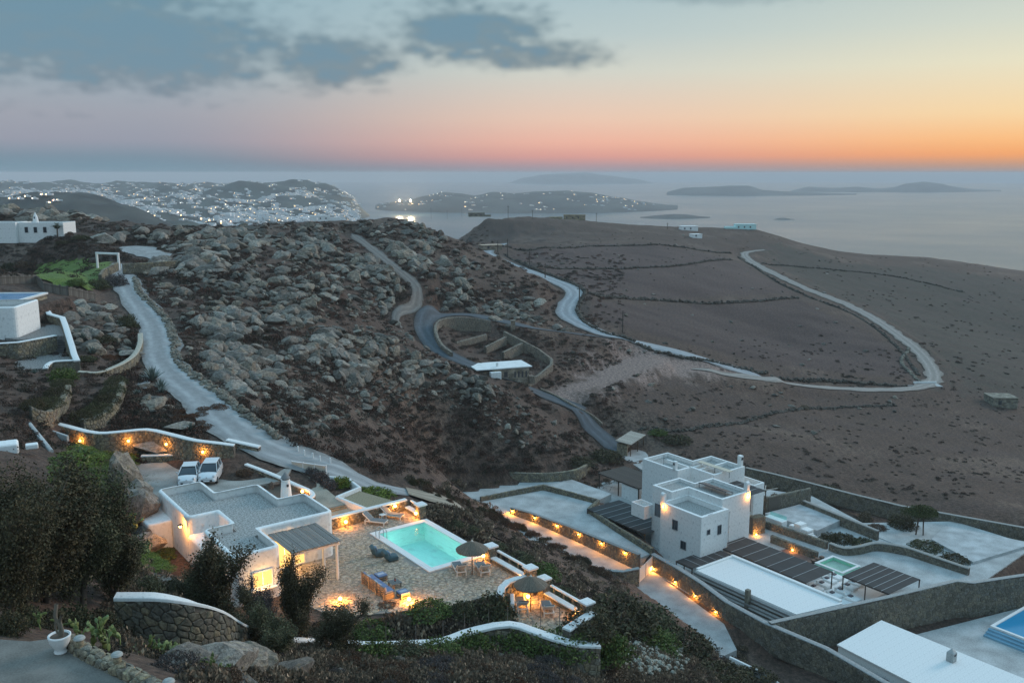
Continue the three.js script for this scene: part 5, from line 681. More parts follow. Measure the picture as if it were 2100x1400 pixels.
// white roofed annex at the front
{ const o = thing('white_annex', 'long low annex with flat white roof in front of the dark pergola', 'annex', [OG[0], level(GY), OG[1]], PHI), P = [[-7.8, 6.1], [-0.7, 6.0], [-0.7, 23.2], [-7.6, 21.6]]; o.scale.setScalar(UG); part('wall', deck(P, 2.3, 3.0), M.white, o); part('roof', deck(offsetPoly(P, 0.05), 2.42, 0.1), M.whiteRoof, o); part('rim', rbox(0.5, 0.3, 16.8, 0.08, -0.62, 2.38, 14.4), M.white, o); part('rim', rbox(6.8, 0.25, 0.4, 0.08, -4.2, 2.38, 6.2), M.white, o);
  for (let i = 0; i < 5; i++) part('fascia_board', box(0.1, 0.22, 15, -7.95 - i * 0.34, 1.9 - i * 0.3, 13.6), i % 2 ? M.darkWood : std(0.18, 0.17, 0.165), o); part('chimney', rbox(0.55, 2.3, 0.55, 0.06, -8.2, 0.9, 15.0), stoneMats[3], o); }
// white daybeds with dark cushions on the sunken terrace
structure('white_terrace', slab2(rect(L2, 3.2, 10.6, 14.4, 21.9), GY + 0.06, 0.3), M.whiteRoof);
{ const spots = [[4.2, 16.0], [5.9, 16.0], [7.6, 15.6], [9.3, 15.5], [4.4, 18.6], [6.2, 18.6], [8.0, 18.4], [9.6, 18.3], [5.4, 20.6]]; const names = ['at the corner below the long pergola', 'second along the long pergola', 'third towards the green jacuzzi', 'beside the green jacuzzi', 'at the annex rim, middle row', 'second in the middle row', 'third in the middle row', 'at the square pergola, middle row', 'alone near the big stone wall'];
  spots.forEach(([v, u], i) => { const o = thing('daybed', 'white daybed with dark cushion ' + names[i], 'daybed', at2(v, GY + 0.06, u), PHI, 'white daybeds'); part('mattress', rbox(1.25, 0.42, 1.9, 0.12, 0, 0, 0, 3), M.white, o); part('cushion', rbox(0.6, 0.18, 0.5, 0.07, 0, 0.4, -0.35, 3), std(0.12, 0.10, 0.11), o); part('headrest', rbox(1.25, 0.3, 0.3, 0.1, 0, 0.36, -0.8, 3), M.cap, o); }); }
{ // jacuzzi
  const o = thing('jacuzzi_pool', 'small square plunge pool glowing green beside the dark pergola', 'pool', at2(12.5, GY + 0.3, 13.5), PHI), sh = std(0.45, 0.82, 0.66, { map: plasterTex }); part('floor', box(3.6, 0.1, 3.9, 0, -1.1, 0), sh, o); for (const s of [-1, 1]) { part('side', box(0.3, 1.25, 4.5, s * 1.95, -1.1, 0), sh, o); part('side', box(3.6, 1.25, 0.3, 0, -1.1, s * 2.1), sh, o); part('coping', rbox(0.42, 0.1, 4.7, 0.03, s * 1.95, 0.15, 0), M.cap, o); part('coping', rbox(3.48, 0.1, 0.42, 0.03, 0, 0.15, s * 2.1), M.cap, o); } part('step', box(3.6, 0.5, 0.8, 0, -1.0, -1.5), sh, o); part('water', new THREE.PlaneGeometry(3.6, 3.9).rotateX(-Math.PI / 2).translate(0, -0.05, 0), new THREE.MeshPhysicalMaterial({ color: new THREE.Color(0.8, 1, 0.9), transmission: 1, thickness: 0, roughness: 0.05, ior: 1.33 }), o);
  const b = new THREE.MeshStandardMaterial({ color: 0x000000, emissive: new THREE.Color(0.7, 1, 0.75), emissiveIntensity: 6 }); for (const s of [-1, 1]) { part('pool_lamp', new THREE.SphereGeometry(0.1, 8, 6).translate(s * 1.6, -0.5, -0.6), b, o); lampLight(o, [s * 1.55, -0.5, -0.6], 2.2, [0.6, 1, 0.66]); }
  for (let i = 0; i < 4; i++) { const q = thing('cube_stool', 'small brown cube stool in the row beside the green plunge pool', 'stool', at2(10.2 + i * 0.95, GY, 10.6), PHI, 'brown cube stools'); part('seat', rbox(0.6, 0.12, 0.6, 0.04, 0, 0.4, 0), std(0.16, 0.10, 0.075), q); part('base', box(0.5, 0.4, 0.5), M.darkWood, q); } }
stoneWall('bench_wall', 'low golden-lit stone bench wall near the green plunge pool', 'wall', [w2(12.5, 2.4, GY, -23.9), w2(12.6, 10.2, GY, -23.9)], { thick: 0.5, size: 0.36, mats: greyStone }); gardenLamp(at2(12.0, GY, 6.5), 'small lamp in front of the low stone bench wall by the plunge pool', 3, 0.2);
structure('sunken_floor', slab2(rect(L2, 9.6, 12.2, 5.2, 10), GY + 0.02, 0.2), std(0.2, 0.13, 0.11, { map: mottle }));
stoneWall('garden_wall', 'dark low stone wall between the courtyard path and the pale roof pad', 'wall', [w2(16.3, -1.9, GY, -23.9), w2(16.9, 8.8, GY, -23.9)], { thick: 0.5, size: 0.34, mats: greyStone }); stoneWall('garden_wall', 'curving low stone wall around the courtyard below the dark shrubs', 'wall', [w2(16.9, 9.2, GY, -24), w2(17.0, 11.4, GY, -24), w2(19, 12.5, GY, -23.9), w2(22, 13.2, GY, -23.9), w2(24, 16.6, GY, -23.9), w2(24.3, 20.5, GY, -24), w2(24.6, 25.4, GY, -24.1)], { curved: true, thick: 0.5, size: 0.34, mats: greyStone, cap: std(0.36, 0.35, 0.33, { map: mottle }) });
stoneWall('garden_wall', 'straight stone wall with pale cap beside the square pale pad', 'wall', [w2(27.4, -3.0, GY, -23.5), w2(26.3, 4.9, GY, -23.5), w2(25.6, 11.3, GY, -23.6)], { thick: 0.45, size: 0.34, mats: greyStone, cap: std(0.36, 0.34, 0.32, { map: mottle }) });
structure('pale_pad', slab2([L2(19.2, -4.2), L2(27, -3.4), L2(26.3, 4.6), L2(19.8, 5)], GY + 0.9, 1), std(0.5, 0.51, 0.52, { map: rep(mottle, 0.15) })); structure('pale_pad', slab2([L2(26.6, 10.6), L2(28.4, 11.5), L2(27.4, 19), L2(25.5, 18.9)], GY + 0.08, 0.4), M.concrete); structure('pale_pad', slab2([L2(31.5, 16.2), L2(38, 14.8), L2(42, 26), L2(28.4, 24)], GY + 0.4, 0.8), std(0.5, 0.52, 0.53, { map: rep(mottle, 0.12) }));
{ const o = thing('white_stair', 'white plaster stair with stepped and pointed parapets beside the pale pad', 'stair', at2(18, GY + 0.2, 1), PHI); part('flank', rbox(1.4, 1.2, 3.4, 0.12, 0, 0, -2.2), M.white, o); part('stepped_parapet', merge([rbox(1.6, 1.7, 1.2, 0.1, 0.3, 0, 2.2), rbox(1.5, 1.1, 1.4, 0.1, 0.4, 0, 3.4), rbox(0.9, 1.2, 0.9, 0.1, -0.2, 0, 1.2)]), M.white, o); for (let i = 0; i < 4; i++) part('step', box(1.1, 0.2, 0.32, 0.2, 0.2 * i, 4.9 - i * 0.32), M.cap, o); part('glass_rail', box(0.03, 0.6, 3.2, 0.6, 1.2, -2.2), new THREE.MeshPhysicalMaterial({ color: new THREE.Color(0.7, 0.95, 0.92), transmission: 1, thickness: 0, roughness: 0.1 }), o); }
stoneWall('stone_box_wall', 'tall rubble stone wall of the roofless store behind the tower house', 'wall', [w2(20.3, -7.8, GY, -22), w2(20.9, -4.9, GY, -22), w2(29.8, -3.6, GY, -22)], { thick: 0.5, size: 0.36, mats: greyStone }); stoneWall('stone_buttress', 'golden-lit stone buttress at the right corner of the tower house', 'wall', [w2(12.6, -1.6, GY, -22.4), w2(14.8, -1.0, GY, -22.4)], { thick: 1.3, size: 0.36 }); gardenLamp(at2(12.5, GY, -0.3), 'uplight at the foot of the stone buttress by the tower house', 5, 0.2);
{ const o = thing('beam_stack', 'loose pale timber beams leaning over the roofless store', 'beams', at2(22, GY + 2.9, -6.5), PHI); for (const [a, b, c, d] of [[0, 0, 2.2, -1.5], [0.4, -1, 2.6, 0.6], [-0.8, 0.4, 0.6, -1.6]]) part('timber', beam([a, 0.1, b], [c, 0.5, d], 0.14, 0.14), std(0.4, 0.36, 0.31), o); }
// walls of the lane, court and front
stoneWall('lane_wall', 'long stone lane wall with a row of six lamps below the upper court', 'wall', [w2(-13.2, -26.8, -24, -22.75), w2(-12.2, -23.4, -24.2, -22.75), w2(-11.0, -15.6, -24.6, -22.75), w2(-10.4, -8, -24.9, -22.75), w2(-9.9, -2.0, -25, -22.75)], { thick: 0.45, size: 0.36, cap: std(0.34, 0.335, 0.32, { map: mottle }), capH: 0.08 });
{ const wl = walk([w2(-13.2, -26.8, -24, -22.75), w2(-12.2, -23.4, -24.2, -22.75), w2(-11.0, -15.6, -24.6, -22.75), w2(-10.4, -8, -24.9, -22.75), w2(-9.9, -2.0, -25, -22.75)]); const ord = ['first', 'second', 'third', 'fourth', 'fifth', 'sixth']; for (let i = 0; i < 6; i++) { const q = wl.at(0.5 + i * wl.L * 0.178), s = -1; wallLamp([q.x + q.nx * 0.24, q.t - 0.35, q.z + q.nz * 0.24], Math.atan2(q.nx, q.nz), ord[i] + ' hooded lamp on the lane wall, counted from its free end', 10, 'lamps on the lane wall'); } }
stoneWall('court_wall', 'low stone wall bending across the upper court', 'wall', [w2(-14.4, -33.4, -23.5, -22.7), w2(-9, -32.6, -23.5, -22.6), w2(-3.0, -31.7, -23.5, -22.5), w2(-1.6, -27, -23.5, -22.6), w2(-0.1, -21.3, -23.5, -22.7), w2(-3.8, -19.4, -23.5, -22.7), w2(-5.6, -11, -23.5, -22.6), w2(-7.3, -2.0, -23.9, -22.5)], { thick: 0.45, size: 0.34 });
stoneWall('field_wall', 'rough stone wall along the hillside behind the upper court', 'wall', [w2(-19.4, -46.6, -23.5, -22), w2(-14, -44, -23.4, -21.9), w2(-7.9, -40.7, -23.4, -21.8), w2(-0.9, -35.6, -23.4, -22), w2(1.4, -34.2, -23.4, -22), w2(5.5, -33.4, -24, -22), w2(10.6, -35.8, -24.4, -22.4)], { curved: true, thick: 0.6, size: 0.4 });
stoneWall('edge_wall', 'low rubble wall overgrown with dry shrubs along the outer edge of the lane', 'wall', [w2(-19.5, -38.6, -24, -22.9), w2(-19.8, -26.6, -24.2, -23), w2(-19.2, -19.3, -24.6, -23.4), w2(-18.9, -11.5, -24.9, -23.9), w2(-17.6, -4.2, -25, -24.1)], { curved: true, thick: 0.5, size: 0.36 });
{ const o = thing('slatted_gate', 'white slatted double gate across the lane with light falling through', 'gate', at2(-10.8, GY, 0.1), PHI + 0.42); for (let i = 0; i < 11; i++) { part('slat', box(2.3, 0.15, 0.05, -1.25, 0.12 + i * 0.19, 0), M.cap, o); part('slat', box(2.3, 0.15, 0.05, 1.25, 0.12 + i * 0.19, 0), M.cap, o); } for (const x of [-2.45, -0.06, 0.06, 2.45]) part('upright', box(0.09, 2.25, 0.08, x, 0.05, 0.06), std(0.55, 0.5, 0.45), o); }
stoneWall('gate_pier', 'stone pier with pale cap on the outer side of the slatted gate', 'pier', [w2(-17.4, -3.6, -25, -23.4), w2(-15.2, 0.4, -25.1, -22.9), w2(-13.3, 1.4, -25.1, -22.6)], { thick: 0.5, size: 0.34, cap: std(0.4, 0.4, 0.39, { map: mottle }) });
stoneWall('front_wall', 'high dark stone wall with pale cap and four ground lamps below the slatted gate', 'wall', [w2(-8.2, -1.2, -25, -22.8), w2(-8.8, 4, -25.1, -22.8), w2(-9.7, 9, -25.2, -22.8), w2(-11.0, 14, -25.4, -22.9), w2(-11.6, 20.4, -26, -22.9), w2(-10.2, 27.6, -26.6, -23.4), w2(-10.4, 37, -27.4, -24.2)], { thick: 0.6, size: 0.5, depth: 0.1, cap: std(0.37, 0.375, 0.375, { map: mottle }), capH: 0.1, mats: greyStone });
{ const wl = walk([w2(-8.2, -1.2, -25, -22.8), w2(-8.8, 4, -25.1, -22.8), w2(-9.7, 9, -25.2, -22.8), w2(-11.0, 14, -25.4, -22.9)]); [0.9, 5.6, 10.1, 14.8].forEach((s, i) => { const q = wl.at(s); wallLamp([q.x + q.nx * 0.33, q.b + 0.55, q.z + q.nz * 0.33], Math.atan2(q.nx, q.nz), ['first', 'second', 'third', 'fourth'][i] + ' low lamp on the high front wall, counted from the slatted gate', 10, 'lamps on the front wall'); }); }
stoneWall('big_stone_wall', 'long high rubble wall separating the daybed terrace from the lower house', 'wall', [w2(-11.5, 20.9, -27, -22.7), w2(4.8, 25.4, -27, -22.5), w2(15.6, 28.2, -27, -22.3), w2(17.4, 29.4, -27, -22.6), w2(26, 32.6, -27, -22.6)], { thick: 0.6, size: 0.46, depth: 0.1, mats: greyStone, cap: std(0.40, 0.395, 0.385, { map: mottle }), capH: 0.07, capW: 0.03 });
// pavilion at the road
{ const o = thing('entrance_pavilion', 'small open pavilion with sloping pale roof beside the asphalt road', 'pavilion', at2(28.2, -25.4, -43.6), PHI + 0.42); part('roof', rbox(8.2, 0.14, 3.4, 0.03, 0, 0, 0), std(0.60, 0.57, 0.52, { map: rep(reedTex, 2, 2) }), o, [0, 2.75, 0]).rotation.x = 0.12; part('wall', box(7, 2.5, 0.35, -0.2, 0, -1.2), stoneMats[3], o); part('side_wall', box(0.35, 2.4, 2.2, -3.6, 0, -0.3), stoneMats[1], o); for (const x of [-3.4, 0.4, 3.7]) part('post', cyl(0.09, 0.08, 2.55, x, 0, 1.4, 8), M.wood, o); for (const x of [-2.4, -0.8, 0.8, 2.4]) part('rafter', box(0.08, 0.1, 3.2, x, 2.62, 0), M.wood, o); }
structure('pale_pad', slab2([L2(24, -41.4), L2(30.8, -45), L2(32.6, -39), L2(21.5, -33)], -25.35, 0.6), std(0.45, 0.445, 0.44, { map: rep(mottle, 0.1) }));
stoneWall('boundary_wall', 'long field boundary wall with pale cap beyond the lower villa terraces', 'wall', [[980, 345], [1200, 395], [1440, 455], [1750, 535], [2100, 620]].map(([X, Y]) => { const p = onY(1250 + X / 3.5, 860 + Y / 3.5, -26.5); return [p[0], p[2], -29, -26.5]; }).concat([[1400, 160], [2100, 285], [2500, 350]].map(([X, Y]) => { const p = onY(1500 + X / 3.5, 1000 + Y / 3.5, -26.5); return [p[0], p[2], -29.6, -26.5]; })), { thick: 0.5, size: 0.45, mats: greyStone, cap: std(0.34, 0.33, 0.31, { map: mottle }), capH: 0.06 });
// lower house at the corner of the grounds
{ const o = thing('flat_roof_house', 'wide low house with plain white flat roof and one small chimney', 'house', [OG[0], level(-27), OG[1]], PHI), P = [[-7.4, 27.2], [1.6, 26.9], [2.0, 48], [-9.0, 48]]; o.scale.setScalar(UG); part('wall', deck(P, 2.85, 3.4), M.white, o); part('roof', deck(offsetPoly(P, -0.12), 3.02, 0.16), std(0.83, 0.83, 0.82, { map: plasterTex }), o); const c = part('chimney', rbox(0.8, 1.1, 0.8, 0.06, -0.7, 3.0, 36.6), M.concrete, o); part('cowl', new THREE.ConeGeometry(0.5, 0.45, 4).rotateY(0.785).translate(-0.7, 4.32, 36.6), M.concrete, c); part('vent', box(0.4, 0.2, 0.05, -0.7, 3.75, 37.02), M.darkMetal, c); windowPart(o, -8.2, 0.8, 33, 1.6, 1.2, 'v-', M.glass, M.shutter, 1); windowPart(o, -8.5, 0.8, 39, 1.6, 1.2, 'v-', M.glass, M.shutter, 1); }
structure('lower_court', slab2([L2(1.2, 26.8), L2(27, 33), L2(30, 46), L2(1.4, 46)], -26.9, 0.6), M.concrete);
{ const o = thing('raised_pool', 'raised blue swimming pool with broad steps at its side', 'pool', at2(19, -26.9, 38), PHI), blue = std(0.10, 0.36, 0.60, { map: plasterTex }); part('basin', box(9.6, 1.3, 9.4, 0.6, -0.5, 0), blue, o); part('rim', merge([box(0.4, 0.25, 9.8, -4.4, 0.78, 0), box(0.4, 0.25, 9.8, 5.6, 0.78, 0), box(9.6, 0.25, 0.4, 0.6, 0.78, -4.7), box(9.6, 0.25, 0.4, 0.6, 0.78, 4.7)]), M.cap, o); part('water', box(9.6, 0.04, 9.0, 0.6, 0.88, 0), new THREE.MeshPhysicalMaterial({ color: new THREE.Color(0.03, 0.24, 0.42), roughness: 0.05, bumpMap: waveTex, bumpScale: 0.01 }), o); for (let i = 0; i < 3; i++) part('step', box(0.5, 0.26 * (3 - i), 10.2, -4.9 - i * 0.48, 0, 0.2), std(0.22, 0.42, 0.56, { map: mottle }), o); }
plasterWall('white_kerb', 'narrow white kerb along the road edge below the high front wall', [w2(-17.9, 20.6, -25.6, -24.9), w2(-17.5, 24.3, -25.8, -25), w2(-17.8, 31, -26.4, -25.4)], { thick: 0.3, mat: M.cap });
// ---------------------------------------------------------------- the estate on the left
const wp = (list, dh) => list.map(([a, b, h, base]) => { const p = onY(a, b, h); return [p[0], p[2], base ?? h - dh, h]; });
{ // upper house block with roof terrace and pool
  const c = onY(36, 694, 8), o = thing('white_house', 'white rounded house block with roof terrace beside the deep blue pool', 'house', [c[0], 8, c[2]], 0.10); const P = [[-9, -7.5], [0, -7.5], [0, 0], [-9, 0]];
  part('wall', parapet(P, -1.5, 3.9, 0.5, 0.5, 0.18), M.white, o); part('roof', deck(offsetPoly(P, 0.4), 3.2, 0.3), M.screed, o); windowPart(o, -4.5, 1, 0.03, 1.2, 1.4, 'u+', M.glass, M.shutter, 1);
  const q = onY(10, 609.5, 11.2), p = thing('swimming_pool', 'unlit deep blue pool with white rim behind the white house block', 'pool', [-72.8, 11.2, q[2]], 0.03), blue = new THREE.MeshPhysicalMaterial({ color: new THREE.Color(0.015, 0.16, 0.36), roughness: 0.05, bumpMap: waveTex, bumpScale: 0.01 }); part('stone_base', box(13.6, 2.6, 8.0, 0, -2.7, 0), stoneMats[1], p); part('rim', merge([box(13.8, 0.25, 0.5, 0, -0.1, 3.9), box(13.8, 0.25, 0.5, 0, -0.1, -3.9), box(0.5, 0.25, 7.3, 6.65, -0.1, 0), box(0.5, 0.25, 7.3, -6.65, -0.1, 0)]), M.cap, p); part('water', box(12.8, 0.06, 7.3, 0, -0.06, 0), blue, p);
}
structure('gravel_terrace', slab([pt(-30, 690, 8), pt(36, 628, 8.2), pt(90, 624, 8.4), pt(100, 646, 8.3), pt(126, 655, 8.2), pt(135, 690, 8), pt(113, 690, 8), pt(40, 698, 8)], 8.1, 2.5), std(0.33, 0.32, 0.31, { map: rep(soilTex, 0.4) })); structure('gravel_terrace', slab([pt(-30, 730, 6.2), pt(140, 714, 6.2), pt(158, 745, 6.2), pt(100, 757, 6.2), pt(30, 772, 6.2), pt(-30, 780, 6.2)], 6.2, 2), std(0.34, 0.33, 0.32, { map: rep(soilTex, 0.4) }));
stoneWall('terrace_wall', 'stone retaining wall with white cap between the two gravel terraces', 'wall', wp([[-30, 706, 8.3, 6], [36, 702, 8.3, 6], [112, 688, 8.3, 6]]), { thick: 0.5, size: 0.34, cap: M.cap, capH: 0.07 });
{ const a = onY(113, 706, 7), o = thing('stone_stair', 'dark stone stair joining the two gravel terraces', 'stair', [a[0] + 0.9, 6.2, a[2] + 1.6], 0.1); for (let i = 0; i < 8; i++) part('step', box(1.6, 0.24, 0.36, 0, i * 0.235, -i * 0.34), std(0.13, 0.12, 0.12, { map: mottle }), o); }
stoneWall('terrace_wall', 'zigzag white-capped stone wall along the edge of the gravel terraces', 'wall', wp([[123, 612, 9.6, 8], [86, 625, 9.5, 7.8], [101, 645, 9.3, 7.6], [127, 652, 9.1, 7.4], [133, 667, 8.9, 7], [137, 680, 8.8, 6.5], [146, 709, 7.5, 5.8], [151, 727, 7.2, 5.6], [157, 741, 7.0, 5.4]]), { thick: 0.5, size: 0.34, cap: M.cap, capH: 0.14, capW: 0.1 });
stoneWall('terrace_wall', 'curved low wall with white cap at the end of the lower gravel terrace', 'wall', wp([[92, 756, 6.7, 5.4], [98, 747, 6.8, 5.4], [108, 742, 6.9, 5.4], [156, 739, 7.0, 5.4]]), { curved: true, thick: 0.4, size: 0.32, cap: M.cap, capH: 0.1 });
stoneWall('roadside_wall', 'curved golden stone wall where the drive leaves the gravel road', 'wall', wp([[160, 762, 6.2, 4.2], [195, 764, 6.0, 4.0], [235, 752, 5.8, 3.8], [270, 732, 5.7, 4.0], [286, 705, 5.8, 4.4], [287, 684, 6.2, 5]]), { curved: true, thick: 0.5, size: 0.36, cap: std(0.5, 0.45, 0.37, { map: mottle }), capH: 0.08 });
structure('side_drive', slab([pt(180, 785, 4.2), pt(240, 770, 4.3), pt(290, 745, 4.6), pt(320, 760, 4.3), pt(300, 800, 4.1), pt(255, 798, 4.1), pt(235, 805, 4.1)], 4.35, 0.8), paleGravel);
// lawn and fence
{ const L = [[70, 548], [110, 536], [170, 532], [228, 540], [222, 556], [205, 575], [180, 596], [120, 590], [80, 575]].map(p => G(...p)); const tri = []; const c = L.reduce((s, p) => s.map((v, i) => v + p[i] / L.length), [0, 0, 0]); const P = L.map(p => [p[0], p[2]]); const g = []; const x0 = Math.min(...P.map(p => p[0])), x1 = Math.max(...P.map(p => p[0])), z0 = Math.min(...P.map(p => p[1])), z1 = Math.max(...P.map(p => p[1])); for (let x = x0; x < x1; x += 1) for (let z = z0; z < z1; z += 1) if (inPoly(P, x + 0.5, z + 0.5)) { const q = [[x, z], [x, z + 1], [x + 1, z + 1], [x + 1, z]].map(([a, b]) => [a, landH(a, b) + 0.3, b]); g.push(...q[0], ...q[1], ...q[2], ...q[0], ...q[2], ...q[3]); } const b = new THREE.BufferGeometry(); b.setAttribute('position', new THREE.Float32BufferAttribute(g, 3)); structure('lawn', boxUV(mergeVertices(b), 1), std(0.14, 0.215, 0.03, { map: rep(soilTex, 0.3) })); }
function reedFence(path, h, label) { const w = walk(path.map(([a, b]) => { const p = G(a, b); return [p[0], p[2], p[1], p[1] + h]; })), O = [w.P[0].x, w.P[0].b, w.P[0].z], o = thing('reed_fence', label, 'fence', O), R = rng(seedN += 3), m = [0, 1, 2].map(k => std(0.125 + k * 0.03, 0.11 + k * 0.027, 0.095 + k * 0.022)); const n = Math.floor(w.L / 0.34); for (let i = 0; i < n; i++) { const q = w.at((i + 0.5) * 0.34), g = box(0.31, h * (0.92 + R() * 0.16), 0.06); const p = part('reed_bundle', g, m[i % 3], o, [q.x - O[0], q.b - O[1] - 0.1, q.z - O[2]], Math.atan2(q.nx, q.nz)); } part('rail', strip(w, O, 0.05, p => p.b + h * 0.7, p => p.b + h * 0.7 + 0.08), M.darkWood, o); return o; }
reedFence([[0, 584], [75, 582], [90, 597], [140, 606], [196, 618]], 1.5, 'grey reed fence of upright bundles below the green lawn');
// entrance portal on the gravel road
{ const a = G(200, 552), b = G(244, 556), o = thing('gate_portal', 'white square portal frame standing over the gravel road', 'portal', [a[0], a[1], a[2]], Math.atan2(-(b[2] - a[2]), b[0] - a[0])); const L = Math.hypot(b[0] - a[0], b[2] - a[2]); part('post', rbox(0.36, 3.4, 0.36, 0.05, 0, -0.4, 0), M.white, o); part('post', rbox(0.36, 3.4, 0.36, 0.05, L, -0.4, 0), M.white, o); part('lintel', rbox(L + 0.4, 0.38, 0.42, 0.05, L / 2, 3.0, 0), M.white, o); }
stoneWall('entrance_wall', 'curved golden stone wall leading to the white portal', 'wall', wp([[204, 563, 10, 8.4], [212, 552, 10.3, 8.6], [228, 544, 10.6, 8.8], [243, 536, 10.9, 9]]), { curved: true, thick: 0.5, size: 0.36 }); stoneWall('entrance_wall', 'stone wall of the pale court beyond the white portal', 'wall', wp([[250, 541, 11, 9.4], [305, 538, 11, 9.4], [346, 535, 11, 9.4], [390, 533, 10.6, 9], [448, 530, 10.2, 8.8]]), { curved: true, thick: 0.5, size: 0.4 });
// white house with belfry chimney
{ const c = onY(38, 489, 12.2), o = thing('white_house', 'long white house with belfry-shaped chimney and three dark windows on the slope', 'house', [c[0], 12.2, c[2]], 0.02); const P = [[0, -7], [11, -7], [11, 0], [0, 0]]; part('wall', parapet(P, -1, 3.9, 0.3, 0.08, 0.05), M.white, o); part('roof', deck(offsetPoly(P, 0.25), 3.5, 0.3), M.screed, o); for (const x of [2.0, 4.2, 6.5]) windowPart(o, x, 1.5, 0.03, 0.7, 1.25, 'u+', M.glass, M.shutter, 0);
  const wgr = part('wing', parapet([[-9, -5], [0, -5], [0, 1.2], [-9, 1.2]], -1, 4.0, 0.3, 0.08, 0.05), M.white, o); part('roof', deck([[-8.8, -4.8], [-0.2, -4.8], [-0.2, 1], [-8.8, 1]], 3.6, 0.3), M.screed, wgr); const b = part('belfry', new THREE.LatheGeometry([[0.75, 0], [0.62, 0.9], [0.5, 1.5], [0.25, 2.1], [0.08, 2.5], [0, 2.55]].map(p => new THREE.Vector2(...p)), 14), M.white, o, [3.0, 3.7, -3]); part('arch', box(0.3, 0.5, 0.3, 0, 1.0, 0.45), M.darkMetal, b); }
// planted terraces above the parking court
const hedgeWall = (list, label) => stoneWall('terrace_wall', label, 'wall', list.map(([a, b]) => { const p = G(a, b); return [p[0], p[2], p[1] - 0.2, p[1] + 1.15]; }), { curved: true, thick: 0.5, size: 0.34 });
hedgeWall([[168, 884], [188, 880], [210, 870], [230, 852], [246, 826], [252, 800]], 'golden dry-stone wall under the long dark hedge'); hedgeWall([[62, 858], [90, 868], [112, 860], [130, 838], [140, 812]], 'golden dry-stone wall under the short dark hedge');
plasterWall('garden_wall', 'pale blue-white sloping kerb beside the green slope', wp([[46, 850, 6.6], [70, 880, 6.2], [104, 922, 5.4]], 1.2), { thick: 0.35, mat: M.concrete }); plasterWall('garden_wall', 'thin white-capped path kerb above the green slope', wp([[54, 862, 5.9], [100, 880, 5.2], [138, 893, 4.8]], 1), { thick: 0.25, mat: M.concrete }); plasterWall('garden_wall', 'low white garden wall at the edge of the far terrace', wp([[-20, 826, 7.2], [15, 822, 7.1], [38, 835, 6.8], [54, 850, 6.4]], 0.8), { curved: true, thick: 0.3, mat: M.concrete });
{ const p = G(8, 920), o = thing('white_hut', 'small white plaster hut half hidden by the dark trees', 'hut', [p[0], p[1], p[2]], 0.5); part('wall', rbox(2.0, 0.9, 1.6, 0.2, 0, -0.4, 0), M.white, o); part('step', rbox(0.9, 0.4, 0.7, 0.1, 1.9, -0.2, 0.2), M.white, o); }
// foreground terrace with pot and mushroom lamps
structure('flagged_terrace', slab([pt(-60, 1308, 12.3), pt(60, 1316, 12.3), pt(138, 1306, 12.3), pt(190, 1338, 12.3), pt(260, 1372, 12.3), pt(345, 1420, 12.3), pt(345, 1520, 12.3), pt(-60, 1520, 12.3)], 12.32, 1), std(0.21, 0.195, 0.175, { map: rep(mottle, 0.25) }));
stoneWall('kerb_wall', 'low beige stone kerb wall along the foreground terrace', 'wall', wp([[136, 1303, 12.65, 11.8], [190, 1334, 12.65, 11.8], [260, 1368, 12.65, 11.8], [350, 1418, 12.65, 11.8]]), { thick: 0.36, size: 0.3, fine: true });
{ const p = onY(124, 1338, 12.32), o = thing('plant_pot', 'white urn-shaped plant pot on the foreground terrace', 'pot', p); part('urn', new THREE.LatheGeometry([[0, 0], [0.2, 0], [0.21, 0.06], [0.17, 0.14], [0.22, 0.22], [0.32, 0.42], [0.34, 0.56], [0.36, 0.58], [0.36, 0.64], [0.31, 0.64], [0.3, 0.56], [0, 0.56]].map(q => new THREE.Vector2(...q)), 28), M.cap, o); part('soil', cyl(0.29, 0.29, 0.03, 0, 0.56, 0, 20), std(0.1, 0.07, 0.05), o);
  const q = thing('potted_succulent', 'old woody succulent with bare crooked stems growing in the white urn', 'plant', [p[0], p[1] + 0.58, p[2]]); const st = (pts, r) => new THREE.TubeGeometry(new THREE.CatmullRomCurve3(pts.map(v => new THREE.Vector3(...v))), 12, r, 6); part('stem', merge([st([[0, -0.1, 0], [0.05, 0.3, 0], [-0.04, 0.7, 0.05], [0, 1.15, 0]], 0.06), st([[0.05, 0, 0], [0.14, 0.2, 0.03], [0.08, 0.55, 0], [0.2, 0.8, 0.1]], 0.045), st([[-0.04, 0.1, 0], [-0.1, 0.3, 0], [-0.06, 0.6, 0]], 0.035)]), std(0.15, 0.125, 0.095), q); }
function mushroomLamp(px, py, label, lit) { const p = onY(px, py, 12.7), o = thing('mushroom_lamp', label, 'lamp', p, 0, 'unlit mushroom lamps'); part('stem', cyl(0.13, 0.11, 0.24, 0, 0, 0, 12), stoneMats[4], o); part('cap', new THREE.SphereGeometry(0.19, 16, 8, 0, 6.283, 0, 1.6).scale(1, 0.6, 1).translate(0, 0.22, 0), std(0.42, 0.42, 0.4, { map: mottle }), o); }
mushroomLamp(163, 1322, 'small stone mushroom lamp on the kerb wall behind the white urn'); mushroomLamp(240, 1356, 'small stone mushroom lamp on the middle of the kerb wall'); mushroomLamp(346, 1412, 'small stone mushroom lamp at the boulder end of the kerb wall');
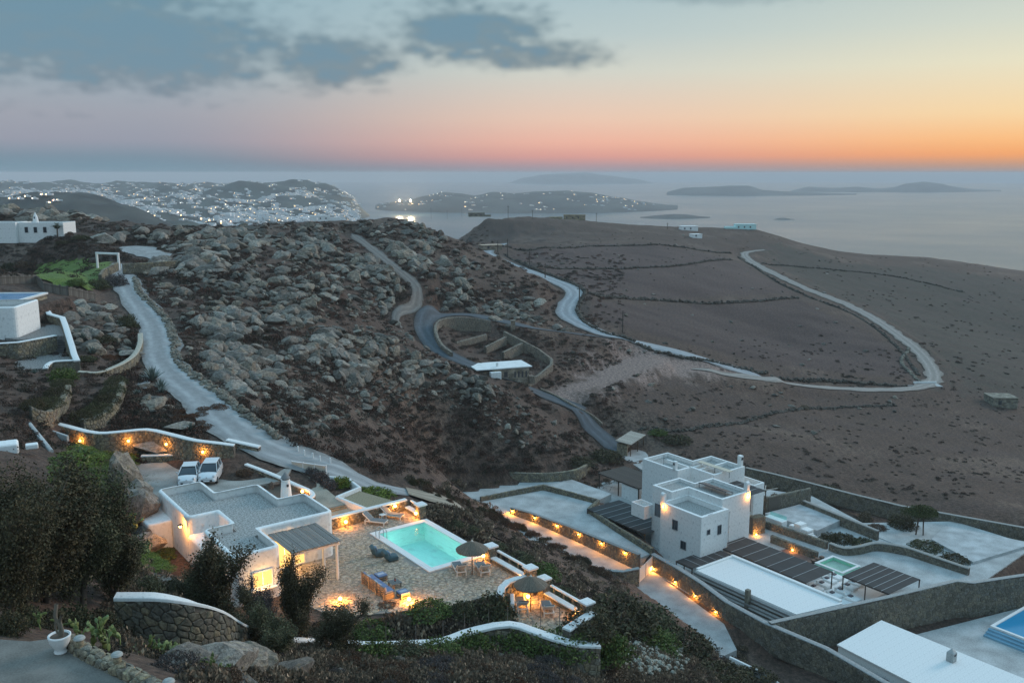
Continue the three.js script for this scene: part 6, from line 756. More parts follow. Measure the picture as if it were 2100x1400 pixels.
// ---------------------------------------------------------------- the valley: stone cottage, yards, field walls, poles, ridge houses
const pinkStone = [[0.34, 0.28, 0.24], [0.38, 0.315, 0.27], [0.29, 0.245, 0.215], [0.33, 0.29, 0.26]].map(c => std(...c, { map: rep(stoneTex, 0.6) }));
{ const c = onY(1048, 781, -15.8), o = thing('stone_cottage', 'stone cottage with white flat roof and a row of narrow windows in the valley', 'cottage', [c[0], -16.2, c[2]], 0.34); 
  part('wall', box(8.2, 3.6, 6.5, 0, -0.6, -3.2), pinkStone[1], o); const rf = part('roof', rbox(12.6, 0.22, 7.0, 0.04, -1.4, 0, 0), M.whiteRoof, o, [0, 3.1, -3.6]); rf.rotation.z = 0.0; for (let i = 0; i < 18; i++) part('rafter', box(0.1, 0.1, 0.5, -7.2 + i * 0.68, 2.98, -7.2), M.cap, o); part('wing', box(4.4, 3.0, 5.0, -5.8, -0.4, -3.4), pinkStone[0], o); part('white_box', rbox(2.3, 3.0, 1.4, 0.06, -3.6, -0.3, 0.2), M.white, o); for (let i = 0; i < 4; i++) part('window', box(0.36, 1.3, 0.1, 0.9 + i * 0.85, 1.1, 0.03), M.darkMetal, o); part('door', box(0.8, 1.2, 0.1, -1.2, 1.3, 0.03), M.darkMetal, o); part('step_block', box(1.2, 1.6, 2, 4.6, -0.4, -0.4), pinkStone[2], o); part('chimney', box(0.4, 0.9, 0.4, -2.4, 3.2, -2.2), M.cap, o); }
const yard = (list, label, name = 'yard_wall', o = {}) => stoneWall(name, label, 'wall', list.map(([a, b, h, base]) => { const p = onY(a, b, h); return [p[0], p[2], base, h]; }), { thick: 0.6, size: 0.5, mats: pinkStone, depth: 0.1, ...o });
yard([[1034, 679, -10.2, -12.4], [1075, 700, -12, -14.4], [1104, 715, -13.4, -16], [1131, 735, -15.2, -18], [1131, 746, -15.8, -18.6], [1104, 769, -17, -19.4], [1080, 781, -17.4, -20]], 'long bent stone yard wall enclosing the cottage garden'); yard([[1031, 722, -13.2, -15.6], [1052, 712, -12.8, -15], [1074, 701, -12.2, -14.6]], 'stone cross wall in the cottage yard facing the slope'); yard([[995, 711, -12.2, -13.6], [1037, 690, -11.2, -13]], 'short stone cross wall among rubble in the yard'); yard([[934, 702, -11, -12.2], [997, 685, -10.6, -11.8]], 'low stone terrace wall in the upper yard');
yard([[926, 722, -10.6, -13], [908, 708, -9.9, -12.6], [897, 690, -9, -12], [893, 670, -7.9, -11], [902, 656, -7.1, -10.6], [930, 650, -7, -10.6], [970, 652, -7.6, -11], [1007, 658, -8.4, -11.6]], 'tall curved pink stone wall on the inside of the hairpin bend', 'hairpin_wall', { curved: true });
{ const p = G(1052, 676), o = thing('stone_gatepost', 'square stone gatepost with cap beside the hairpin road', 'pillar', p); part('shaft', box(1.1, 2.6, 1.1, 0, -0.4, 0), pinkStone[1], o); part('cap', rbox(1.4, 0.25, 1.4, 0.05, 0, 2.2, 0), pinkStone[3], o); }
stoneWall('road_parapet', 'low pale parapet wall along the far side of the asphalt road below the cottage', 'wall', [[1108, 800], [1140, 814], [1180, 836], [1214, 854], [1236, 872]].map(([a, b]) => { const p = G(a, b); return [p[0], p[2], p[1] - 0.1, p[1] + 0.5]; }), { curved: true, thick: 0.4, size: 0.4, mats: pinkStone });
{ const a = G(1208, 872); const s = roadLines.asphalt.line; const q = s.reduce((m, p) => Math.abs(proj(p.x, p.y, p.z)[0] - 1178) < Math.abs(proj(m.x, m.y, m.z)[0] - 1178) && p.z > -215 ? p : m, s[1]); const o = single('road_marking', merge([box(2.4, 0.012, 0.35), box(0.35, 0.012, 1.2, -0.8, 0, -0.9), box(0.35, 0.012, 1.2, 0.8, 0, -0.9)]), M.cap, 'faded white painted patch on the asphalt road', 'marking', [q.x, q.y + 0.1, q.z], 0.6); }
// rubbly field walls, too far away to tell their stones apart
const pebble = [0, 1, 2].map(k => { const g = mergeVertices(new THREE.IcosahedronGeometry(1, 0).deleteAttribute('uv').deleteAttribute('normal')), p = g.attributes.position; for (let i = 0; i < p.count; i++) { const q = 1 + n3(p.getX(i) * 3 + k * 5, p.getY(i) * 3, p.getZ(i) * 3) * 0.3; p.setXYZ(i, p.getX(i) * q, p.getY(i) * q * 0.72, p.getZ(i) * q); } return g; });
function rubble(list, h, label, w = 0.9, tone = [0.12, 0.10, 0.088]) { // heaped dry stones along a line on the land
  const c = new THREE.CatmullRomCurve3(list.map(([a, b]) => { const p = G(a, b); return new THREE.Vector3(p[0], 0, p[2]); })), L = c.getLength(), R = rng(seedN += 3), P0 = c.getPoint(0), O = [P0.x, landH(P0.x, P0.z), P0.z], lots = [[], [], []], s0 = Math.abs(P0.z) > 200 ? 0.52 : 0.34, n = Math.min(2600, Math.ceil(L / s0 * 1.7 * Math.max(1, h * 0.62 / s0 * 0.8)));
  for (let i = 0; i < n; i++) { const t = R(), p = c.getPointAt(t), d = c.getTangentAt(t), lev = R() * R(), hh = h * 0.62 * (0.7 + fbm(n2, p.x * 0.2, p.z * 0.2, 2) * 0.9), e = (R() - 0.5) * w * (1 - lev * 0.6), s = s0 * (0.6 + R() * 0.7); const x = p.x - d.z * e, z = p.z + d.x * e, g = pebble[i % 3].clone().scale(s, s, s).rotateY(R() * 6.28).rotateX((R() - 0.5) * 0.8).translate(x - O[0], landH(x, z) - O[1] + lev * hh + s * 0.15, z - O[2]); lots[Math.floor(R() * 3)].push(boxUV(g, 1)); }
  const o = thing('field_wall', label, 'wall', O); lots.forEach((l, k) => { if (l.length) { const q = part('heaped_stones', merge(l), std(...tone.map(v => v * [0.8, 1, 1.25][k]), { map: rep(stoneTex, 0.5) }), o); q.userData.kind = 'stuff'; } }); }
rubble([[1036, 522], [1070, 540], [1115, 560], [1180, 585], [1200, 600], [1190, 620], [1186, 642], [1215, 672], [1300, 703], [1400, 734], [1550, 764], [1700, 782], [1860, 792]], 1.7, 'long dark stone wall running beside the pale valley road'); rubble([[1210, 603], [1300, 614], [1400, 620], [1500, 621], [1640, 612]], 1.8, 'dark stone wall between the two large brown fields'); rubble([[1085, 552], [1200, 552], [1300, 550], [1400, 544], [1500, 533]], 1.6, 'dark stone wall across the upper field'); rubble([[1000, 506], [1100, 512], [1200, 506], [1350, 502], [1500, 520]], 1.6, 'dark stone wall below the far ridge'); rubble([[1514, 528], [1560, 556], [1640, 600], [1750, 645], [1840, 712], [1885, 770]], 1.5, 'stone wall along the inner side of the farm track'); rubble([[900, 487], [960, 490], [1010, 498]], 1.3, 'short stone wall near the roadside house'); rubble([[1310, 880], [1400, 884], [1480, 872], [1560, 856], [1700, 838], [1840, 832]], 1.1, 'low broken stone wall across the foreground field'); rubble([[1865, 715], [1850, 745], [1890, 785]], 0.9, 'short curved rubble wall beside the farm track ford', 0.8, [0.26, 0.23, 0.2]); rubble([[1560, 540], [1700, 552], [1850, 570], [1980, 600]], 1.3, 'dark stone wall on the green-grey heath'); rubble([[505, 556], [540, 590], [600, 640]], 0.9, 'low rubble wall on the rocky hill');
rubble([[276, 572], [288, 604], [326, 640], [346, 668], [358, 705], [362, 738], [396, 772], [446, 806], [500, 850], [570, 905]], 1.1, 'rough dry-stone wall along the gravel road below the rocky hill', 1.2, [0.27, 0.235, 0.205]);
{ const o = thing('concrete_ford', 'pale concrete ford where the farm track crosses the stream bed', 'ford', G(1905, 790)); part('slab', box(7, 0.2, 4, 0, -0.05, 0), M.concrete, o); part('parapet', box(7, 0.5, 0.4, 0, 0.1, -2.6), M.whiteRoof, o); part('parapet', box(6, 0.35, 0.4, -6, 0, 1.6), M.concrete, o); }
// power poles
[[1188, 642, 587, 'at the bend of the valley road'], [1277, 681, 637, 'in the brown field beside the valley road'], [1118, 571, 540, 'between the upper road and the brown field'], [1041, 528, 490, 'next to the roadside house'], [1021, 517, 494, 'behind the roadside house'], [1086, 545, 516, 'on the upper valley road'], [884, 449, 427, 'first on the ridge against the bay'], [917, 449, 431, 'second on the ridge against the bay'], [947, 444, 427, 'beside the ruined house on the ridge'], [1042, 449, 422, 'tallest on the ridge against the bay'], [1092, 449, 431, 'on the ridge below the headland'], [1223, 454, 437, 'past the long white ridge house'], [1369, 470, 457, 'near the small turquoise ridge house']].forEach(([x, b, t, where]) => { const p = G(x, b), q = proj(...p), h = (b - t) * q[2] / FOC, o = thing('power_pole', 'thin wooden power pole ' + where, 'pole', [p[0], p[1] - 0.2, p[2]], 0.3, 'power poles'); part('shaft', cyl(0.19, 0.14, h + 0.3, 0, 0, 0, 6), M.darkWood, o); part('crossarm', box(1.6, 0.16, 0.16, 0, h - 0.5, 0), M.darkWood, o); });
// houses along the ridge
function ridgeHouse(px, py, w, h, label, mat = M.white, extra = [], far = 0) { const g = far ? atT(px, py, far) : ground(px, py) || onY(px, py, -6), p = g, deep = far ? Math.max(0, g[1] - landH(g[0], g[2])) + 0.5 : 0, o = thing('ridge_house', label, 'house', [p[0], p[1] - 0.4, p[2]], (px % 7) * 0.05 - 0.1); part('wall', box(w, h + 0.4 + deep, 6, 0, -deep, 0), mat, o); part('roof', box(w + 0.3, 0.25, 6.3, 0, h + 0.4, 0), mat, o); for (const [x, ww, hh] of extra) part('wing', box(ww, hh + deep, 5, x, -deep, 0.8), mat, o); for (let i = 0; i < Math.floor(w / 4); i++) part('window', box(0.9, 1.1, 0.1, -w / 2 + 2 + i * 4, 1.2, 3.03), M.darkMetal, o); return o; }
ridgeHouse(977, 443, 13, 2.6, 'grey ruined stone house on the rocky ridge', stoneMats[3], [[8, 7, 1.6]]); ridgeHouse(1178, 450, 15, 3.2, 'long pale house on the ridge facing the bay', stoneMats[4], [[-13, 9, 2.4]]); ridgeHouse(1412, 472, 11, 2.6, 'small turquoise-white house on the far ridge', M.white); ridgeHouse(1528, 469, 14, 3.0, 'turquoise-white villa at the end of the ridge', std(0.5, 0.72, 0.7), [[-10, 8, 2]]); ridgeHouse(1427, 487, 6, 2, 'tiny white field house below the ridge', M.white); ridgeHouse(664, 451, 9, 3.2, 'white house with flat roof on the crest of the rocky hill', M.white, [[-7.5, 4.5, 3.8], [8, 8, 2.4]]); ridgeHouse(252, 470, 11, 1.6, 'low white house on the brown saddle before the town', M.white, [], 480); ridgeHouse(322, 475, 6, 2.2, 'white house with small tower on the brown saddle', M.white, [[1, 2.6, 3.8]], 520); ridgeHouse(2052, 830, 7, 2.6, 'grey stone hut on the dark heath', stoneMats[3]); 
{ const p = G(1006, 512), o = thing('roadside_house', 'low warm-toned house beside the upper valley road', 'house', p, 0.4); part('wall', box(9, 2.4, 5, 0, -0.3, 0), pinkStone[1], o); part('roof', box(9.6, 0.2, 5.6, 0, 2.1, 0), std(0.45, 0.34, 0.25), o); part('window', box(1, 1, 0.1, -2, 0.8, 2.53), M.darkMetal, o); part('garden_wall', box(12, 0.9, 0.4, -8, -0.2, 2), std(0.5, 0.38, 0.28), o); }
// ---------------------------------------------------------------- boulders
const rockGeos = [];
for (let k = 0; k < 10; k++) { // blocky weathered granite: a ball cut by planes, then roughened
  const R = rng(300 + k), g = mergeVertices(new THREE.IcosahedronGeometry(1, 3).deleteAttribute('uv').deleteAttribute('normal')), p = g.attributes.position, planes = []; for (let i = 0; i < 12; i++) { const v = new THREE.Vector3(R() - 0.5, R() - 0.5, R() - 0.5).normalize(); planes.push([v, 0.46 + R() * 0.34]); }
  const v = new THREE.Vector3(); for (let i = 0; i < p.count; i++) { v.fromBufferAttribute(p, i).normalize(); let r = 1; for (const [n, d] of planes) { const c = v.dot(n); if (c > 0.01) r = Math.min(r, d / c); } r *= 1 + n3(v.x * 2 + k * 9, v.y * 2, v.z * 2) * 0.05 + n3(v.x * 4 + k, v.y * 4, v.z * 4) * 0.035; v.multiplyScalar(r); p.setXYZ(i, v.x * (1.05 + (k % 3) * 0.16), v.y * (0.62 + (k % 4) * 0.09), v.z * 0.9); }
  g.computeVertexNormals(); const q = boxUV(toCreasedNormals(g, 0.5), 1); const c = toCreasedNormals(g, 0.3); c.setAttribute('uv', q.attributes.uv); rockGeos.push(c);
}
const rockBump = rep(stoneTex, 0.8); rockBump.colorSpace = THREE.NoColorSpace;
const rockMats = [[0.33, 0.285, 0.265], [0.43, 0.38, 0.355], [0.225, 0.195, 0.18], [0.37, 0.31, 0.27], [0.28, 0.25, 0.24]].map(c => std(...c, { map: rep(stoneTex, 0.45), bumpMap: rockBump, bumpScale: 0.09, roughness: 1 }));
const roadDist = (x, z) => { let d = 1e9; for (const q of Object.values(roadLines)) { if (x < q.bb[0] || x > q.bb[1] || z < q.bb[2] || z > q.bb[3]) continue; const L = q.line; for (let i = 1; i < L.length; i++) d = Math.min(d, segDist(L[i - 1].x, L[i - 1].z, L[i].x, L[i].z, x, z)[0] - q.w / 2); } return d; };
const onPad = (x, z, m = 0.6) => pads.some(p => x > p.bb[0] && x < p.bb[1] && z > p.bb[2] && z < p.bb[3] && (inPoly(p.poly, x, z) || polyDist(p.poly, x, z) < m));
{
  const R = rng(4242), rocks = [];
  const hillPoly = [[285, 575], [320, 520], [400, 480], [500, 470], [620, 458], [720, 452], [800, 450], [860, 458], [900, 490], [950, 525], [1010, 560], [1080, 600], [1150, 650], [1180, 672], [1090, 665], [1000, 640], [900, 640], [860, 690], [900, 730], [960, 760], [1040, 800], [1080, 830], [1160, 880], [1180, 920], [1090, 930], [980, 880], [900, 820], [820, 880], [700, 860], [640, 900], [560, 880], [480, 850], [420, 800], [380, 740], [350, 690], [320, 640]];
  const dens = (px, py) => 0.22 + 1.1 * sstep(-0.16, 0.3, fbm(n2, px * 0.011, py * 0.016, 3)) * (py > 830 ? 0.7 : 1) * (px > 900 && py > 620 ? 0.6 : 1);
  const tryAdd = (px, py, s, clear = 0.7) => { const g = ground(px, py); if (!g || g[1] < SEA) return; if (onPad(g[0], g[2], s * 0.8) || roadDist(g[0], g[2]) < s * 0.75 + clear) return; rocks.push([g, s, proj(...g)[2]]); };
  for (let i = 0; i < 9500; i++) { const px = 280 + R() * 910, py = 448 + R() * 490; if (!inPoly(hillPoly, px, py) || R() > dens(px, py)) continue; const sp = (5 + 30 * R() * R() * R()) * (py > 820 ? 0.7 : 1); const d = 1 / Math.max(0.03, 0.1786 - (700 - py) / 1900 * 0.984) * 24; tryAdd(px, py, Math.min(2.3, sp * clamp(d, 80, 320) / 1900 * 0.62)); }
  for (let c = 0; c < 64; c++) { const px = 300 + R() * 800, py = 455 + R() * 340; if (!inPoly(hillPoly, px, py)) continue; for (let k = 0; k < 22; k++) tryAdd(px + (R() + R() - 1) * 55, py + (R() + R() - 1) * 30, 0.7 + R() * 1.1 + (py < 560 ? 0.7 : 0)); }      // outcrops
  for (let i = 0; i < 1500; i++) { const px = 470 + R() * 620, py = 750 + R() * 190; if (inPoly(hillPoly, px, py) && fbm(n2b, px * 0.014, py * 0.02, 3) > -0.12) tryAdd(px, py, 0.22 + R() * R() * 0.9); }
  for (let i = 0; i < 130; i++) tryAdd(540 + R() * 780, 1338 + R() * 60, 0.12 + R() * R() * 0.5, 0.2);
  for (let i = 0; i < 150; i++) tryAdd(250 + R() * 80 + i * 1.2, 500 + R() * 60, 0.8 + R() * 1.6);
  for (let i = 0; i < 130; i++) tryAdd(1050 + R() * 800, 470 + R() * 420, 0.35 + R() * 0.7);
  for (let i = 0; i < 40; i++) tryAdd(200 + R() * 260, 470 + R() * 40, 0.8 + R() * 1.8); for (let i = 0; i < 60; i++) tryAdd(R() * 220, 428 + R() * 26, 1 + R() * 2.6);
  for (let i = 0; i < 70; i++) tryAdd(140 + R() * 120, 615 + R() * 110, 0.4 + R() * 1.1); for (let i = 0; i < 40; i++) tryAdd(290 + R() * 90, 790 + R() * 60, 0.3 + R() * 0.8);
  rocks.sort((a, b) => b[1] / b[2] - a[1] / a[2]);
  const big = rocks.slice(0, 262), small = rocks.slice(262), e = new THREE.Euler();
  big.forEach(([g, s], i) => { const q = proj(...g), zone = q[0] > 1000 && q[1] < 620 ? 'near the valley road' : q[0] < 300 ? 'beside the portal court' : q[1] < 490 ? 'on the crest of the rocky hill' : q[0] > 860 && q[1] < 680 ? 'on the far shoulder of the rocky hill' : q[0] > 860 ? 'on the slope above the asphalt road' : q[1] < 600 ? 'on the upper rocky slope' : roadDist(g[0], g[2]) < 9 ? 'close to the gravel road' : q[1] < 740 ? 'half-way down the rocky slope' : 'low on the scrubby slope', lab = (s > 2 ? 'large ' : s > 1.3 ? 'mid-sized ' : 'small ') + ['warm grey', 'pale grey', 'dark grey', 'tan', 'plain grey'][i % 5] + ' granite boulder ' + zone; const o = single('boulder', rockGeos[i % 10], rockMats[i % 5], lab, 'boulder', [g[0], g[1] + s * 0.12, g[2]], 0, lab.replace('boulder', 'boulders')); o.scale.set(s * (0.8 + R() * 0.5), s * (0.75 + R() * 0.5), s * (0.8 + R() * 0.4)); o.rotation.set((R() - 0.5) * 0.5, R() * 6.28, (R() - 0.5) * 0.5); });
  const d = new THREE.Object3D(), lots = rockGeos.slice(0, 5).map(() => []); small.forEach((r, i) => lots[i % 5].push(r));
  lots.forEach((l, k) => { const m = shade(new THREE.InstancedMesh(rockGeos[k * 2], rockMats[k], l.length)); m.name = numbered('scattered_rocks'); m.userData = { kind: 'stuff', label: 'countless smaller grey rocks strewn over the hill and fields, batch ' + ['one', 'two', 'three', 'four', 'five'][k], category: 'rocks' }; l.forEach(([g, s], i) => { d.position.set(g[0], g[1] + s * 0.1, g[2]); d.rotation.set((R() - 0.5) * 0.6, R() * 6.28, (R() - 0.5) * 0.6); d.scale.set(s * (0.8 + R() * 0.5), s * (0.7 + R() * 0.5), s * (0.8 + R() * 0.4)); d.updateMatrix(); m.setMatrixAt(i, d.matrix); const t = 0.5 + R() * 0.7; m.setColorAt(i, new THREE.Color(t, t, t * 0.98)); }); scene.add(m); });
  // named rocks near the villas
  const put = (px, py, h, s, label, sx = 1, sy = 1, rot = 0.3, k = 0) => { const p = h === null ? G(px, py) : onY(px, py, h), o = single('boulder', rockGeos[k], rockMats[k % 5], label, 'boulder', [p[0], p[1], p[2]], 0, 'boulders by the villas'); o.scale.set(s * sx, s * sy, s); o.rotation.set(0.1, rot, -0.08); };
  put(252, 985, 3.6, 2.0, 'tall dark standing rock above the green slope', 0.85, 1.9, 0.4, 3); put(240, 1038, 2.6, 1.7, 'blue-grey split rock beside the villa annex', 0.9, 1.5, 1.2, 7); put(284, 1048, 2.2, 1.9, 'broad cracked rock touching the villa annex', 0.9, 1.5, 2.2, 5); put(272, 1000, 3.2, 1.4, 'pale rock wedged between the standing rocks', 1, 1.2, 0.2, 1); put(300, 1090, 1.0, 1.5, 'dark boulder under the annex wall', 1.2, 1, 1.9, 2); put(295, 1120, 1.2, 1.4, 'round dark boulder above the cactus', 1.2, 0.9, 0.9, 6);
  put(318, 1195, 4, 1.6, 'flat pale slab rock in the garden below the annex', 1.4, 0.5, 2.6, 4); put(430, 1355, 9.2, 1.5, 'large pale flat-topped boulder in the foreground', 1.3, 1.0, 0.5, 1); put(500, 1372, 7.4, 1.4, 'cracked pale boulder at the foreground edge', 1.1, 0.9, 1.4, 3); put(520, 1350, 6.6, 1.2, 'ochre stained boulder next to the dark shrub', 1, 1, 2.1, 8); put(470, 1395, 8.6, 1.0, 'small pale boulder low in the foreground', 1.2, 0.7, 0.2, 9); put(580, 1385, 5.4, 1.3, 'brown boulder at the foot of the trees', 1.3, 0.8, 1, 2); put(395, 1345, 9.6, 0.9, 'grey boulder behind the mound plant', 1.1, 0.8, 0.3, 5);
  put(335, 915, 2.6, 1.6, 'large golden boulder under the retaining wall lamp', 1.5, 0.9, 0.4, 1); put(165, 650, 7.4, 2.0, 'leaning grey slab rock in the rock garden', 0.8, 1.2, 0.6, 3); put(178, 632, 8, 1.7, 'flat beige rock in the rock garden', 1.4, 0.7, 0.2, 4); put(150, 665, 7, 1.6, 'grey rock beside the zigzag wall', 1.3, 0.7, 1.2, 0); put(172, 678, 6.6, 1.3, 'pale rounded rock in the rock garden', 1.3, 0.8, 2, 1); put(316, 826, 4.4, 1.4, 'tan striped boulder at the roadside above the lamp', 1.3, 0.8, 1.3, 8); put(372, 872, 3.6, 1.2, 'beige boulder by the roadside lamp', 1.3, 0.7, 0.8, 1); put(265, 725, 5.4, 1.2, 'pale flat boulder inside the curved roadside wall', 1.6, 0.5, 0.5, 6);
  put(1014, 660, -10, 2.6, 'big pink-grey boulder beside the hairpin gatepost', 1.2, 1, 0.3, 3); put(1160, 680, null, 2.4, 'dark rock at the road junction', 1.3, 0.9, 0.8, 2); put(1140, 672, null, 2.0, 'grey rock on the bank above the road junction', 1.3, 0.9, 1.8, 5); put(388, 1010, null, 0.7, 'upright pale rock in the planter bed', 0.6, 1.4, 0.4, 7); put(677, 1000, null, 0.8, 'upright golden rock beside the sliding gate', 0.7, 1.2, 0.9, 4); put(552, 1000, null, 0.6, 'slim golden standing stone in the planter bed', 0.5, 1.6, 1.6, 2);
  // heap of pale rubble in the foreground
  const rub = [], RG = mergeVertices(new THREE.IcosahedronGeometry(1, 0).deleteAttribute('uv').deleteAttribute('normal')); for (let i = 0; i < 420; i++) { const p = G(1345 + (R() + R() - 1) * 70, 1345 + (R() + R() - 1) * 46), s = 0.10 + R() * R() * 0.3, g = RG.clone(); g.scale(s, s * 0.8, s).rotateY(R() * 6).rotateX(R() * 3).translate(p[0], p[1] + s * 0.3 + 0.25 * R(), p[2]); rub.push(boxUV(g, 1)); } const rm = structure('rubble_heap', merge(rub), std(0.42, 0.41, 0.38, { map: rep(stoneTex, 1) })); rm.userData = { kind: 'stuff', label: 'heap of pale broken stones on the slope below the shrubs', category: 'rubble' };
}
// ---------------------------------------------------------------- plants
// leaf clumps: many small bent leaves through a volume. shape(u) gives a point in the crown
function leafCloud(n, size, place, seed, tint = null, up = 0.3) {
  const R = rng(seed), pos = [], col = [], nor = []; const a = new THREE.Vector3(), b = new THREE.Vector3(), nn = new THREE.Vector3();
  for (let i = 0; i < n; i++) { const [x, y, z, s = 1] = place(R); a.set(R() - 0.5, R() - 0.5 + up, R() - 0.5).normalize(); b.set(R() - 0.5, R() - 0.5, R() - 0.5).cross(a).normalize(); const l = size * s * (0.6 + R() * 0.8), w = l * (0.3 + R() * 0.14); nn.crossVectors(b, a).normalize();
    const q = (p, k, f) => [x + a.x * p + b.x * k + nn.x * f, y + a.y * p + b.y * k + nn.y * f, z + a.z * p + b.z * k + nn.z * f]; const A = q(-l * 0.5, 0, 0), B = q(0, w, l * 0.08), C = q(l * 0.5, 0, 0), D = q(0, -w, l * 0.08); pos.push(...A, ...B, ...C, ...A, ...C, ...D); const t = tint ? tint(R, x, y, z) : [1, 1, 1]; for (let k = 0; k < 6; k++) { col.push(...t); } }
  const g = new THREE.BufferGeometry(); g.setAttribute('position', new THREE.Float32BufferAttribute(pos, 3)); g.setAttribute('color', new THREE.Float32BufferAttribute(col, 3)); g.computeVertexNormals(); return g;
}
const leafMat = (r, g, b) => new THREE.MeshPhysicalMaterial({ color: new THREE.Color(r, g, b), vertexColors: true, roughness: 0.9, side: THREE.DoubleSide, transmission: 0 });
const LM = { dark: leafMat(0.078, 0.070, 0.034), olive: leafMat(0.095, 0.10, 0.05), green: leafMat(0.10, 0.145, 0.035), bright: leafMat(0.145, 0.20, 0.03), brown: leafMat(0.13, 0.082, 0.052), russet: leafMat(0.15, 0.07, 0.035), grey: leafMat(0.115, 0.105, 0.105), dry: leafMat(0.24, 0.19, 0.13) };
const vary = (lo = 0.55, hi = 1.5) => R => { const t = lo + (hi - lo) * R() * R(), h = R() * 0.3; return [t * (1 + h * 0.5), t, t * (1 - h * 0.3)]; };
// trees: tapered trunk, limbs, clumps of leaves round the limb ends
function treeParts(H, W, seed, n, mat, leaf = 0.11) {
  const R = rng(seed), wood = [], tips = [], limb = (p, d, L, r, lvl) => { const pts = [p.clone()], q = p.clone(), dir = d.clone(); for (let i = 0; i < 4; i++) { dir.add(new THREE.Vector3((R() - 0.5) * 0.5, 0.12, (R() - 0.5) * 0.5)).normalize(); q.addScaledVector(dir, L / 4); pts.push(q.clone()); if (lvl > 0) tips.push([q.x, q.y, q.z, lvl]); } const c = new THREE.CatmullRomCurve3(pts), tg = new THREE.TubeGeometry(c, 6, r, 5), P = tg.attributes.position; for (let i = 0; i < P.count; i++) { const s = Math.floor(i / 6) / 6, m = c.getPoint(s), k = 1 - s * 0.62; P.setXYZ(i, m.x + (P.getX(i) - m.x) * k, m.y + (P.getY(i) - m.y) * k, m.z + (P.getZ(i) - m.z) * k); } wood.push(tg); if (lvl < 2) for (let k = 0; k < (lvl ? 5 : 12); k++) { const s = (lvl ? 0.3 : 0.16) + R() * (lvl ? 0.7 : 0.84), m = c.getPoint(s), az = R() * 6.28; limb(m, new THREE.Vector3(Math.cos(az) * (W / H) * 1.3, 0.55 + R() * 0.8, Math.sin(az) * (W / H) * 1.3).normalize(), L * (0.36 + R() * 0.22), r * 0.5, lvl + 1); } };
  limb(new THREE.Vector3(0, -0.2, 0), new THREE.Vector3(0.05, 1, 0), H * 0.62, H * 0.02 + 0.03, 0);
  const cl = leafCloud(n, leaf, r => { const t = tips[Math.floor(r() * tips.length)], s = W * 0.085 * (1 + (2 - t[3]) * 0.3); const g = () => (r() + r() + r() - 1.5) * 1.15; return [t[0] + g() * s, t[1] + g() * s * 1.7, t[2] + g() * s]; }, seed + 1, vary());
  return [merge(wood), cl, mat];
}
const treeKinds = [treeParts(6.4, 4.6, 51, 26000, LM.dark, 0.1), treeParts(6.0, 3.2, 52, 17000, LM.dark, 0.1), treeParts(5.2, 2.6, 53, 12000, LM.olive, 0.09)], barkM = std(0.09, 0.07, 0.055);
function tree(kind, px, py, h, top, label, wide = 1, mat) { const p = h === null ? G(px, py) : onY(px, py, h), q = proj(...p), want = (py - top) * q[2] / FOC, H = [6.4, 6.0, 5.2][kind], s = want / H, [w, c, m] = treeKinds[kind], o = thing('tree', label, 'tree', p, px * 0.7, 'dark garden trees'); o.scale.set(s * wide, s, s * wide); part('trunk', w, barkM, o); part('crown', c, mat || m, o); }
tree(0, 60, 1262, 8.4, 925, 'large dark tree in front of the white-capped rubble wall, with the broadest crown', 1.25); tree(0, 170, 1250, 7.6, 955, 'dark bushy tree between the broad tree and the standing rocks', 1.0, LM.olive); tree(1, 232, 1245, 7.0, 1010, 'slim dark tree beside the standing rocks', 1.1); tree(0, -30, 1200, 9.5, 925, 'dark tree beside the small white hut', 1.1); tree(0, 130, 1215, 8.4, 950, 'dark tree behind the potted succulent', 1.0);
tree(0, 15, 1290, 10.5, 960, 'dark tree beside the foreground terrace edge', 0.9); tree(1, 262, 1238, 6.4, 1040, 'dark bush-like tree at the end of the tree group', 1.3, LM.olive); tree(1, 95, 1235, 8.8, 930, 'tall dark tree in the middle of the tree group', 1.2);
tree(1, 452, 1300, 0.9, 1070, 'dark upright tree in front of the villa wall corner', 1.15); tree(1, 418, 1262, 2.0, 1118, 'low dark tree under the orange villa wall', 1.5, LM.olive); tree(1, 622, 1320, -0.1, 1110, 'slender dark tree in front of the reed pergola', 0.95); tree(2, 548, 1318, 0.6, 1150, 'thin grey-leaved young tree beside the lit window', 0.85, LM.grey); tree(1, 520, 1348, 2.2, 1210, 'dense dark tree at the wall bend', 1.5); tree(2, 668, 1350, 0.6, 1215, 'low dark tree near the ground lamp', 1.5, LM.dark); tree(1, 575, 1370, 2.4, 1236, 'dark tree standing below the white wall cap', 1.6, LM.olive);
// shrubs: dome of leaves with a few stems
const dome = (rx, ry, fill = 0.6) => r => { const a = r() * 6.283, z = r(), k = Math.pow(r(), fill * 0.5), q = Math.sqrt(Math.max(0, 1 - z * z * 0.9)), w = 1 + n3(Math.cos(a) * 1.6, z * 2, Math.sin(a) * 1.6) * 0.25; return [Math.cos(a) * q * rx * k * w, z * ry * k * w, Math.sin(a) * q * rx * k * w]; };
const shrubGeo = [leafCloud(2600, 0.10, dome(1, 0.95), 61, vary()), leafCloud(2600, 0.10, dome(1, 0.7, 0.4), 62, vary(0.5, 1.6)), leafCloud(2200, 0.13, dome(1, 1.15, 0.8), 63, vary(0.45, 1.7), 0.9)], cushionGeo = leafCloud(2400, 0.075, dome(1, 0.72, 0.16), 64, vary(0.6, 1.35), 1.2);
const stems = merge([0, 1, 2, 3, 4].map(i => bar([0, -0.1, 0], [Math.cos(i * 1.3) * 0.5, 0.7, Math.sin(i * 1.3) * 0.5], 0.02, 5)));
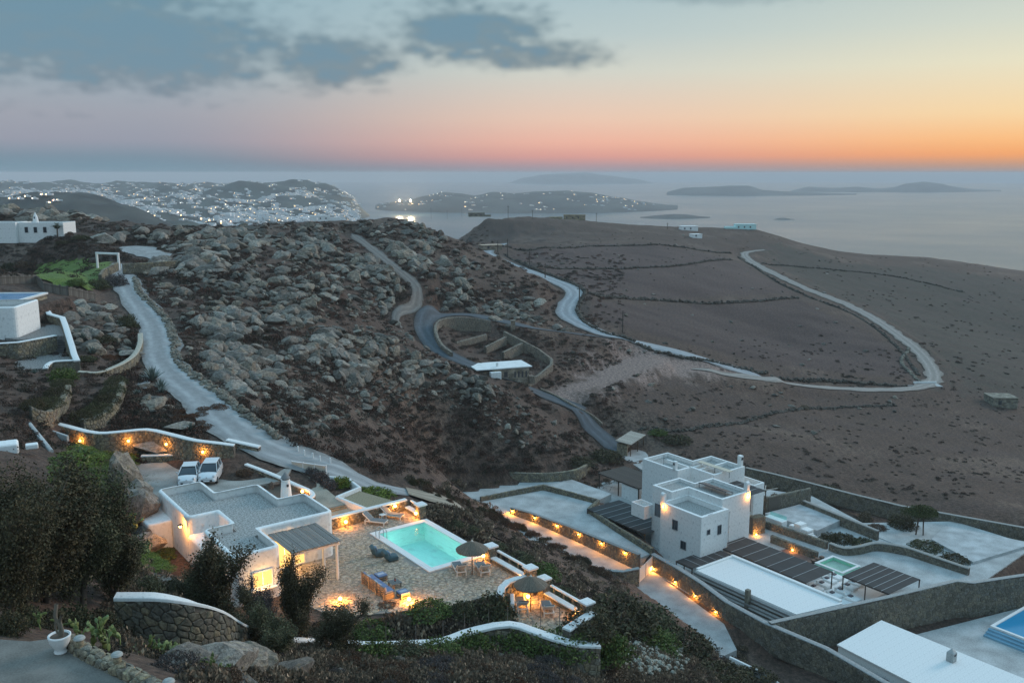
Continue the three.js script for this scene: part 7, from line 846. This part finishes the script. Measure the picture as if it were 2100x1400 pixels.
function shrub(px, py, w, label, mat, kind = 0, tall = 1, name = 'shrub', h = null, group) { const p = h === null ? G(px, py) : onY(px, py, h), q = proj(...p), r = w / 2 * q[2] / FOC, o = thing(name, label, name === 'cushion_plant' ? 'plant' : 'shrub', p, px, group); o.scale.set(r, r * tall, r); part('foliage', kind === 3 ? cushionGeo : shrubGeo[kind], mat, o); part('stem', stems, barkM, o); return o; }
[[1010, 1268, 95, 'feathery dark shrub at the terrace corner below the upper umbrella', LM.olive, 2, 0.85], [950, 1262, 60, 'open feathery shrub beside the round lamp-lit shrub', LM.olive, 2, 0.8], [880, 1258, 95, 'round low shrub lit orange by the ground lamp', LM.green, 1, 0.62], [795, 1245, 48, 'small flat shrub behind the pallet sofa', LM.brown, 1, 0.5], [760, 1300, 90, 'olive shrub inside the curving boundary wall', LM.green, 1, 0.7], [1268, 1292, 175, 'broad dark shrub on the slope below the slatted gate', LM.dark, 0, 0.75], [1205, 1300, 120, 'dark shrub between lower terrace and lane', LM.dark, 0, 0.8], [1330, 1300, 130, 'dark shrub overhanging the lane edge', LM.olive, 0, 0.85], [1100, 1330, 95, 'glossy green shrub against the boundary wall below the lower umbrella', LM.green, 0, 0.85], [1035, 1330, 100, 'glossy green shrub in the middle of the row along the boundary wall', LM.green, 2, 0.75], [1165, 1335, 110, 'dark green shrub at the end of the boundary wall', LM.green, 0, 0.8], [1240, 1345, 120, 'large green shrub downhill from the end wall', LM.green, 2, 0.7], [1400, 1335, 130, 'dark shrub on the lane bank', LM.dark, 1, 0.75], [1340, 1330, 110, 'green shrub above the pale rubble heap', LM.green, 0, 0.7], [970, 1335, 85, 'leafy green shrub below the white wall cap', LM.green, 2, 0.75], [900, 1345, 95, 'leafy green shrub in the row along the boundary wall', LM.green, 0, 0.7], [830, 1352, 95, 'dense green shrub where the wall cap begins', LM.olive, 0, 0.75], [770, 1355, 90, 'green shrub beside the dark tree group', LM.green, 2, 0.7], [710, 1345, 80, 'dark shrub next to the tree group', LM.dark, 0, 0.9], [1480, 1395, 120, 'dark bank shrub near the white kerb', LM.dark, 1, 0.6], [1550, 1400, 100, 'dark bank shrub at the bottom of the lane', LM.dark, 1, 0.6],
  [262, 672, 42, 'round dark green bush where the gravel road bends', LM.olive, 0, 1.3], [235, 585, 52, 'silver-leaved bush at the edge of the lawn', LM.grey, 0, 0.9], [200, 592, 50, 'dark bush behind the reed fence', LM.olive, 0, 0.8], [155, 585, 40, 'green bush in front of the lawn', LM.green, 0, 0.7], [60, 548, 60, 'dry brown bush left of the lawn', LM.brown, 1, 0.6], [28, 552, 60, 'dark dry bush beside the lawn slope', LM.dark, 1, 0.6], [130, 500, 32, 'dark bush below the long white house', LM.dark, 1, 0.6], [165, 490, 36, 'grey bush beside the long white house', LM.olive, 1, 0.6], [205, 700, 60, 'dark spreading bush in the rock garden', LM.dark, 1, 0.5], [175, 740, 45, 'olive bush in the rock garden', LM.olive, 1, 0.6], [222, 738, 30, 'russet hanging bush on the curved golden wall', LM.russet, 3, 0.9], [245, 735, 26, 'small russet bush on the curved golden wall', LM.russet, 3, 0.9], [128, 778, 62, 'dark green clipped bush at the end of the lower gravel terrace', LM.green, 0, 0.75],
  [700, 996, 45, 'yellow-green grassy bush beside the sliding gate', LM.bright, 2, 0.7], [765, 1018, 85, 'bright yellow-green shrub on the lawn bed', LM.bright, 1, 0.45], [740, 1012, 60, 'bright green shrub at the white bed wall', LM.bright, 1, 0.45], [655, 985, 40, 'grey lavender bush in the drive border, nearest the gate', LM.grey, 2, 0.8], [675, 1000, 36, 'grey lavender bush in the middle of the drive border', LM.grey, 2, 0.8], [640, 972, 34, 'grey lavender bush at the gate wheel', LM.grey, 2, 0.7], [500, 972, 34, 'brown bush at the far end of the planter bed', LM.brown, 1, 0.8], [960, 1090, 48, 'dark shrub beyond the pool edge', LM.olive, 1, 0.6], [930, 1080, 44, 'olive shrub beside the flat white stone', LM.olive, 1, 0.7], [1010, 1125, 60, 'olive shrub beyond the pool pillar', LM.olive, 1, 0.55], [1060, 1150, 70, 'dark shrub behind the long white bench', LM.olive, 1, 0.55], [1110, 1185, 80, 'dark green shrub on the slope behind the lower bench', LM.green, 0, 0.7], [1150, 1230, 70, 'dark shrub beside the lower pillar', LM.olive, 0, 0.7],
  [1590, 1030, 26, 'dry pampas-like bush behind the white house', LM.dry, 2, 1.2], [1560, 985, 26, 'pale plumed grass behind the side wing', LM.dry, 2, 1.2], [1775, 1068, 30, 'pale plumed grass in the dark border', LM.dry, 2, 1.1], [1712, 1040, 24, 'pale dry tuft beside the roofless store', LM.dry, 2, 1], [1730, 1110, 55, 'dark shrub in the walled border', LM.dark, 1, 0.7], [1770, 1118, 50, 'olive shrub in the walled border', LM.olive, 1, 0.7], [1700, 1108, 40, 'dark shrub by the pale roof pad', LM.dark, 0, 0.8], [1850, 1080, 60, 'dark shrub under the small pine', LM.dark, 0, 0.8], [1900, 1125, 70, 'low dark shrub beside the pale pad', LM.olive, 1, 0.5], [1960, 1150, 60, 'dark shrub on the curving wall', LM.dark, 1, 0.5], [1820, 1050, 60, 'dark shrub along the boundary wall', LM.dark, 1, 0.6], [1690, 1010, 70, 'dark shrub along the boundary wall near the store', LM.dark, 1, 0.5], [1750, 1030, 70, 'dark bush strip along the boundary wall', LM.dark, 1, 0.5], [1800, 1085, 40, 'brown shrub in the dark border', LM.brown, 1, 0.6], [1690, 1293, 26, 'dark bush in the gap beside the flat-roofed house', LM.dark, 0, 0.9], [1840, 1272, 30, 'dark round bush below the big stone wall', LM.dark, 0, 0.9], [1350, 890, 40, 'green shrub beside the entrance pavilion', LM.green, 1, 0.6], [1390, 905, 60, 'dark shrub behind the entrance pavilion', LM.dark, 1, 0.5], [1650, 838, 18, 'lone golden bush in the foreground field', LM.dry, 0, 0.9], [1240, 940, 70, 'dark shrub below the asphalt road end', LM.dark, 1, 0.6], [1190, 950, 60, 'dark shrub at the corner of the hillside wall', LM.dark, 1, 0.5]].forEach(a => shrub(a[0], a[1], a[2], a[3], a[4], a[5], a[6], 'shrub', null, 'garden shrubs'));
[[40, 1282, 90], [95, 1285, 85], [150, 1284, 80], [205, 1290, 80], [250, 1296, 60], [15, 1300, 80], [300, 1215, 70], [350, 1212, 60], [395, 1222, 60]].forEach(([x, y, w], i) => shrub(x, y, w, ['dark shrub in the shade of the tree group by the rubble wall', 'dark shrub behind the white-capped rubble wall'][i > 5 ? 1 : 0], i % 2 ? LM.dark : LM.olive, i % 3, 0.9, 'shrub', null, i > 5 ? 'shrubs behind the rubble wall' : 'shrubs before the rubble wall'));
// hedges of mounded plants along the terraces, ground cover on the slopes
[[164, 872, 50, 'long'], [184, 868, 52, 'long'], [203, 856, 54, 'long'], [219, 839, 54, 'long'], [232, 818, 50, 'long'], [239, 798, 46, 'long'], [68, 848, 50, 'short'], [86, 852, 52, 'short'], [104, 844, 54, 'short'], [118, 824, 52, 'short'], [128, 804, 46, 'short']].forEach(([x, y, w, n], i) => shrub(x, y, w, 'mounded dark olive hedge plant of the ' + n + ' hedge on the dry-stone wall', i % 3 ? LM.olive : LM.dark, 3, 0.95, 'hedge_plant', null, n + ' hedge plants').position.y += 0.55);
{ const R = rng(91); for (let i = 0; i < 90; i++) { const x = 105 + R() * 150, y = 915 + R() * 95; if (y > 945 + (x - 105) * 0.45 + 40) continue; shrub(x, y, 44 + R() * 34, 'bright green ice-plant mat covering the slope above the standing rocks', R() < 0.7 ? LM.bright : LM.green, 1, 0.3, 'ground_cover_plant', null, 'green mats on the slope'); } for (let i = 0; i < 26; i++) shrub(240 + R() * 110, 1120 + R() * 50, 36 + R() * 26, 'green ground-cover mat in the garden below the annex', R() < 0.5 ? LM.green : LM.bright, 1, 0.35, 'ground_cover_plant', null, 'green mats below the annex'); for (let i = 0; i < 10; i++) shrub(280 + R() * 40, 975 + R() * 50, 30, 'green mat beside the parking court edge', LM.green, 1, 0.3, 'ground_cover_plant', null, 'green mats by the court');
  for (let i = 0; i < 18; i++) shrub(352 + R() * 110, 832 + R() * 60, 20 + R() * 16, 'russet cushion plant along the roadside bank', R() < 0.6 ? LM.russet : LM.brown, 3, 0.7, 'cushion_plant', null, 'roadside cushion plants');
  for (let i = 0; i < 34; i++) { const x = 600 + R() * 720, y = 1352 + R() * 60, k = R(); shrub(x, y, 34 + R() * 44, k < 0.5 ? 'grey-purple cushion plant on the foreground slope' : k < 0.88 ? 'brown cushion plant on the foreground slope' : 'russet cushion plant on the foreground slope', k < 0.5 ? LM.grey : k < 0.88 ? LM.brown : LM.russet, 3, 0.7, 'cushion_plant', null, k < 0.5 ? 'grey cushion plants' : k < 0.88 ? 'brown cushion plants' : 'russet cushion plants'); }
  shrub(362, 1378, 110, 'large grey-purple mound plant behind the kerb wall', LM.grey, 3, 0.8, 'cushion_plant', 10.4); shrub(452, 1400, 90, 'large brown mound plant among the foreground boulders', LM.brown, 3, 0.7, 'cushion_plant', 9.2);
  for (let i = 0; i < 70; i++) { const s = i / 70, x = 845 + s * 410 + (R() - 0.5) * 12, y = 985 + s * 195 + (R() - 0.5) * 14 + Math.sin(s * 9) * 4; shrub(x, y, 12 + R() * 14, 'dry brown bush in the overgrown edge of the lane', R() < 0.6 ? LM.brown : LM.dark, 2, 0.9, 'dry_bush', null, 'dry bushes on the lane edge'); }
}
// agaves and prickly pears
const bladeGeo = (() => { const L = []; for (let i = 0; i < 5; i++) L.push([i / 4, 0.09 * Math.sin(Math.PI * (0.25 + i / 4 * 0.75)), Math.sin(i / 4 * 1.5) * 0.2]); const pos = []; for (let i = 0; i < 4; i++) { const [a, w, y] = L[i], [b, w2_, y2] = L[i + 1]; pos.push(-w, y, a, w, y, a, -w2_, y2, b, w, y, a, w2_, y2, b, -w2_, y2, b, -w, y, a, 0, y - w * 0.6, a, -w2_, y2, b, w, y, a, w2_, y2, b, 0, y - w * 0.6, a); } const g = new THREE.BufferGeometry(); g.setAttribute('position', new THREE.Float32BufferAttribute(pos, 3)); g.computeVertexNormals(); return g; })();
const agaveM = new THREE.MeshStandardMaterial({ color: new THREE.Color(0.13, 0.165, 0.145), roughness: 0.6, side: THREE.DoubleSide });
function agave(px, py, w, label) { const p = G(px, py), q = proj(...p), r = w / 2 * q[2] / FOC, o = thing('agave', label, 'agave', [p[0], p[1] + 0.1, p[2]], 0, 'agaves'); o.scale.setScalar(r); const R = rng(px); for (let i = 0; i < 34; i++) { const b = part('leaf', bladeGeo, agaveM, o); b.rotation.order = 'YXZ'; b.rotation.set(-0.15 - 1.15 * (i / 34) - R() * 0.15, i * 2.4, 0); b.scale.setScalar(0.85 + R() * 0.25); } }
agave(312, 782, 62, 'large blue-green agave at the fork of the gravel road'); agave(330, 800, 44, 'agave growing against the large one at the road fork'); agave(280, 812, 28, 'small agave on the terrace beside the road fork'); agave(332, 808, 30, 'agave in front of the tan striped boulder'); agave(390, 885, 38, 'grey agave below the roadside lamp'); agave(170, 700, 36, 'agave in the rock garden under the zigzag wall'); agave(190, 728, 34, 'agave beside the olive bush in the rock garden'); agave(70, 768, 22, 'yellowish agave on the lower gravel terrace');
const padG = new THREE.SphereGeometry(0.5, 12, 8).scale(0.62, 1, 0.16).translate(0, 0.48, 0), padM = [[0.15, 0.19, 0.055], [0.19, 0.22, 0.07], [0.12, 0.165, 0.06]].map(c => std(...c, { roughness: 0.65 }));
function prickly(px, py, h, s, n, label) { const p = h === null ? G(px, py) : onY(px, py, h), o = thing('prickly_pear', label, 'cactus', p, 0, 'prickly pears'), R = rng(px + py); const grow = (at, q, lvl) => { const m = part('pad', padG, padM[Math.floor(R() * 3)], o); m.position.copy(at); m.quaternion.copy(q); const k = s * (1 - lvl * 0.14); m.scale.setScalar(k); if (lvl < 3) for (let i = 0; i < (lvl ? 1 + Math.floor(R() * 2) : 2); i++) { const e = new THREE.Quaternion().setFromEuler(new THREE.Euler((R() - 0.5) * 1.2, (R() - 0.5) * 2, (R() - 0.5) * 1.7)); const top = new THREE.Vector3((R() - 0.5) * 0.3, 0.9, 0).multiplyScalar(k).applyQuaternion(q).add(at); grow(top, q.clone().multiply(e), lvl + 1); } }; for (let i = 0; i < n; i++) grow(new THREE.Vector3((R() - 0.5) * s * 3, -0.05, (R() - 0.5) * s * 2), new THREE.Quaternion().setFromEuler(new THREE.Euler((R() - 0.5) * 0.6, R() * 3, (R() - 0.5) * 0.9)), 0); }
prickly(180, 1318, 11.6, 0.34, 5, 'sprawling prickly pear behind the white urn'); prickly(215, 1328, 11.2, 0.3, 4, 'prickly pear reaching over the kerb wall'); prickly(100, 1296, 12, 0.28, 2, 'small prickly pear beside the urn'); prickly(315, 1345, 8.6, 0.3, 4, 'pale prickly pear in front of the rubble wall'); prickly(352, 1350, 8.4, 0.28, 4, 'prickly pear near the foreground boulder'); prickly(412, 1380, 9.4, 0.28, 3, 'prickly pear against the flat-topped boulder'); prickly(455, 1390, 8.8, 0.28, 4, 'spiky prickly pear among the foreground boulders'); prickly(260, 1085, null, 0.45, 5, 'prickly pear under the blue-grey split rock'); prickly(294, 1140, null, 0.4, 3, 'single bright prickly pear on the green mat'); prickly(160, 940, null, 0.45, 5, 'bright prickly pear thicket on the green slope'); prickly(180, 955, null, 0.4, 4, 'small prickly pear at the edge of the green slope');
// palms and the small pine
function palm(px, py, h, label) { const p = G(px, py), o = thing('palm', label, 'palm', p, 0, 'young palms'), R = rng(px); part('trunk', cyl(0.22, 0.16, h * 0.6, 0, -0.1, 0, 8), barkM, o); for (let i = 0; i < 16; i++) { const f = []; for (let k = 0; k < 9; k++) { const s = k / 9; for (const e of [-1, 1]) { const g = new THREE.PlaneGeometry(0.07, 0.6 * (1 - s * 0.5)).translate(0, 0.3 * (1 - s * 0.5), 0).rotateZ(e * 1.0).translate(0, 0, 0); g.rotateX(1.2); f.push(g.translate(0, Math.sin(s * 2.2) * 0.4, s * 1.7)); } } const b = part('frond', merge(f), LM.oliveFlat || (LM.oliveFlat = new THREE.MeshStandardMaterial({ color: new THREE.Color(0.06, 0.075, 0.04), side: THREE.DoubleSide })), o, [0, h * 0.58, 0]); b.rotation.order = 'YXZ'; b.rotation.set(-0.1 - R() * 0.9, i * 2.4, 0); } }
palm(14, 490, 4.0, 'young palm at the corner of the long white house wing'); palm(118, 490, 4.2, 'young palm beside the windows of the long white house');
{ const p = G(1885, 1098), o = thing('pine_tree', 'small umbrella-shaped pine in the dark border', 'tree', p); part('trunk', merge([bar([-0.5, -0.2, 0], [-0.2, 3.4, 0], 0.12), bar([0.6, -0.2, 0.2], [0.5, 3.2, 0], 0.1), bar([-0.2, 3.2, 0], [0.9, 4.2, 0], 0.07)]), barkM, o); part('crown', leafCloud(4200, 0.2, r => { const a = r() * 6.28, q = Math.sqrt(r()) * 2.2, t = Math.floor(r() * 5); return [Math.cos(a) * q + Math.sin(t * 2.2) * 0.8, 3.6 + (1 - q / 3) * r() * 1.5 + n2(q * 2 + t, a) * 0.3, Math.sin(a) * q * 0.8 + Math.cos(t * 2.2) * 0.6]; }, 88, vary()), leafMat(0.075, 0.09, 0.03), o); }
// low scrub over hill, slopes and fields: too many to count
{
  const tuft = [leafCloud(150, 0.2, dome(1, 0.6, 0.4), 71, vary(0.5, 1.5), 0.7), leafCloud(130, 0.22, dome(1, 0.45, 0.4), 72, vary(0.45, 1.6), 0.8), leafCloud(90, 0.34, dome(1, 0.9, 0.5), 73, vary(0.5, 1.5), 1.6)];
  const R = rng(555), kinds = [[], [], [], []];
  const mats = [leafMat(0.105, 0.074, 0.058), leafMat(0.068, 0.060, 0.042), leafMat(0.12, 0.066, 0.048), leafMat(0.26, 0.21, 0.15)];
  const drop = (px, py, s, pick) => { const g = ground(px, py); if (!g || g[1] < SEA || onPad(g[0], g[2], 0.3) || roadDist(g[0], g[2]) < 0.5) return; kinds[pick].push([g, s, proj(...g)[2]]); };
  for (let i = 0; i < 13000; i++) { const px = 230 + R() * 1050, py = 452 + R() * 520; if (px > 1000 && py < 520) continue; const m = fbm(n2b, px * 0.012, py * 0.018, 3); if (R() > 0.55 + m) continue; const k = R(); drop(px, py, 0.35 + R() * 0.6 + (py < 620 ? 0.3 : 0), k < 0.5 ? 0 : k < 0.8 ? 1 : 2); }
  for (let i = 0; i < 6500; i++) { const px = 1150 + R() * 950, py = 470 + R() * 560, m = fbm(n2, px * 0.01, py * 0.03, 3); if (fieldPolys.some(P => { const g = onY(px, py, -22); return inPoly(P, g[0], g[2]); }) && R() < 0.9) continue; if (R() > 0.32 + m * 1.2) continue; drop(px, py, (0.2 + R() * 0.45) * (px > 1650 && py < 800 ? 1.5 : 1), R() < 0.6 ? 1 : 0); }
  for (let i = 0; i < 2600; i++) { const px = 780 + R() * 520, py = 985 + R() * 330; drop(px, py, 0.25 + R() * 0.5, R() < 0.4 ? 3 : R() < 0.5 ? 0 : 1); }
  for (let i = 0; i < 3600; i++) { const px = 380 + R() * 1150, py = 1330 + R() * 72; drop(px, py, 0.18 + R() * 0.34, R() < 0.55 ? 3 : R() < 0.6 ? 0 : 1); }
  for (let i = 0; i < 1500; i++) drop(R() * 480, 440 + R() * 130, 0.4 + R() * 0.8, R() < 0.5 ? 1 : 0); for (let i = 0; i < 1500; i++) drop(R() * 420, 620 + R() * 300, 0.2 + R() * 0.45, R() < 0.5 ? 1 : 0); for (let i = 0; i < 1200; i++) drop(200 + R() * 520, 1090 + R() * 260, 0.15 + R() * 0.35, R() < 0.5 ? 1 : 3);
  const d = new THREE.Object3D(); kinds.forEach((l, k) => { const m = shade(new THREE.InstancedMesh(tuft[k === 3 ? 2 : k % 2], mats[k], l.length)); m.name = numbered('low_scrub'); m.userData = { kind: 'stuff', label: ['brown heath', 'dark olive heath', 'russet heath', 'dry straw grass'][k] + ' scattered over the hillside and slopes', category: 'scrub' }; l.forEach(([g, s], i) => { d.position.set(g[0], g[1] - s * 0.05, g[2]); d.rotation.set(0, R() * 6.28, 0); d.scale.set(s, s * (0.7 + R() * 0.6), s); d.updateMatrix(); m.setMatrixAt(i, d.matrix); const t = 0.7 + R() * 0.6; m.setColorAt(i, new THREE.Color(t, t, t)); }); scene.add(m); });
}
renderer.render(scene, camera);
